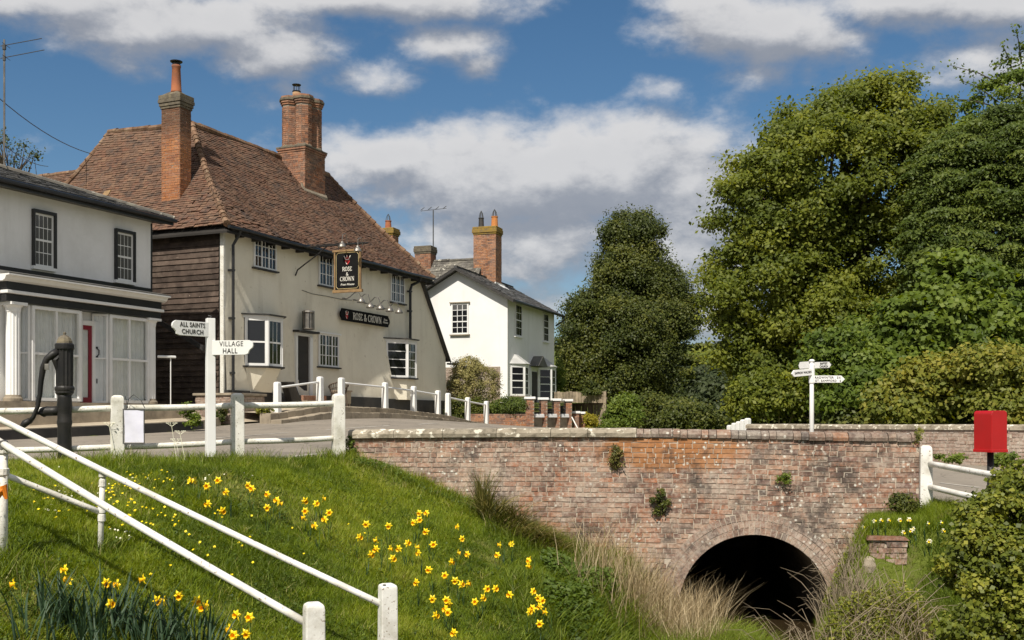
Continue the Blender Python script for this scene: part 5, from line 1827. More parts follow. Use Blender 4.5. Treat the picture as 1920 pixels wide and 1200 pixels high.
# verge boards and gutter
mb = MB()
for sgn in (0, 1):
    y0, y1 = (-.4, HW / 2) if sgn == 0 else (HW + .4, HW / 2)
    mb.prism([(-ov - .03, y0, HE + sl * -.4 + .0), (-ov - .03, y1, HA + .0), (-ov - .03, y1, HA + .12), (-ov - .03, y0, HE + sl * -.4 + .12)], (.03, 0, 0))
mb.build('barge_board', MT['tar'], hs2)
mb = MB(); mb.tube([(-ov, -.46, HE - .14), (HL + .3, -.46, HE - .12)], .055, 6); mb.tube([(HL + .28, -.45, HE - .14), (HL + .3, -.42, HE - .34), (HL - .05, -.1, HE - .62)], .045, 6)
mb.build('gutter', MT['black_paint'], hs2)
# gable window (reading direction runs away from the corner, so A->B goes towards it)
ta, _ = GFX.fac(879, 600); tb_, _ = GFX.fac(846.5, 600)
_, va = GFX.fac(862, 568.5); _, vb = GFX.fac(862, 627)
def gglass(r): return MT['glass_grey'] if r >= 4 else MT['glass']
seg_window(hs2, (-.015, tb_), (-.015, ta), vb, va, (3,), 5, fw=.07, bar=.035, depth=.03, glass=gglass, midrail=2, sill=MT['kerb'], head=MT['kerb'])
for (pa, pb_, yt, yb_) in ((965.5, 977.5, 571, 631), (1018, 1027.5, 588, 641)):
    ta, _ = HF.fac(pa, 600); tb_, _ = HF.fac(pb_, 600)
    pm = (pa + pb_) / 2
    seg_window(hs2, (ta, -.012), (tb_, -.012), HF.fac(pm, yb_)[1], HF.fac(pm, yt)[1], (3,), 4, fw=.06, bar=.025, depth=.035, midrail=2, sill=MT['house_white'])
# two canted bays and a door with a hood between them
def hbay(pc, yt, yb_, px_end):
    t_, _ = HF.fac(pc, 700, .5)
    te, _ = HF.fac(px_end, 700, .5)
    vT_, vB_ = HF.fac(pc, yt, .5)[1], HF.fac(pc, yb_, .5)[1]
    bay(hs2, t_ - .5, t_, te, te + .5, .5, vB_, vT_, 1, 4, 2, 4, base=.0, roofm=MT['sunlit_lead'], sillm=MT['kerb'], basem=MT['house_white'], rooftop=.55, side_mid=2, front_mid=2, ground=-.5)
hbay(983, 686, 742, 990)
hbay(1033.5, 691, 750, 1040.5)
ta, _ = HF.fac(996, 700, .05); tb_, _ = HF.fac(1008, 700, .05)
vT_, vB_ = HF.fac(1002, 697, .05)[1], -.1
mb = MB(); mb.bx(ta, tb_, -.03, 0, vB_, vT_)
d2 = mb.build('door', MT['door_dark'], hs2)
mb = MB(); mb.bx(ta - .12, ta - .003, -.08, 0, vB_, vT_ + .1); mb.bx(tb_ + .003, tb_ + .12, -.08, 0, vB_, vT_ + .1); mb.bx(ta - .12, tb_ + .12, -.08, 0, vT_ + .103, vT_ + .22)
mb.build('door_frame', MT['house_white'], d2)
mb = MB()
mb.prism([(ta - .25, -.5, vT_ + .24), (tb_ + .25, -.5, vT_ + .24), ((ta + tb_) / 2, -.5, vT_ + .75)], (0, .5, 0))
mb.build('door_hood', MT['lead'], hs2)
# brick patch low on the gable
mb = MB()
its = []
ybr0, _ = GFX.fac(938, 720); ybr1 = 4.75
zt_, _zb = GFX.fac(900, 688)[1], -.9
mb.bx(-.03, 0, ybr0, ybr1, _zb, zt_)
bp = mb.build('brick_plinth', MT['mortar_dark'], hs2)
chimney_bricks(bp, -.03, .2, ybr0, ybr1, _zb, zt_, MT['far_brick'], 0, 'L')
# chimneys of the white house
def stack(parent, x0, x1, y0, y1, z0, z1, brick, cap, pots, nparts=0, capg=.07, label=None):
    mb = MB(); mb.bx(x0, x1, y0, y1, z0, z1)
    c = mb.build('chimney', MT['mortar_dark'], parent, label=label)
    chimney_bricks(c, x0, x1, y0, y1, z0, z1 - .3, brick, nparts, 'LF', key=lambda t: -t[2])
    chimney_bricks(c, x0, x1, y0, y1, max(z0, z1 - 1.6), z1 - .3, brick, 0, 'RB')
    for g, za, zb2 in ((capg * .5, z1 - .29, z1 - .21), (capg, z1 - .205, z1 - .003), (capg * .7, z1, z1 + .1)):
        mb = MB(); mb.bx(x0 - g, x1 + g, y0 - g, y1 + g, za, zb2)
        mb.build('chimney_cap', cap, c, bev=.02)
    for (x, y, r, h, mat_) in pots:
        mb = MB(); mb.lathe([(r * 1.1, 0), (r * 1.1, .05), (r, .08), (r * .88, h - .06), (r, h - .04), (r, h)], (x, y, z1 + .08), 12)
        p = mb.build('chimney_pot', mat_, c, smooth=False)
        mb = MB()
        for k in range(6):
            a = k * math.pi / 3
            mb.tube([(x + r * .8 * math.cos(a), y + r * .8 * math.sin(a), z1 + .08 + h), (x + r * .5 * math.cos(a), y + r * .5 * math.sin(a), z1 + .08 + h + .22), (x, y, z1 + .08 + h + .36)], .013, 4)
        mb.build('bird_guard', MT['wire'], p)
    return c
c3 = stack(hs2, 3.55, 4.4, 1.85, 3.0, 5.2, 8.42, MT['orange_brick'], MT['lichen_cap'], ((3.95, 2.75, .14, .52, MT['tar']), (3.95, 2.05, .17, .55, MT['clay_orange'])), 200, label='tall orange brick chimney with two pots')
mb = MB(); mb.prism([(3.3, 1.8, 5.55), (4.7, 1.8, 5.55), (4.7, 1.75, 5.75), (3.3, 1.75, 5.75)], (0, .05, 0)); mb.quad((3.5, 1.3, 5.38), (4.5, 1.3, 5.38), (4.5, 1.84, 5.75), (3.5, 1.84, 5.75))
mb.build('flashing', MT['clean_white'], c3)
ya_, _ = Frame(HF.w(4, 0, 0).x, HF.w(4, 0, 0).y, .96, -.946, .325).fac(785, 480), 0
GX4 = Frame(HF.w(4, 0, 0).x, HF.w(4, 0, 0).y, .96, -.946, .325)
y1_, _ = GX4.fac(784, 480); y0_, zt4 = GX4.fac(813, 466)
c4 = stack(hs2, 3.6, 4.3, y0_, y1_, 6.2, zt4, MT['stack_brick'], MT['grey_cap'], (), 0, .06, label='short dark brick chimney')
mb = MB(); yq, zq = GX4.fac(813, 394); mb.tube([(4.0, y0_ + .02, 6.4), (4.0, y0_ + .02, zq)], .03, 5); mb.tube([(4.0, y0_ + .7, zq), (4.0, y0_ - .7, zq + .05)], .012, 4)
for k in range(4): mb.tube([(3.8, y0_ + .6 - k * .4, zq), (4.2, y0_ + .6 - k * .4, zq + .2)], .02, 4)
mb.build('aerial', MT['wire'], hs2)

# cottage hidden behind the pub, of which the lichen-capped stack shows
KC = P(741, 560, 56)
cot = thing('rear_cottage', 'cottage behind the pub showing only its brick chimney with orange lichen cap', 'house', (KC.x, KC.y, 0), HF.rot)
mb = MB(); mb.bx(-3, 3, -2, 3, -1, 5.0); mb.build('wall', MT['cream'], cot)
mb = MB(); mb.prism([(-3.2, -2.3, 4.9), (3.2, -2.3, 4.9), (3.2, .5, 7.3), (-3.2, .5, 7.3)], (0, 0, .1)); mb.prism([(-3.2, 3.3, 4.9), (-3.2, .5, 7.3), (3.2, .5, 7.3), (3.2, 3.3, 4.9)], (0, 0, .1)); mb.build('roof', MT['slate'], cot)
zt_ = (788 - 432) / 2000 * 56
stack(cot, -.35, .35, -.02, .82, 6.2, zt_, MT['orange_brick'], MT['lichen_cap'], ((0, .4, .17, .45, MT['terracotta']),), 0, .09)

# ================================================================== forecourt of the pub with two-step kerb
def kz(t):          # height of the upper kerb along the pub front
    return float(np.interp(t, [-1.2, -.4, 1.6, 5.4, 7.3, 9.2, 10.0, 11.6, 13.3, 15], [.18, .22, .42, .40, .31, .21, .15, -.02, -.16, -.26]))
ts = np.linspace(-1.0, 14.6, 40)
def kpt(t, out, z): 
    p = PF.w(t, -out, 0); return (p.x, p.y, z)
mb = MB()
for a, b in zip(ts[:-1], ts[1:]):
    mb.quad(kpt(a, 2.2, kz(a)), kpt(b, 2.2, kz(b)), kpt(b, .0, kz(b) + .10), kpt(a, .0, kz(a) + .10))
mb.build('forecourt', MT['paving'], kind='structure')
for a, b in zip(ts[:-1], ts[1:]):
    mb = MB()
    e = .012
    # upper course
    z0 = kz(a) - .002 + random.uniform(-.01, .01); z1 = kz(b) - .002 + random.uniform(-.01, .01)
    mb.hexa([kpt(a + e, 2.36, z0 - .4), kpt(b, 2.36, z1 - .4), kpt(b, 2.0, z1 - .4), kpt(a + e, 2.0, z0 - .4)], [kpt(a + e, 2.36, z0), kpt(b, 2.36, z1), kpt(b, 2.0, z1 + .015), kpt(a + e, 2.0, z0 + .015)])
    mb.build('kerb_stone', MT['kerb'], kind='structure', bev=.012)
    mb = MB()
    z0 -= .17; z1 -= .17
    mb.hexa([kpt(a + e, 2.72, z0 - .5), kpt(b, 2.72, z1 - .5), kpt(b, 2.365, z1 - .5), kpt(a + e, 2.365, z0 - .5)], [kpt(a + e, 2.72, z0), kpt(b, 2.72, z1), kpt(b, 2.365, z1), kpt(a + e, 2.365, z0)])
    mb.build('kerb_stone', MT['kerb'], kind='structure', bev=.012)
# sloping apron where the pavement runs down to the road on the left
mb = MB()
ap = [(-7.4, 29.2, -.05), (-6.2, 30.2, .02), (-5.9, 31.3, .2), (-6.6, 31.6, .5), (-8.2, 30.9, .5), (-8.9, 29.6, .2)]
mb.add([(x, y, z) for x, y, z in ap], [tuple(range(6))])
mb.build('pavement', MT['paving'], kind='structure')

# ------------------------------------------------------------------ white posts with a rail along the forecourt
def taper_post(root, h, w, d, mat, name='post', cham=.05, ground=.35):
    mb = MB()
    b0 = [(-w * .56, -d * .56, -ground), (w * .56, -d * .56, -ground), (w * .56, d * .56, -ground), (-w * .56, d * .56, -ground)]
    t0 = [(-w / 2, -d / 2, h - cham * 1.2), (w / 2, -d / 2, h - cham * 1.2), (w / 2, d / 2, h - cham * 1.2), (-w / 2, d / 2, h - cham * 1.2)]
    mb.hexa(b0, t0)
    t1 = [(x * .93, y * .93, h - cham * .4) for x, y, _ in t0]
    t2 = [(x * .55, y * .55, h) for x, y, _ in t0]
    b = len(mb.v)
    mb.v += t1 + t2
    top = [4, 5, 6, 7]
    mb.f = [f for f in mb.f if f != (4, 5, 6, 7)]
    for i in range(4):
        j = (i + 1) % 4
        mb.f.append((top[i], top[j], b + j, b + i)); mb.f.append((b + i, b + j, b + 4 + j, b + 4 + i))
    mb.f.append((b + 4, b + 5, b + 6, b + 7))
    return mb.build(name, mat, root, bev=.014, seg=2)
posts = [(520, 716, 775), (600, 706, 760), (640, 708, 763), (722, 717, 767), (775.5, 724, 772), (821, 732, 778), (840, 737, 781), (877, 745, 790), (912, 752, 796)]
DP = ['by the sloping end of the kerb left of the pub door', 'to the right of the pub door by the chair', 'behind the tall roadside post at the wall end', 'before the plastered pub wall left of the right bay', 'beneath the right bay window of the pub', 'by the foot of the pub lean-to wall, left of a gap', 'before the round shrub, right of the gap in the rail', 'below the middle of the round shrub', 'at the far end of the rail above the low brick wall']
FP = []
for (px, yt, yb_), dsc in zip(posts, DP):
    t, _ = PF.fac(px, 788, 2.18)
    w = PF.w(t, -2.18, 0)
    zt_ = (788 - yt) / 2000 * w.y; zb_ = (788 - yb_) / 2000 * w.y
    fp = thing('railing_post', 'short white post ' + dsc, 'post', (w.x, w.y, zb_), PF.rot, 'white posts along the pub kerb')
    taper_post(fp, zt_ - zb_, .16, .16, MT['clean_white'], ground=.3)
    FP.append((w.x, w.y, zb_, zt_))
def rail_between(a, b, za, zb_, r, name, mat, label, group, sagk=0):
    mb = MB(); 
    pts_ = [Vector((a[0], a[1], za)).lerp(Vector((b[0], b[1], zb_)), i / 6) - Vector((0, 0, sagk * math.sin(math.pi * i / 6))) for i in range(7)]
    mb.tube(pts_, r, 8)
    o = mb.build(name, mat, None, smooth=True)
    return props(o, label, 'rail', group)
RL = {(0, 1): 'rising towards the pub door', (2, 3): 'below the wall left of the right bay', (3, 4): 'below the right bay window', (4, 5): 'before the pub lean-to wall', (6, 7): 'before the left half of the round shrub', (7, 8): 'at the far end over the low brick wall'}
for (i, j), s_ in RL.items():
    a, b = FP[i], FP[j]
    rail_between(a, b, a[3] - .16, b[3] - .16, .032, 'railing_bar', MT['clean_white'], 'white tube rail between kerb posts ' + s_, 'rails along the pub kerb')

# ------------------------------------------------------------------ garden wall with piers, fence
def brick_pier(px, d, y_top, y_bot, w, label, sides='LF', n=60):
    p = P(px, y_bot, d)
    h = (y_bot - y_top) / 2000 * d
    r = thing('brick_pier', label, 'pier', (p.x, p.y, p.z), -.08, 'brick piers of the garden wall')
    mb = MB(); mb.bx(-w / 2, w / 2, -w / 2, w / 2, -.5, h - .1); c = mb.build('core', MT['mortar_dark'], r)
    chimney_bricks(r, -w / 2, w / 2, -w / 2, w / 2, -.1, h - .1, MT['stack_brick'], n, 'LF', key=lambda t: -t[2])
    mb = MB(); mb.bx(-w / 2 - .06, w / 2 + .06, -w / 2 - .06, w / 2 + .06, h - .095, h); mb.build('cap_stone', MT['clean_white'], r, bev=.012)
    return p, h
PR = [(994, 43.0, 744, 803, 'leftmost and tallest brick pier with white cap'), (1019, 43.8, 745.5, 800, 'second from the left of the brick piers with ironwork between'), (1043, 44.6, 747.5, 801, 'third from the left of the brick piers with ironwork between'), (1065, 45.4, 748.5, 802, 'fourth brick pier, at the right end of the ironwork'),
      (1080, 45.8, 771, 805, 'left one of the two lower brick piers beside the yellow shrub'), (1092, 46.2, 772, 806, 'right one of the two lower brick piers beside the yellow shrub')]
PP = []
for (px, d, yt, yb_, lb) in PR:
    PP.append(brick_pier(px, d, yt, yb_, .33 if yt < 760 else .26, lb))
for k, nm in enumerate(('left', 'middle', 'right')):
    (pa, ha), (pb_, hb_) = PP[k], PP[k + 1]
    z0 = pa.z - .2
    zc = (788 - 783) / 2000 * pa.y; zt2 = (788 - 776) / 2000 * pa.y; zi = (788 - 752) / 2000 * pa.y
    gw = thing('garden_wall_bay', nm + ' bay of grey garden wall with white coping and black ironwork on top', 'wall', (0, 0, 0), 0, 'bays between the brick piers')
    fr = Frame(pa.x, pa.y, 0, pb_.x - pa.x, pb_.y - pa.y); ln_ = math.hypot(pb_.x - pa.x, pb_.y - pa.y)
    def q(u, y, z): return fr.w(u, y, z)
    mb = MB(); mb.hexa([q(.1, -.06, z0), q(ln_ - .1, -.06, z0), q(ln_ - .1, .1, z0), q(.1, .1, z0)], [q(.1, -.06, zc), q(ln_ - .1, -.06, zc), q(ln_ - .1, .1, zc), q(.1, .1, zc)]); mb.build('wall_panel', MT['kerb'], gw)
    mb = MB(); mb.hexa([q(.14, -.16, zc + .003), q(ln_ - .14, -.16, zc + .003), q(ln_ - .14, .14, zc + .003), q(.14, .14, zc + .003)], [q(.14, -.13, zt2), q(ln_ - .14, -.13, zt2), q(ln_ - .14, .11, zt2), q(.14, .11, zt2)]); mb.build('coping_stone', MT['clean_white'], gw, bev=.02)
    mb = MB()
    nbr = 7
    for i in range(nbr):
        u = .2 + (ln_ - .4) * i / (nbr - 1)
        mb.tube([q(u, 0, zt2), q(u, 0, zi)], .012, 4)
        mb.tube([q(u, 0, zi), q(u, 0, zi + .07)], [.02, .004], 4)
        if i < nbr - 1:
            u2 = u + (ln_ - .4) / (nbr - 1)
            for zz in (zt2 + .1, zt2 + .26):
                mb.tube([q(u, 0, zz), q((u + u2) / 2, 0, zz + .08), q(u2, 0, zz), q((u + u2) / 2, 0, zz - .08), q(u, 0, zz)], .012, 4)
    for zz in (zt2 + .05, zi - .12): mb.tube([q(.17, 0, zz), q(ln_ - .17, 0, zz)], .014, 4)
    mb.build('ironwork', MT['black_iron'], gw)
# plank leaning on the right pier
mb = MB(); mb.tube([P(1072, 782, 44.6), P(1084, 805, 44.4)], .03, 4); o = mb.build('prop_board', MT['white_paint'], None); props(o, 'pale board leaning at the right end of the ironwork piers', 'board')
# low brick wall in front of the shrubs
lw = thing('low_brick_wall', 'low orange brick garden wall under the clipped shrubs', 'wall', (0, 0, 0))
a, b = P(880, 800, 42.2), P(990, 803, 42.9)
fr = Frame(a.x, a.y, 0, b.x - a.x, b.y - a.y); ln_ = math.hypot(b.x - a.x, b.y - a.y)
zt_ = .25
mb = MB(); mb.hexa([fr.w(0, 0, -.6), fr.w(ln_, 0, -.6), fr.w(ln_, .22, -.6), fr.w(0, .22, -.6)], [fr.w(0, 0, zt_), fr.w(ln_, 0, zt_), fr.w(ln_, .22, zt_), fr.w(0, .22, zt_)]); mb.build('wall_core', MT['mortar'], lw)
its = []
for (uc, y, zc, l, h, rz) in course_bricks(0, ln_, -.5, lambda u_: zt_, ch=.0765):
    p = fr.w(uc, y, 0); its.append((p.x, p.y, zc, l, h, fr.rot))
lay_bricks(lw, its, MT['orange_brick'], 140, key=lambda t: -t[2], depth=.05)
# raised garden ground behind it
def garden_z(x, y): return np.full(np.shape(x), .30)
gpoly = [(a.x, a.y + .25), (b.x, b.y + .25), (.9, 43.3), (2.5, 46.3), (4.6, 48.6), (4.2, 56), (-6.5, 56), (-6, 46), (-2.9, 44.4)]
sheet(gpoly, lambda x, y: .28 + .5 * sstep(np.asarray(y), 43, 47), 1.2, 'garden_ground', MT['meadow'], kind='structure')
# close-boarded fence
fz = thing('board_fence', 'weathered grey brown close-boarded fence right of the white house', 'fence', (0, 0, 0))
a, b = P(1039, 790, 49.5), P(1137, 790, 48.0)
fr = Frame(a.x, a.y, 0, b.x - a.x, b.y - a.y); ln_ = math.hypot(b.x - a.x, b.y - a.y)
nb = 17
for i in range(nb):
    u = ln_ * i / nb
    mb = MB(); zt_ = 1.32 + random.uniform(-.03, .03) - .02 * i / nb; y_ = random.uniform(-.012, .012)
    mb.hexa([fr.w(u, y_, -.4), fr.w(u + ln_ / nb - .012, y_ - .01, -.4), fr.w(u + ln_ / nb - .012, y_ + .01, -.4), fr.w(u, y_ + .02, -.4)], [fr.w(u, y_, zt_), fr.w(u + ln_ / nb - .012, y_ - .01, zt_), fr.w(u + ln_ / nb - .012, y_ + .01, zt_), fr.w(u, y_ + .02, zt_)])
    mb.build('fence_board', MT['fence_wood'], fz)
for z in (.1, .95):
    mb = MB(); mb.hexa([fr.w(0, .03, z), fr.w(ln_, .03, z), fr.w(ln_, .09, z), fr.w(0, .09, z)], [fr.w(0, .03, z + .09), fr.w(ln_, .03, z + .09), fr.w(ln_, .09, z + .09), fr.w(0, .09, z + .09)]); mb.build('fence_rail', MT['fence_wood'], fz)
# ================================================================== roadside fence of white concrete posts on the left
def ground_at(x, y): return float(G(x, y))
LP = []
for k, (px, yt, d, dsc) in enumerate(((220, 741, 15.05, 'leftmost big white roadside post with the blank notice hung beside it'), (445, 737, 15.75, 'big white roadside post right of the village hall signpost'), (634.5, 738, 16.55, 'big white roadside post at the left end of the brick bridge wall'), (-90, 744, 14.4, 'white roadside post beyond the left edge'))):
    p = P(px, yt, d)
    if k == 3:
        LP.append(p); continue
    zb_ = ground_at(p.x, p.y)
    pr = thing('roadside_post', dsc, 'post', (p.x, p.y, zb_), math.radians(24), 'big white posts of the roadside fence')
    taper_post(pr, p.z - zb_, .172, .172, MT['post_paint'], cham=.06, ground=.4)
    LP.append(p)
# wedge-shaped tapered backs are part of the posts
names = ['left of the notice', 'behind the black pump and signpost', 'between the two right posts']
def zrail(px, y, d): return P(px, y, d)
up = [(-90, 772, 14.4), (220, 765, 15.05), (445, 760, 15.75), (634.5, 756, 16.55)]
lo = [(-90, 846, 14.4), (220, 838, 15.05), (445, 828, 15.75), (634.5, 821, 16.55)]
for nm, pts_, r in (('upper', up, .045), ('lower', lo, .042)):
    for i, s_ in enumerate(('from the left edge past the black pump to the notice post', 'passing behind the village hall signpost', 'ending at the brick bridge wall')):
        a, b = P(*pts_[i]), P(*pts_[i + 1])
        mb = MB()
        mb.tube([a.lerp(b, f) + Vector((0, 0, -.012 * math.sin(math.pi * f))) for f in np.linspace(0, 1, 9)], r, 10)
        o = mb.build('fence_rail', MT['post_paint'], None, smooth=True)
        props(o, nm + ' white tube rail ' + s_, 'rail', 'rails of the roadside fence')

# blank notice in a clear sleeve, tied to the post
nt_ = thing('notice', 'blank white sheet in a plastic sleeve hung on the roadside rails', 'notice', P(253, 832, 15.02))
w_, h_ = 36 / 2000 * 15.02, 60 / 2000 * 15.02
mb = MB()
n = 8
vs, fs = [], []
for i in range(n + 1):
    for j in range(n + 1):
        u, v_ = i / n, j / n
        vs.append(((u - .5) * w_ + .012 * (1 - v_), -.055 + .012 * math.sin(u * 5 + v_ * 3), v_ * h_ + .02))
for i in range(n):
    for j in range(n):
        a = i * (n + 1) + j
        fs.append((a, a + n + 1, a + n + 2, a + 1))
mb.add(vs, fs)
mb.add([(x, y + .006, z) for x, y, z in vs], [f[::-1] for f in fs])
mb.build('paper', MT['paper'], nt_, smooth=True)
mb = MB()
for xx in (-w_ / 2 - .01, w_ / 2 + .012): mb.bx(xx - .006, xx + .006, -.06, -.045, .0, h_ + .04)
mb.bx(-w_ / 2, w_ / 2, -.06, -.045, -.01, .012); mb.bx(-w_ / 2, w_ / 2, -.06, -.045, h_ + .03, h_ + .042)
mb.build('sleeve', MT['wire'], nt_)
mb = MB(); mb.tube([(-.12, 0, h_ + .03), (-.08, -.03, h_ + .18), (.0, -.05, h_ + .24), (.1, -.04, h_ + .16), (.14, 0, h_ + .05)], .006, 4); mb.tube([(-.1, 0, h_ + .05), (-.13, -.02, h_ + .22), (.02, -.04, h_ + .15)], .006, 4)
mb.build('tie_wire', MT['wire'], nt_)

# village pump
pp = P(121, 850, 14.75)
zg = ground_at(pp.x, pp.y)
pump = thing('water_pump', 'black cast iron village pump with fluted barrel and long curved handle', 'pump', (pp.x, pp.y, zg))
def pz(y): return (788 - y) / 2000 * 14.75 - zg
s_ = 14.75 / 2000
mb = MB(); mb.lathe([(13 * s_, -.1), (13 * s_, pz(845)), (12.4 * s_, pz(800)), (13.5 * s_, pz(794)), (13.5 * s_, pz(790)), (12.6 * s_, pz(786)), (12.8 * s_, pz(770)), (14 * s_, pz(765)), (12.6 * s_, pz(745)), (13 * s_, pz(738))], n=20)
mb.build('lower_barrel', MT['black_iron'], pump, smooth=True)
mb = MB(); mb.lathe([(13.2 * s_, pz(741)), (16.5 * s_, pz(737)), (16.5 * s_, pz(733)), (17.5 * s_, pz(731)), (17.5 * s_, pz(727)), (15.5 * s_, pz(724))], n=20)
mb.build('collar', MT['black_iron'], pump, smooth=False)
mb = MB(); mb.lathe([(15.0 * s_, pz(726)), (15.3 * s_, pz(720)), (15.5 * s_, pz(660)), (16 * s_, pz(654))], n=28, flute=.10)
mb.build('fluted_barrel', MT['black_iron'], pump)
mb = MB(); mb.lathe([(17 * s_, pz(655)), (17.3 * s_, pz(653)), (17.3 * s_, pz(646)), (15.5 * s_, pz(644))], n=20); mb.build('cap_ring', MT['black_iron'], pump)
mb = MB(); mb.lathe([(14.5 * s_, pz(645)), (14 * s_, pz(640)), (11.5 * s_, pz(634)), (7 * s_, pz(630)), (3 * s_, pz(628.5)), (2.4 * s_, pz(627)), (3 * s_, pz(625.5)), (2.6 * s_, pz(623.5)), (.6 * s_, pz(622.5))], n=20, flute=.06)
mb.build('cap', MT['grey_cap'], pump)
def pq(x, y, dy=0.0): return ((x - 121) * s_, dy, pz(y))
mb = MB(); mb.tube([pq(112, 770), pq(98, 771), pq(88, 771), pq(80, 773), pq(77, 777)], [.068, .066, .068, .07, .066], 12)
mb.lathe([(.08, -.02), (.08, .02)], pq(78, 775), 12)
mb.build('spout', MT['black_iron'], pump, smooth=True)
mb = MB(); mb.tube([pq(112, 660, -.06), pq(104, 666, -.10), pq(95, 674, -.12), pq(88, 690, -.12), pq(84, 715, -.12), pq(82, 740, -.12), pq(78, 762, -.12), pq(70, 782, -.12), pq(62, 792, -.12)], [.06, .055, .045, .042, .036, .032, .028, .03, .035], 8)
mb.tube([pq(64, 788, -.12), pq(54, 794, -.12), pq(46, 803, -.12)], [.04, .052, .03], 8)
mb.tube([pq(76, 745, -.12), pq(75, 760, -.12)], .012, 5)
mb.build('handle', MT['black_iron'], pump, smooth=True)
mb = MB(); mb.tube([pq(114, 668, -.05), pq(108, 676, -.08), pq(112, 694, -.06)], [.05, .045, .03], 8); mb.build('handle_bracket', MT['black_iron'], pump)
mb = MB(); mb.bx(-.028, .028, -.005, .005, -.04, .04, Matrix.Translation(Vector(pq(97.5, 689, -.17)))); mb.build('padlock', MT['steel'], pump, bev=.004)

# ================================================================== finger posts
def finger_post(name, label, px, ytop, d, w, base_px=None):
    p = P(px, ytop, d)
    zb_ = ground_at(p.x, p.y) if base_px is None else (788 - base_px) / 2000 * d
    return thing(name, label, 'signpost', (p.x, p.y, zb_)), p.z - zb_
sp, h_ = finger_post('finger_post', 'white wooden signpost with arms to All Saints Church and Village Hall', 394.5, 597, 15.2, .14)
mb = MB()
R30 = Matrix.Rotation(math.radians(28), 4, 'Z')
w_ = .058
mb.hexa([R30 @ Vector((x, y, .10)) for x, y in ((-w_ * 1.12, -w_ * 1.12), (w_ * 1.12, -w_ * 1.12), (w_ * 1.12, w_ * 1.12), (-w_ * 1.12, w_ * 1.12))], [R30 @ Vector((x, y, h_)) for x, y in ((-w_, -w_), (w_, -w_), (w_, w_), (-w_, w_))])
mb.build('post', MT['clean_white'], sp, bev=.008)
mb = MB()
mb.hexa([R30 @ Vector((x, y, -.3)) for x, y in ((-.075, -.075), (.075, -.075), (.075, .075), (-.075, .075))], [R30 @ Vector((x, y, .098)) for x, y in ((-.07, -.07), (.07, -.07), (.07, .07), (-.07, .07))])
mb.build('post_foot', MT['tar'], sp)
def arm(parent, origin, dirv, ln, hgt, shape, th=.035, name='sign_arm', mat=None, slant=0.0):
    """a board starting at origin running along dirv (plan), centred on origin's height; shape: outline in (0..1, -.5...5)"""
    dv = Vector((dirv[0], dirv[1], 0)).normalized(); nv = Vector((dv.y, -dv.x, 0))
    if nv.y > 0: nv = -nv
    o = Vector(origin)
    mb = MB()
    mb.prism([o + dv * (u * ln) + Vector((0, 0, v_ * hgt + slant * u)) + nv * (th / 2) for u, v_ in shape], -nv * th)
    a = mb.build(name, mat or MT['clean_white'], parent, bev=.004)
    return a, dv, nv
ogee = [(0, -.5), (.80, -.5), (.88, -.42), (.895, -.25), (.93, -.12), (.98, -.02), (1.0, .12), (.99, .30), (.95, .42), (.90, .5), (0, .5)]
zA = (788 - 619) / 2000 * 15.2 - sp.location.z
av = Vector((-.40, -.43))
a_, dv, nv = arm(sp, (-.02, -.06, zA), av, .56, .205, ogee)
xd = -dv
oc = Vector((-.02, -.06, zA)) + dv * .25 + nv * .0185
text_on(sp, 'ALL SAINTS', .090, MT['tar'], oc + Vector((0, 0, .05)), xd, wx=.76, spacing=1.12, bold=.0012)
text_on(sp, 'CHURCH', .090, MT['tar'], oc + Vector((0, 0, -.046)) , xd, wx=.84, spacing=1.12, bold=.0012)
zA = (788 - 652.5) / 2000 * 15.2 - sp.location.z
av = Vector((.60, -.10))
a_, dv, nv = arm(sp, (.04, -.03, zA), av, .615, .205, ogee)
oc = Vector((.04, -.03, zA)) + dv * .27 + nv * .0185
text_on(sp, 'VILLAGE', .100, MT['tar'], oc + Vector((0.02, 0, .048)), dv, wx=.86, spacing=1.14, bold=.0012)
text_on(sp, 'HALL', .100, MT['tar'], oc + Vector((0, 0, -.05)), dv, wx=.86, spacing=1.14, bold=.0012)
mb = MB(); mb.tube([(-.0, -.02, h_), (.02, -.02, h_ + .03), (-.03, 0, h_ + .04)], .006, 4); mb.build('loose_wire', MT['wire'], sp)

dR = 20.0
sp2, h_ = finger_post('finger_post', 'slim white signpost behind the bridge wall, lettered SAFFRON WALDEN and RADWINTER', 1522, 679, dR, .1, base_px=880)
s2 = dR / 2000
mb = MB(); mb.tube([(0, 0, -.3), (0, 0, 1.3), (0, 0, h_)], [.044, .042, .036], 12); mb.build('post', MT['clean_white'], sp2, smooth=True)
mb = MB(); mb.lathe([(.03, 0), (.05, .012), (.055, .035), (.035, .055), (.01, .06)], (0, 0, h_ - .005), 12)
mb.build('finial', MT['clean_white'], sp2, smooth=True)
mb = MB(); mb.lathe([(.05, 0), (.055, .02), (.055, .34), (.05, .36)], (0, 0, h_ - .40), 12); mb.build('arm_collar', MT['clean_white'], sp2)
point = [(0, -.5), (.88, -.5), (1, 0), (.88, .5), (0, .5)]
def z2(y): return (788 - y) / 2000 * dR - sp2.location.z
a_, dv, nv = arm(sp2, (.03, -.03, z2(711)), (.58, .0), .58, .132, point, .03)
oc = Vector((.03, -.03, z2(711))) + dv * .26 + nv * .0165
text_on(sp2, 'RADWINTER   3¼', .058, MT['tar'], oc + Vector((0, 0, .028)), dv, wx=.98, spacing=1.1)
text_on(sp2, 'GT. SAMPFORD   6', .058, MT['tar'], oc + Vector((0, 0, -.032)), dv, wx=.94, spacing=1.1)
a_, dv, nv = arm(sp2, (-.02, -.05, z2(697.5)), (-.42, -.22), .49, .125, point, .03, slant=-.045)
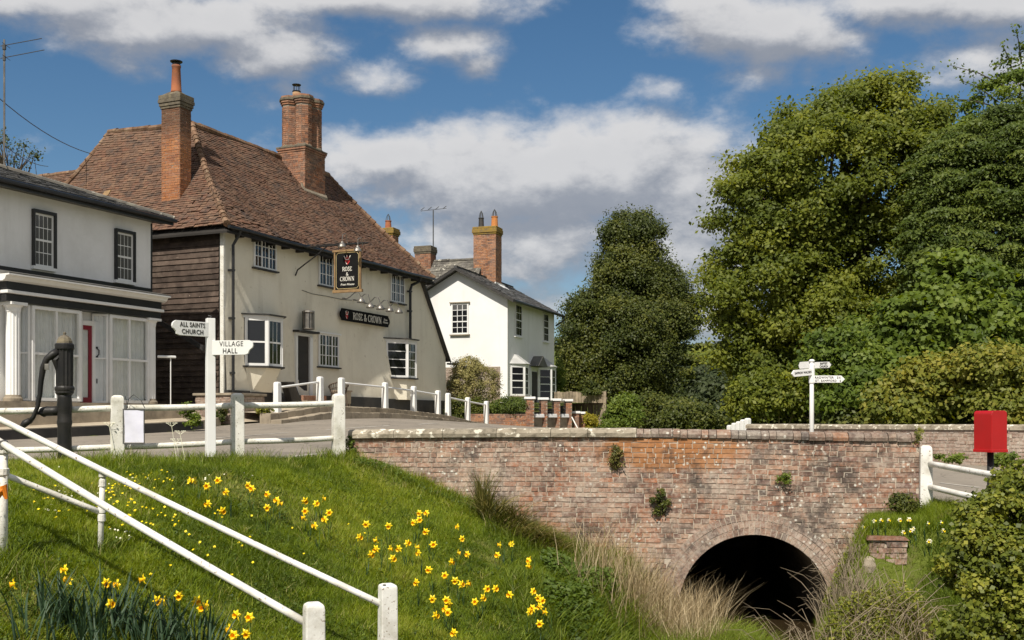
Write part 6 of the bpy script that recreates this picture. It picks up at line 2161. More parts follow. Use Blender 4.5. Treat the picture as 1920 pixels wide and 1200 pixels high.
oc = Vector((-.02, -.05, z2(697.5) - .02)) + dv * .22 + nv * .0165
text_on(sp2, 'SAFFRON WALDEN', .058, MT['tar'], oc, -dv + Vector((0, 0, .09)), wx=.78, spacing=1.05)
a_, dv, nv = arm(sp2, (.03, .0, z2(685)), (.36, .18), .43, .115, point, .03, slant=.02)
oc = Vector((.03, 0, z2(685) + .012)) + dv * .24 + nv * .0165
text_on(sp2, 'BAPTIST', .054, MT['tar'], oc + Vector((0, 0, .026)), dv + Vector((0, 0, .04)), wx=.92)
text_on(sp2, 'CHURCH', .054, MT['tar'], oc + Vector((0, 0, -.028)), dv + Vector((0, 0, .04)), wx=.92)
a_, dv, nv = arm(sp2, (-.03, .03, z2(684)), (-.14, .30), .30, .13, point, .03)

# ================================================================== red post box
bp_ = P(1857, 845, 14.4)
zg = ground_at(bp_.x, bp_.y)
pb = thing('post_box', 'red box with rounded top on a slim black post by the right rails', 'post box', (bp_.x, bp_.y, zg), math.radians(24))
hb0 = (788 - 845) / 2000 * 14.4 - zg; hb1 = (788 - 770) / 2000 * 14.4 - zg
mb = MB()
wx_, dy_ = .142, .15
n = 8
sec = [(-wx_, hb0), (wx_, hb0)] + [(wx_, hb1 - .05)] + [(wx_ - .05 + .05 * math.cos(a), hb1 - .05 + .05 * math.sin(a)) for a in np.linspace(.3, math.pi / 2, 5)] + [(-wx_ + .05 - .05 * math.sin(a), hb1 - .05 + .05 * math.cos(a)) for a in np.linspace(0, 1.27, 5)] + [(-wx_, hb1 - .05)]
mb.prism([(x, -dy_, z) for x, z in sec], (0, 2 * dy_, 0))
mb.build('box', MT['red_box'], pb, bev=.022, seg=3)
mb = MB(); mb.bx(-wx_ - .008, wx_ + .008, -dy_ - .008, dy_ + .008, hb0 - .02, hb0 + .02); mb.build('base_plate', MT['red_box'], pb, bev=.006)
mb = MB(); mb.tube([(0, 0, -.2), (0, 0, hb0 - .021)], .043, 12); mb.build('post', MT['black_iron'], pb, smooth=True)

# white post and rails at the right end of the bridge
q = P(1736, 835, 15.55)
zg = ground_at(q.x, q.y) - .02
rp = thing('roadside_post', 'tall white post at the right end of the brick bridge wall', 'post', (q.x, q.y, -1.36), math.radians(-14))
taper_post(rp, q.z + 1.36, .165, .165, MT['white_paint'], cham=.07, ground=.3)
for nm, ya, yb_, r in (('upper', 869, 909, .043), ('lower', 912, 966, .043)):
    a = P(1740, ya, 15.55); b = P(1965, yb_, 12.2)
    mb = MB(); mb.tube([a.lerp(b, f) for f in np.linspace(0, 1, 8)], r, 10)
    o = mb.build('fence_rail', MT['white_paint'], None, smooth=True)
    props(o, nm + ' white rail running from the right white post into the ivy bush', 'rail', 'rails right of the bridge')
# small white posts far along the road
for k, (px, yt, d) in enumerate(((1368, 797, 32.5), (1377, 793, 31.4), (1385.5, 790, 30.4), (1393.5, 786.5, 29.5), (1402, 784, 28.7))):
    p = P(px, yt, d)
    zb_ = float(Rz(p.x, p.y))
    lab = ['farthest and leftmost', 'second from the left', 'middle one', 'fourth from the left', 'nearest and rightmost'][k]
    r = thing('bollard', lab + ' of the five small white posts beyond the bridge wall', 'post', (p.x, p.y, zb_), .5, 'five small white posts beyond the bridge')
    taper_post(r, p.z - zb_, .13, .13, MT['clean_white'], cham=.04)

# ================================================================== handrails down the bank
far_a, far_b = P(-40, 766, 10.25), P(716, 1133, 9.5)
near_a, near_b = P(-40, 804, 9.3), P(574, 1168, 8.35)
def handrail(a, b, r, label):
    mb = MB(); mb.tube([a.lerp(b, f) + Vector((0, 0, -.02 * math.sin(math.pi * f))) for f in np.linspace(0, 1, 14)], r, 12)
    root = mb.build('handrail', MT['white_paint'], None, smooth=True)
    return props(root, label, 'handrail', 'pair of handrails down the bank')
hr1 = handrail(far_a, far_b, .030, 'far one of the two white tube handrails sloping down the grass bank')
hr2 = handrail(near_a, near_b, .031, 'near one of the two white tube handrails sloping down the grass bank')
for k, (px, yt, d, lab, wpx) in enumerate(((727, 1094, 9.5, 'white square post ending the far handrail, dark chip on its top', 38), (588.5, 1129, 8.3, 'white square post ending the near handrail at the bottom edge', 45))):
    p = P(px, yt, d)
    zb_ = ground_at(p.x, p.y)
    r = thing('handrail_post', lab, 'post', (p.x, p.y, zb_), math.radians(22), 'square end posts of the handrails')
    ww = wpx / 2000 * d * .80
    taper_post(r, p.z - zb_, ww, ww, MT['white_paint'], cham=.03 + .015 * k, ground=.3)
    if k == 0:
        mb = MB(); mb.lathe([(.018, 0), (.014, .004), (.004, .006)], (-.045, -.05, p.z - zb_ - .004), 7); mb.build('chip', MT['tar'], r)
# support with couplings under the far rail, and the mid rail
pB = P(193, 884, 10.05); zB = ground_at(pB.x, pB.y)
sup = thing('handrail_support', 'slim white tube support under the far handrail with pipe couplings', 'post', (pB.x, pB.y, zB))
hB = pB.z - zB
mb = MB(); mb.tube([(-.03, 0, -.2), (-.015, 0, hB * .5), (.0, 0, hB)], .026, 10); mb.build('tube', MT['post_paint'], sup, smooth=True)
zM = (788 - 961) / 2000 * 10.05 - zB
for z, r_ in ((hB - .02, .038), (hB - .11, .034), (zM + .03, .037), (zM - .05, .036)):
    mb = MB(); mb.lathe([(r_ * .85, -.035), (r_, -.03), (r_, .03), (r_ * .85, .035)], (-.02 + .02 * z / hB, 0, z), 12); mb.build('coupling', MT['post_paint'], sup)
mb = MB(); 
a, b = P(-40, 871, 9.5), P(190, 961, 10.05)
mb.tube([a.lerp(b, f) for f in np.linspace(0, 1, 7)], .027, 10)
o = mb.build('mid_rail', MT['post_paint'], None, smooth=True); props(o, 'short white lower rail from the left edge to the slim tube support', 'rail')
pA = P(5, 838, 9.25); zA = ground_at(pA.x, pA.y)
sA = thing('handrail_support', 'white tube support at the left edge carrying the near handrail', 'post', (pA.x, pA.y, zA))
mb = MB(); mb.tube([(0, 0, -.2), (0, 0, pA.z - zA)], .042, 12); mb.build('tube', MT['post_paint'], sA, smooth=True)
mb = MB(); mb.lathe([(.05, -.03), (.055, -.02), (.055, .03), (.045, .04)], (0, 0, pA.z - zA - .03), 12); mb.lathe([(.05, -.03), (.055, -.02), (.055, .03), (.045, .04)], (0, 0, pA.z - zA - .22), 12); mb.build('coupling', MT['post_paint'], sA)
mb = MB(); mb.lathe([(.036, -.04), (.05, -.03), (.05, .04), (.03, .05)], (0, -.01, pA.z - zA + .01), 10); mb.build('clamp', MT['steel'], sA)
p = P(1, 925, 9.1)
mb = MB(); mb.tube([(-.05, 0, -.07), (0, -.01, .03), (.02, 0, .06), (.05, 0, -.05)], [.02, .045, .04, .012], 8); o = mb.build('orange_tag', MT['orange_tag'], None); o.location = p; props(o, 'small orange tag tied to the support at the left edge', 'tag')

# ================================================================== bits on the forecourt
cp = PF.w(4.9, -.75, 0)
zf_ = kz(4.9) + .06
ch_ = thing('garden_chair', 'brown wicker armchair with rounded back beside the pub door', 'chair', (cp.x, cp.y, zf_), PF.rot + 2.4)
mb = MB(); mb.lathe([(.24, .40), (.26, .42), (.25, .46), (.2, .47)], n=14); mb.build('seat', MT['wicker'], ch_)
for sx_, sy_ in ((-.18, -.18), (.18, -.18), (-.2, .18), (.2, .18)):
    mb = MB(); mb.tube([(sx_ * 1.2, sy_ * 1.2, 0), (sx_, sy_, .41)], .018, 6); mb.build('leg', MT['wicker'], ch_)
mb = MB()
for k in range(15):
    a = math.pi * (-.1 + 1.2 * k / 14)
    mb.tube([(.25 * math.cos(a), .23 * math.sin(a), .44), (.31 * math.cos(a), .29 * math.sin(a), .66 + .12 * math.sin(a))], .012, 4)
mb.tube([(.32 * math.cos(a), .30 * math.sin(a), .66 + .12 * math.sin(a)) for a in np.linspace(-.3, math.pi + .3, 14)], .022, 6)
mb.tube([(.28 * math.cos(a), .26 * math.sin(a), .55 + .06 * math.sin(a)) for a in np.linspace(-.3, math.pi + .3, 14)], .015, 5)
mb.build('backrest', MT['wicker'], ch_)
tp = PF.w(5.5, -.5, 0); zf_ = kz(5.5) + .06
tb2 = thing('plant_trough', 'low pale trough planter on the pub forecourt right of the chair', 'planter', (tp.x, tp.y, zf_), PF.rot)
mb = MB(); mb.bx(-.3, .3, -.17, .17, .1, .5); mb.build('box', MT['paving'], tb2, bev=.015)
mb = MB()
for k in range(4): mb.bx(-.3 + .17 * k, -.22 + .17 * k, -.15, .15, 0, .098)
mb.build('foot', MT['kerb'], tb2)
mb = MB(); mb.bx(-.34, .34, -.2, .2, .502, .55); mb.build('rim', MT['fence_wood'], tb2)
# sandwich board leaning by the plinth left of the door
ap_ = PF.w(2.75, -.55, 0); zf_ = kz(2.75) + .04
ab = thing('leaning_board', 'dark board leaning against the black plinth left of the pub steps', 'board', (ap_.x, ap_.y, zf_), PF.rot)
mb = MB(); mb.hexa([(-.03, -.3, 0), (.03, -.3, 0), (.03, .28, 0), (-.03, .28, 0)], [(-.42, -.22, .72), (-.36, -.22, .74), (-.36, .26, .74), (-.42, .26, .72)]); mb.build('panel', MT['tar'], ab, bev=.01)
# low old brick wall and pots at the corner of the pub
q0 = P(418, 790, 29.6)
lwl = thing('brick_planter', 'low old brick planter at the left corner of the pub below the downpipe', 'planter', (q0.x, q0.y, .02), PF.rot)
mb = MB(); mb.bx(-.3, 1.2, -.5, .7, -.3, .66); mb.build('core', MT['mortar_dark'], lwl)
chimney_bricks(lwl, -.3, 1.2, -.5, .7, -.2, .66, MT['far_brick'], 60, 'LF', key=lambda t: -t[2])
mb = MB(); mb.bx(-.36, 1.26, -.56, .76, .662, .73); mb.build('slab', MT['kerb'], lwl, bev=.012)
# orange straw lying by the right white post
# ================================================================== foliage materials
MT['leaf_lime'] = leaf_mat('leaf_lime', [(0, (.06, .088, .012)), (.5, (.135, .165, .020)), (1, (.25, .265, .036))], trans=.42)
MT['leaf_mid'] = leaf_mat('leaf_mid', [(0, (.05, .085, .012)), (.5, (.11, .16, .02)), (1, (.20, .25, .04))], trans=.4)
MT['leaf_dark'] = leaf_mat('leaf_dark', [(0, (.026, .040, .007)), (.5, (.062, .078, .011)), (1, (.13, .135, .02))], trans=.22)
MT['leaf_conifer'] = leaf_mat('leaf_conifer', [(0, (.034, .058, .008)), (.5, (.075, .11, .015)), (1, (.15, .18, .028))], trans=.28)
MT['leaf_gold'] = leaf_mat('leaf_gold', [(0, (.075, .10, .014)), (.5, (.165, .185, .026)), (1, (.32, .28, .045))])
MT['leaf_yellow'] = leaf_mat('leaf_yellow', [(0, (.16, .15, .012)), (1, (.42, .36, .03))])
MT['leaf_varieg'] = leaf_mat('leaf_varieg', [(0, (.08, .085, .025)), (.5, (.22, .20, .065)), (1, (.40, .34, .14))], trans=.2)
MT['leaf_ivy'] = leaf_mat('leaf_ivy', [(0, (.045, .065, .008)), (.55, (.135, .16, .018)), (1, (.32, .31, .045))], trans=.3, rough=.5, spec=.3)
MT['leaf_far'] = leaf_mat('leaf_far', [(0, (.035, .05, .02)), (1, (.075, .095, .035))])
MT['grass_blade'] = leaf_mat('grass_blade', [(0, (.075, .12, .009)), (.35, (.16, .225, .014)), (.75, (.27, .33, .026)), (.9, (.34, .36, .06)), (1, (.46, .42, .18))], trans=.42)
MT['long_grass'] = leaf_mat('long_grass', [(0, (.06, .10, .010)), (.5, (.16, .22, .022)), (.85, (.26, .31, .045)), (1, (.42, .36, .19))], trans=.42)
MT['straw'] = leaf_mat('straw', [(0, (.16, .115, .055)), (.5, (.36, .275, .15)), (1, (.55, .46, .30))], trans=.15)
MT['sedge'] = leaf_mat('sedge', [(0, (.04, .048, .012)), (.5, (.12, .12, .025)), (.8, (.24, .20, .06)), (1, (.42, .33, .15))], trans=.25)
MT['daff_leaf'] = leaf_mat('daff_leaf', [(0, (.022, .05, .022)), (1, (.05, .09, .042))], trans=.2)
MT['weed_leaf'] = leaf_mat('weed_leaf', [(0, (.035, .065, .010)), (.6, (.085, .135, .018)), (1, (.16, .21, .035))], trans=.38)
MT['petal'] = surf('petal', (.93, .74, .02), (.92, .68, .012), 9, 0.5)
MT['trumpet'] = surf('trumpet', (.92, .55, .008), (.90, .48, .006), 9, 0.5)
MT['white_petal'] = surf('white_petal', (.80, .78, .62), (.76, .74, .55), 9, 0.6)
MT['flower_stem'] = surf('flower_stem', (.07, .13, .03), (.05, .10, .025), 9, 0.6)
for nm in ('grass_blade',):
    pass

UP = np.array([0., 0., 1.])
def unit(v):
    return v / np.maximum(np.linalg.norm(v, axis=-1, keepdims=True), 1e-9)

def leaf_quads(C, Nn, size, aspect=.6, fold=0.0):
    """kite leaves: 4 vertices each"""
    n = len(C)
    Nn = unit(Nn)
    t = unit(np.cross(Nn, rng.normal(size=(n, 3))))
    b = np.cross(Nn, t)
    s = size[:, None]
    v = np.stack([C - t * s * .5, C + b * s * aspect * .5 + t * s * -.05 + Nn * s * fold, C + t * s * .5, C - b * s * aspect * .5 + t * s * -.05 + Nn * s * fold], 1)
    f = np.arange(n * 4, dtype=np.int32).reshape(n, 4)
    return v.reshape(-1, 3), f

def clumps_on(ells, ncl, rc, up_bias=.25, inner=.72):
    """clump centres over the surfaces of ellipsoids [(centre, radii)], none deep inside another"""
    A = np.array([e[1][0] * e[1][2] + e[1][1] * e[1][2] for e in ells])
    pick = rng.choice(len(ells), ncl * 2, p=A / A.sum())
    d = unit(rng.normal(size=(ncl * 2, 3)) + np.array([0, -.25, up_bias]))
    r = rng.uniform(inner, 1.0, (ncl * 2, 1))
    c0 = np.array([e[0] for e in ells], float)[pick]; rr = np.array([e[1] for e in ells], float)[pick]
    c = c0 + d * rr * r
    keep = np.ones(len(c), bool)
    for i, (cc, er) in enumerate(ells):
        q = (((c - np.array(cc)) / (np.array(er) * .72)) ** 2).sum(1)
        keep &= (q > 1) | (pick == i)
    c, d = c[keep][:ncl], d[keep][:ncl]
    R = rng.uniform(rc[0], rc[1], len(c))
    return c, d, R

def crown_leaves(ells, ncl, rc, nleaf, size, flat=.75, aspect=.6, droop=0.0, up_bias=.25, inner=.72, fill=.12, fold=0.0, out=.55):
    c, d, R = clumps_on(ells, ncl, rc, up_bias, inner)
    n = int(nleaf * (1 - fill))
    w = R ** 2
    k = rng.choice(len(c), n, p=w / w.sum())
    dd = unit(rng.normal(size=(n, 3)) + d[k] * out + UP * .35)
    rad = R[k] * np.where(rng.uniform(size=n) < .8, rng.uniform(.3, 1.1, n), rng.uniform(.9, 1.7, n))
    pos = c[k] + dd * rad[:, None] * np.array([1, 1, flat])
    pos[:, 2] -= droop * (rad / R[k]) ** 2 * R[k]
    nn = dd * .5 + UP * .4 + np.array([-.1, -.35, 0]) + rng.normal(size=(n, 3)) * .5
    clt = rng.uniform(0, 1, len(c))
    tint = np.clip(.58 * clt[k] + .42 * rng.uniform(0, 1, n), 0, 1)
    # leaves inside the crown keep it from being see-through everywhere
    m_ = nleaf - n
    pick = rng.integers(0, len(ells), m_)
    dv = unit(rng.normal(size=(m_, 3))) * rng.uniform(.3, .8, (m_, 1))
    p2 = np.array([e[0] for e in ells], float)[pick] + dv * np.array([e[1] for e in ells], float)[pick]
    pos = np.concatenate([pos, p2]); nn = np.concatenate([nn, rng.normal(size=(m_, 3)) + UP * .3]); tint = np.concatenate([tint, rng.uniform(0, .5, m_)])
    sz = rng.uniform(size[0], size[1], len(pos))
    v, f = leaf_quads(pos, nn, sz, aspect, fold)
    return v, f, np.repeat(tint, 4), c

def px_ell(px, py, rx, ry, d, rd=None):
    p = P(px, py, d)
    k = d / 2000
    return ((p.x, p.y, p.z), (rx * k, rd if rd else (rx * k + ry * k) / 2, ry * k))

def limb_mesh(base, trunk_top, r0, tips, mat, name, parent, nmax=40):
    mb = MB()
    base = Vector(base); tt = Vector(trunk_top)
    m_ = 8
    pts_ = [base.lerp(tt, i / m_) + Vector((.12 * math.sin(i * 1.3), .1 * math.cos(i * 1.7), 0)) * r0 * 2 for i in range(m_ + 1)]
    mb.tube(pts_, [r0 * (1.25 - .75 * i / m_) if i else r0 * 1.6 for i in range(m_ + 1)], 10)
    for t in tips[:nmax]:
        t = Vector(t)
        f = random.uniform(.35, .95)
        s = base.lerp(tt, f)
        L_ = (t - s)
        q = [s, s + L_ * .35 + Vector((0, 0, L_.length * .10)), s + L_ * .7 + Vector((random.uniform(-.1, .1), random.uniform(-.1, .1), .08)) * L_.length, t]
        rr = r0 * random.uniform(.22, .4)
        mb.tube(q, [rr, rr * .7, rr * .42, rr * .12], 6)
    return mb.build(name, mat, parent, smooth=True)

def tree(name, label, cat, ells, base, top, r0, ncl, rc, nleaf, size, mat, group=None, flat=.75, aspect=.6, droop=0.0, limbs=36, inner=.72, fill=.12, up_bias=.25):
    root = thing(name, label, cat, base, 0, group)
    v, f, t, c = crown_leaves(ells, ncl, rc, nleaf, size, flat, aspect, droop, up_bias, inner, fill)
    b = np.array(base)
    np_mesh('crown', v - b, f, mat, root, t)
    tips = [tuple(p - b) for p in c[rng.permutation(len(c))[:limbs]]]
    limb_mesh((0, 0, -.3), tuple(np.array(top) - b), r0, tips, MT['bark'], 'trunk', root, limbs)
    return root

def bush(name, label, cat, ells, ncl, rc, nleaf, size, mat, base=None, group=None, flat=.85, aspect=.6, stems=0, fold=0.0, fill=.2, inner=.7, kind=None):
    base = base or (ells[0][0][0], ells[0][0][1], ells[0][0][2] - ells[0][1][2])
    root = thing(name, label, cat, base, 0, group)
    v, f, t, c = crown_leaves(ells, ncl, rc, nleaf, size, flat, aspect, 0, .3, inner, fill, fold)
    b = np.array(base)
    np_mesh('foliage', v - b, f, mat, root, t)
    if stems:
        mb = MB()
        for p in c[rng.permutation(len(c))[:stems]]:
            q = Vector(p - b)
            mb.tube([Vector((q.x * .1, q.y * .1, -.1)), q * .5 + Vector((0, 0, .1)), q], [.02, .012, .004], 5)
        mb.build('stems', MT['twig'], root)
    return root

# ================================================================== trees on the right, front to back
d = 38.0
gz = -.9
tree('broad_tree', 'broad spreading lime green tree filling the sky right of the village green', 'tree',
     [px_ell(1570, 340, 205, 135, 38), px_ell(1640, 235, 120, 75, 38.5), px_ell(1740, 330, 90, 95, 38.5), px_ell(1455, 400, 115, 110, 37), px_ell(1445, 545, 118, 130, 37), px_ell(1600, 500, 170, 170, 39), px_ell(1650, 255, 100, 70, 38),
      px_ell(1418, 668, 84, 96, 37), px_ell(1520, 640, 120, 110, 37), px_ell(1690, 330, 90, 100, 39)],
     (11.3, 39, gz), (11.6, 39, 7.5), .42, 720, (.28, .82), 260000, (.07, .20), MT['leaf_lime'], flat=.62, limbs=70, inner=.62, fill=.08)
tree('conifer_tree', 'dark feathery conifer tree at the right edge behind the sycamore', 'tree',
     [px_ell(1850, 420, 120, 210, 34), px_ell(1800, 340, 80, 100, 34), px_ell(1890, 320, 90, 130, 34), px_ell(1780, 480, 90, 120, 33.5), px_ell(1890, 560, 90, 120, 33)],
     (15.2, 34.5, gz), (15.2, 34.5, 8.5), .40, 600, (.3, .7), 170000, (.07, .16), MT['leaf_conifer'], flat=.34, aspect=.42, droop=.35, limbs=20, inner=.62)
tree('open_tree', 'open branched tree with fresh leaves reaching over the top right corner', 'tree',
     [px_ell(1895, 205, 70, 70, 36.5), px_ell(1850, 265, 70, 50, 36), px_ell(1930, 130, 40, 60, 36.5), px_ell(1800, 300, 60, 40, 36)],
     (17.4, 37, gz), (17.4, 37, 9.8), .24, 70, (.2, .45), 14000, (.08, .16), MT['leaf_mid'], flat=.6, limbs=44, fill=.05)
# long leafy twigs reaching out of it
root = bpy.data.objects['open_tree']
b0 = np.array(root.location)
mb = MB(); LC = []
for (x0, y0, x1, y1) in ((1890, 165, 1780, 122), (1885, 205, 1758, 184), (1900, 140, 1880, 85), (1915, 120, 1905, 52), (1870, 190, 1800, 150), (1900, 110, 1860, 130)):
    a, b = P(x0, y0, 36.5), P(x1, y1, 36)
    m1 = a.lerp(b, .5) + Vector((0, 0, .12))
    mb.tube([a - Vector(b0), m1 - Vector(b0), b - Vector(b0)], [.03, .018, .006], 5)
    for k in range(70):
        f = random.uniform(.1, 1.02)
        p = a.lerp(b, f) + Vector((random.gauss(0, .11), random.gauss(0, .11), random.gauss(.05, .08)))
        LC.append(p)
mb.build('branch', MT['bark'], root)
LC = np.array([tuple(p) for p in LC]) - b0
v, f = leaf_quads(LC, rng.normal(size=LC.shape) * .6 + UP * .6, rng.uniform(.08, .17, len(LC)), .6)
np_mesh('leaves', v, f, MT['leaf_mid'], root, np.repeat(rng.uniform(.1, .8, len(LC)), 4))
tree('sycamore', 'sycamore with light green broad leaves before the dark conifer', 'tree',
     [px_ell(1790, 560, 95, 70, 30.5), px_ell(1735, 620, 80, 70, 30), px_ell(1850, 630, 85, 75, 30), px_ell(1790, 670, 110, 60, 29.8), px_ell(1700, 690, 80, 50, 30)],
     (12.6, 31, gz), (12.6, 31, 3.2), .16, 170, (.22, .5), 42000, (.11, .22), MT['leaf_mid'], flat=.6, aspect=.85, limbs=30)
for (lab, ells, n, m, sz, asp) in (
    ('golden leaved acer shrub overhanging the far wall left of the post box', [px_ell(1745, 730, 75, 42, 26.5), px_ell(1690, 765, 50, 30, 26.2)], 13000, 'leaf_gold', (.09, .17), .7),
    ('golden green shrub above the far wall behind the post box', [px_ell(1860, 715, 80, 50, 25.5), px_ell(1900, 770, 60, 30, 25)], 13000, 'leaf_gold', (.07, .15), .7),
    ('mid green shrub behind the slim signpost', [px_ell(1570, 700, 80, 70, 30), px_ell(1620, 750, 90, 45, 29)], 15000, 'leaf_mid', (.09, .19), .6),
    ('dark green shrub between slim signpost and golden acer', [px_ell(1640, 660, 70, 60, 31), px_ell(1680, 720, 60, 50, 30)], 9000, 'leaf_mid', (.09, .2), .6),
    ('loose green shrub left of the slim signpost above the far wall', [px_ell(1462, 745, 60, 42, 33), px_ell(1405, 750, 45, 32, 35)], 11000, 'leaf_lime', (.09, .18), .6)):
    bush('shrub', lab, 'shrub', ells, 70, (.2, .45), n, sz, MT[m], base=(ells[0][0][0], ells[0][0][1], -1.0), group='shrubs above the far wall', stems=14, aspect=asp)
bush('hedge_bank', 'dark hedge running behind the far wall under the trees', 'hedge', [px_ell(1500, 785, 110, 40, 34, .8), px_ell(1640, 790, 110, 40, 29), px_ell(1800, 790, 120, 40, 27.5), px_ell(1930, 790, 100, 40, 26)], 160, (.25, .5), 22000, (.08, .18), MT['leaf_dark'], base=(11, 29, -1.0), stems=10)
bush('weed_tuft', 'small green bush at the foot of the far wall right of the post box', 'plant', [px_ell(1884, 866, 20, 13, 21.0)], 14, (.06, .12), 900, (.05, .1), MT['leaf_mid'], base=(P(1884, 880, 21).x, 21.0, -1.0))
bush('weed_tuft', 'low weeds along the foot of the far wall beyond the right rails', 'plant', [px_ell(1790, 862, 26, 5, 22.3), px_ell(1760, 858, 12, 4, 22.8)], 14, (.05, .1), 700, (.04, .08), MT['leaf_mid'], base=(P(1790, 870, 22.3).x, 22.3, -1.0))

# the dark evergreen in the middle and the cedar behind it
tree('yew_tree', 'tall dark domed evergreen tree right of the white house', 'tree',
     [px_ell(1188, 455, 52, 50, 62), px_ell(1155, 500, 30, 40, 61.5), px_ell(1172, 540, 48, 60, 61), px_ell(1238, 550, 44, 62, 62), px_ell(1268, 585, 34, 44, 62), px_ell(1108, 620, 48, 66, 61), px_ell(1180, 640, 66, 80, 60), px_ell(1245, 625, 40, 60, 61),
      px_ell(1085, 690, 42, 60, 61), px_ell(1150, 715, 66, 56, 60), px_ell(1220, 715, 44, 50, 61)],
     (7.2, 62, -1), (7.2, 62, 8), .5, 660, (.3, .85), 210000, (.09, .2), MT['leaf_dark'], flat=.8, limbs=10, fill=.12, inner=.74)
ced = []
for (x, y, rx) in ((1262, 575, 30), (1280, 605, 28), (1272, 630, 40), (1285, 652, 42), (1275, 676, 40), (1262, 700, 44)):
    ced.append(px_ell(x, y, rx, 7, 72, rx * 72 / 2000))
tree('cedar_tree', 'flat layered cedar tree showing behind the domed evergreen', 'tree', ced, (10.6, 72, -1), (10.6, 72, 8), .3, 90, (.3, .6), 15000, (.16, .3), MT['leaf_dark'], flat=.25, limbs=24, fill=.05)
bush('laurel_hedge', 'clipped green laurel hedge along the road under the evergreen', 'hedge', [px_ell(1250, 785, 55, 32, 54), px_ell(1300, 790, 50, 28, 52), px_ell(1215, 778, 24, 34, 56)], 130, (.3, .6), 24000, (.10, .2), MT['leaf_dark'], base=(7.6, 53, -1.2), stems=6)  # shade of the tree put into the hedge by the dark leaf colour
bush('roadside_shrub', 'bright green upright shrub at the right end of the board fence', 'shrub', [px_ell(1172, 778, 24, 32, 47.5), px_ell(1155, 790, 16, 22, 47.5)], 60, (.2, .4), 8000, (.09, .18), MT['leaf_mid'], base=(5.0, 47.5, -.9), stems=6)
bush('yellow_shrub', 'small bright yellow shrub beside the lower brick piers', 'shrub', [px_ell(1108, 793, 10, 14, 46), px_ell(1102, 788, 7, 9, 46)], 26, (.08, .18), 1800, (.05, .1), MT['leaf_yellow'], base=(3.4, 46, -.45))
bush('roadside_shrub', 'low grey green plants below the board fence', 'shrub', [px_ell(1138, 800, 20, 9, 46.8)], 20, (.1, .2), 1500, (.06, .12), MT['leaf_mid'], base=(4.15, 46.8, -.6))
for k, (lab, ells, n) in enumerate((('distant green trees in the gap between evergreen and broad tree', [px_ell(1320, 740, 50, 45, 95), px_ell(1290, 720, 40, 30, 100), px_ell(1350, 760, 40, 40, 90)], 16000),)):
    o = bush('far_trees', lab, 'trees', ells, 130, (.6, 1.2), n, (.28, .55), MT['leaf_far'], base=(17, 95, -1.2))
tree('bare_tree', 'thin twiggy tree top behind the shop roof at the left edge', 'tree', [px_ell(25, 295, 45, 26, 46), px_ell(-10, 280, 40, 36, 46)], (P(15, 700, 46).x, 46, 1.5), tuple(P(20, 320, 46)), .16, 60, (.2, .4), 1500, (.07, .15), MT['leaf_dark'], limbs=60, fill=.0)

# shrubs in the gardens
bush('round_shrub', 'large rounded variegated shrub before the brick patch of the white house', 'shrub', [px_ell(888, 722, 49, 46, 45), px_ell(880, 700, 34, 26, 45), px_ell(860, 740, 26, 34, 45)], 170, (.12, .26), 24000, (.04, .085), MT['leaf_varieg'], base=(-1.6, 45, .1), stems=16)
bush('dark_shrub', 'dark low shrub behind the right end of the kerb rail', 'shrub', [px_ell(862, 772, 26, 22, 43.6), px_ell(895, 768, 24, 18, 43.4)], 60, (.1, .22), 6500, (.05, .1), MT['leaf_dark'], base=(-2.1, 43.5, .0))
bush('dark_shrub', 'clipped dark green shrub on the low brick wall beside the tallest pier', 'shrub', [px_ell(955, 765, 36, 17, 43.2), px_ell(925, 772, 20, 12, 43.1)], 60, (.1, .2), 7500, (.045, .09), MT['leaf_conifer'], base=(-.1, 43.2, .2))
bush('fence_creeper', 'creeper hanging over the top of the board fence', 'climber', [px_ell(1112, 737, 20, 5, 48.2, .14)], 24, (.08, .16), 1500, (.05, .1), MT['leaf_dark'], base=(3.6, 48.3, 1.1))
bush('garden_plant', 'bright foliage at the right corner of the white house', 'shrub', [px_ell(1046, 700, 8, 26, 56), px_ell(1048, 725, 10, 16, 56)], 24, (.15, .3), 1800, (.08, .16), MT['leaf_mid'], base=(2.4, 56, .9))
bush('verge_weeds', 'tuft of weeds at the pub corner by the brick planter', 'plant', [px_ell(498, 770, 14, 8, 29.4)], 16, (.05, .1), 800, (.04, .08), MT['leaf_gold'], base=(P(498, 778, 29.4).x, 29.4, .1))
bush('verge_weeds', 'green weeds growing at the road edge left of the signpost', 'plant', [px_ell(362, 790, 16, 12, 27), px_ell(350, 775, 12, 14, 27)], 20, (.05, .12), 1100, (.04, .09), MT['leaf_mid'], base=(P(360, 802, 27).x, 27, -.3))
bush('verge_weeds', 'dark pot plants beside the brick planter', 'plant', [px_ell(414, 775, 12, 14, 29.0)], 16, (.05, .1), 900, (.04, .08), MT['leaf_dark'], base=(P(414, 795, 29).x, 29, -.05))

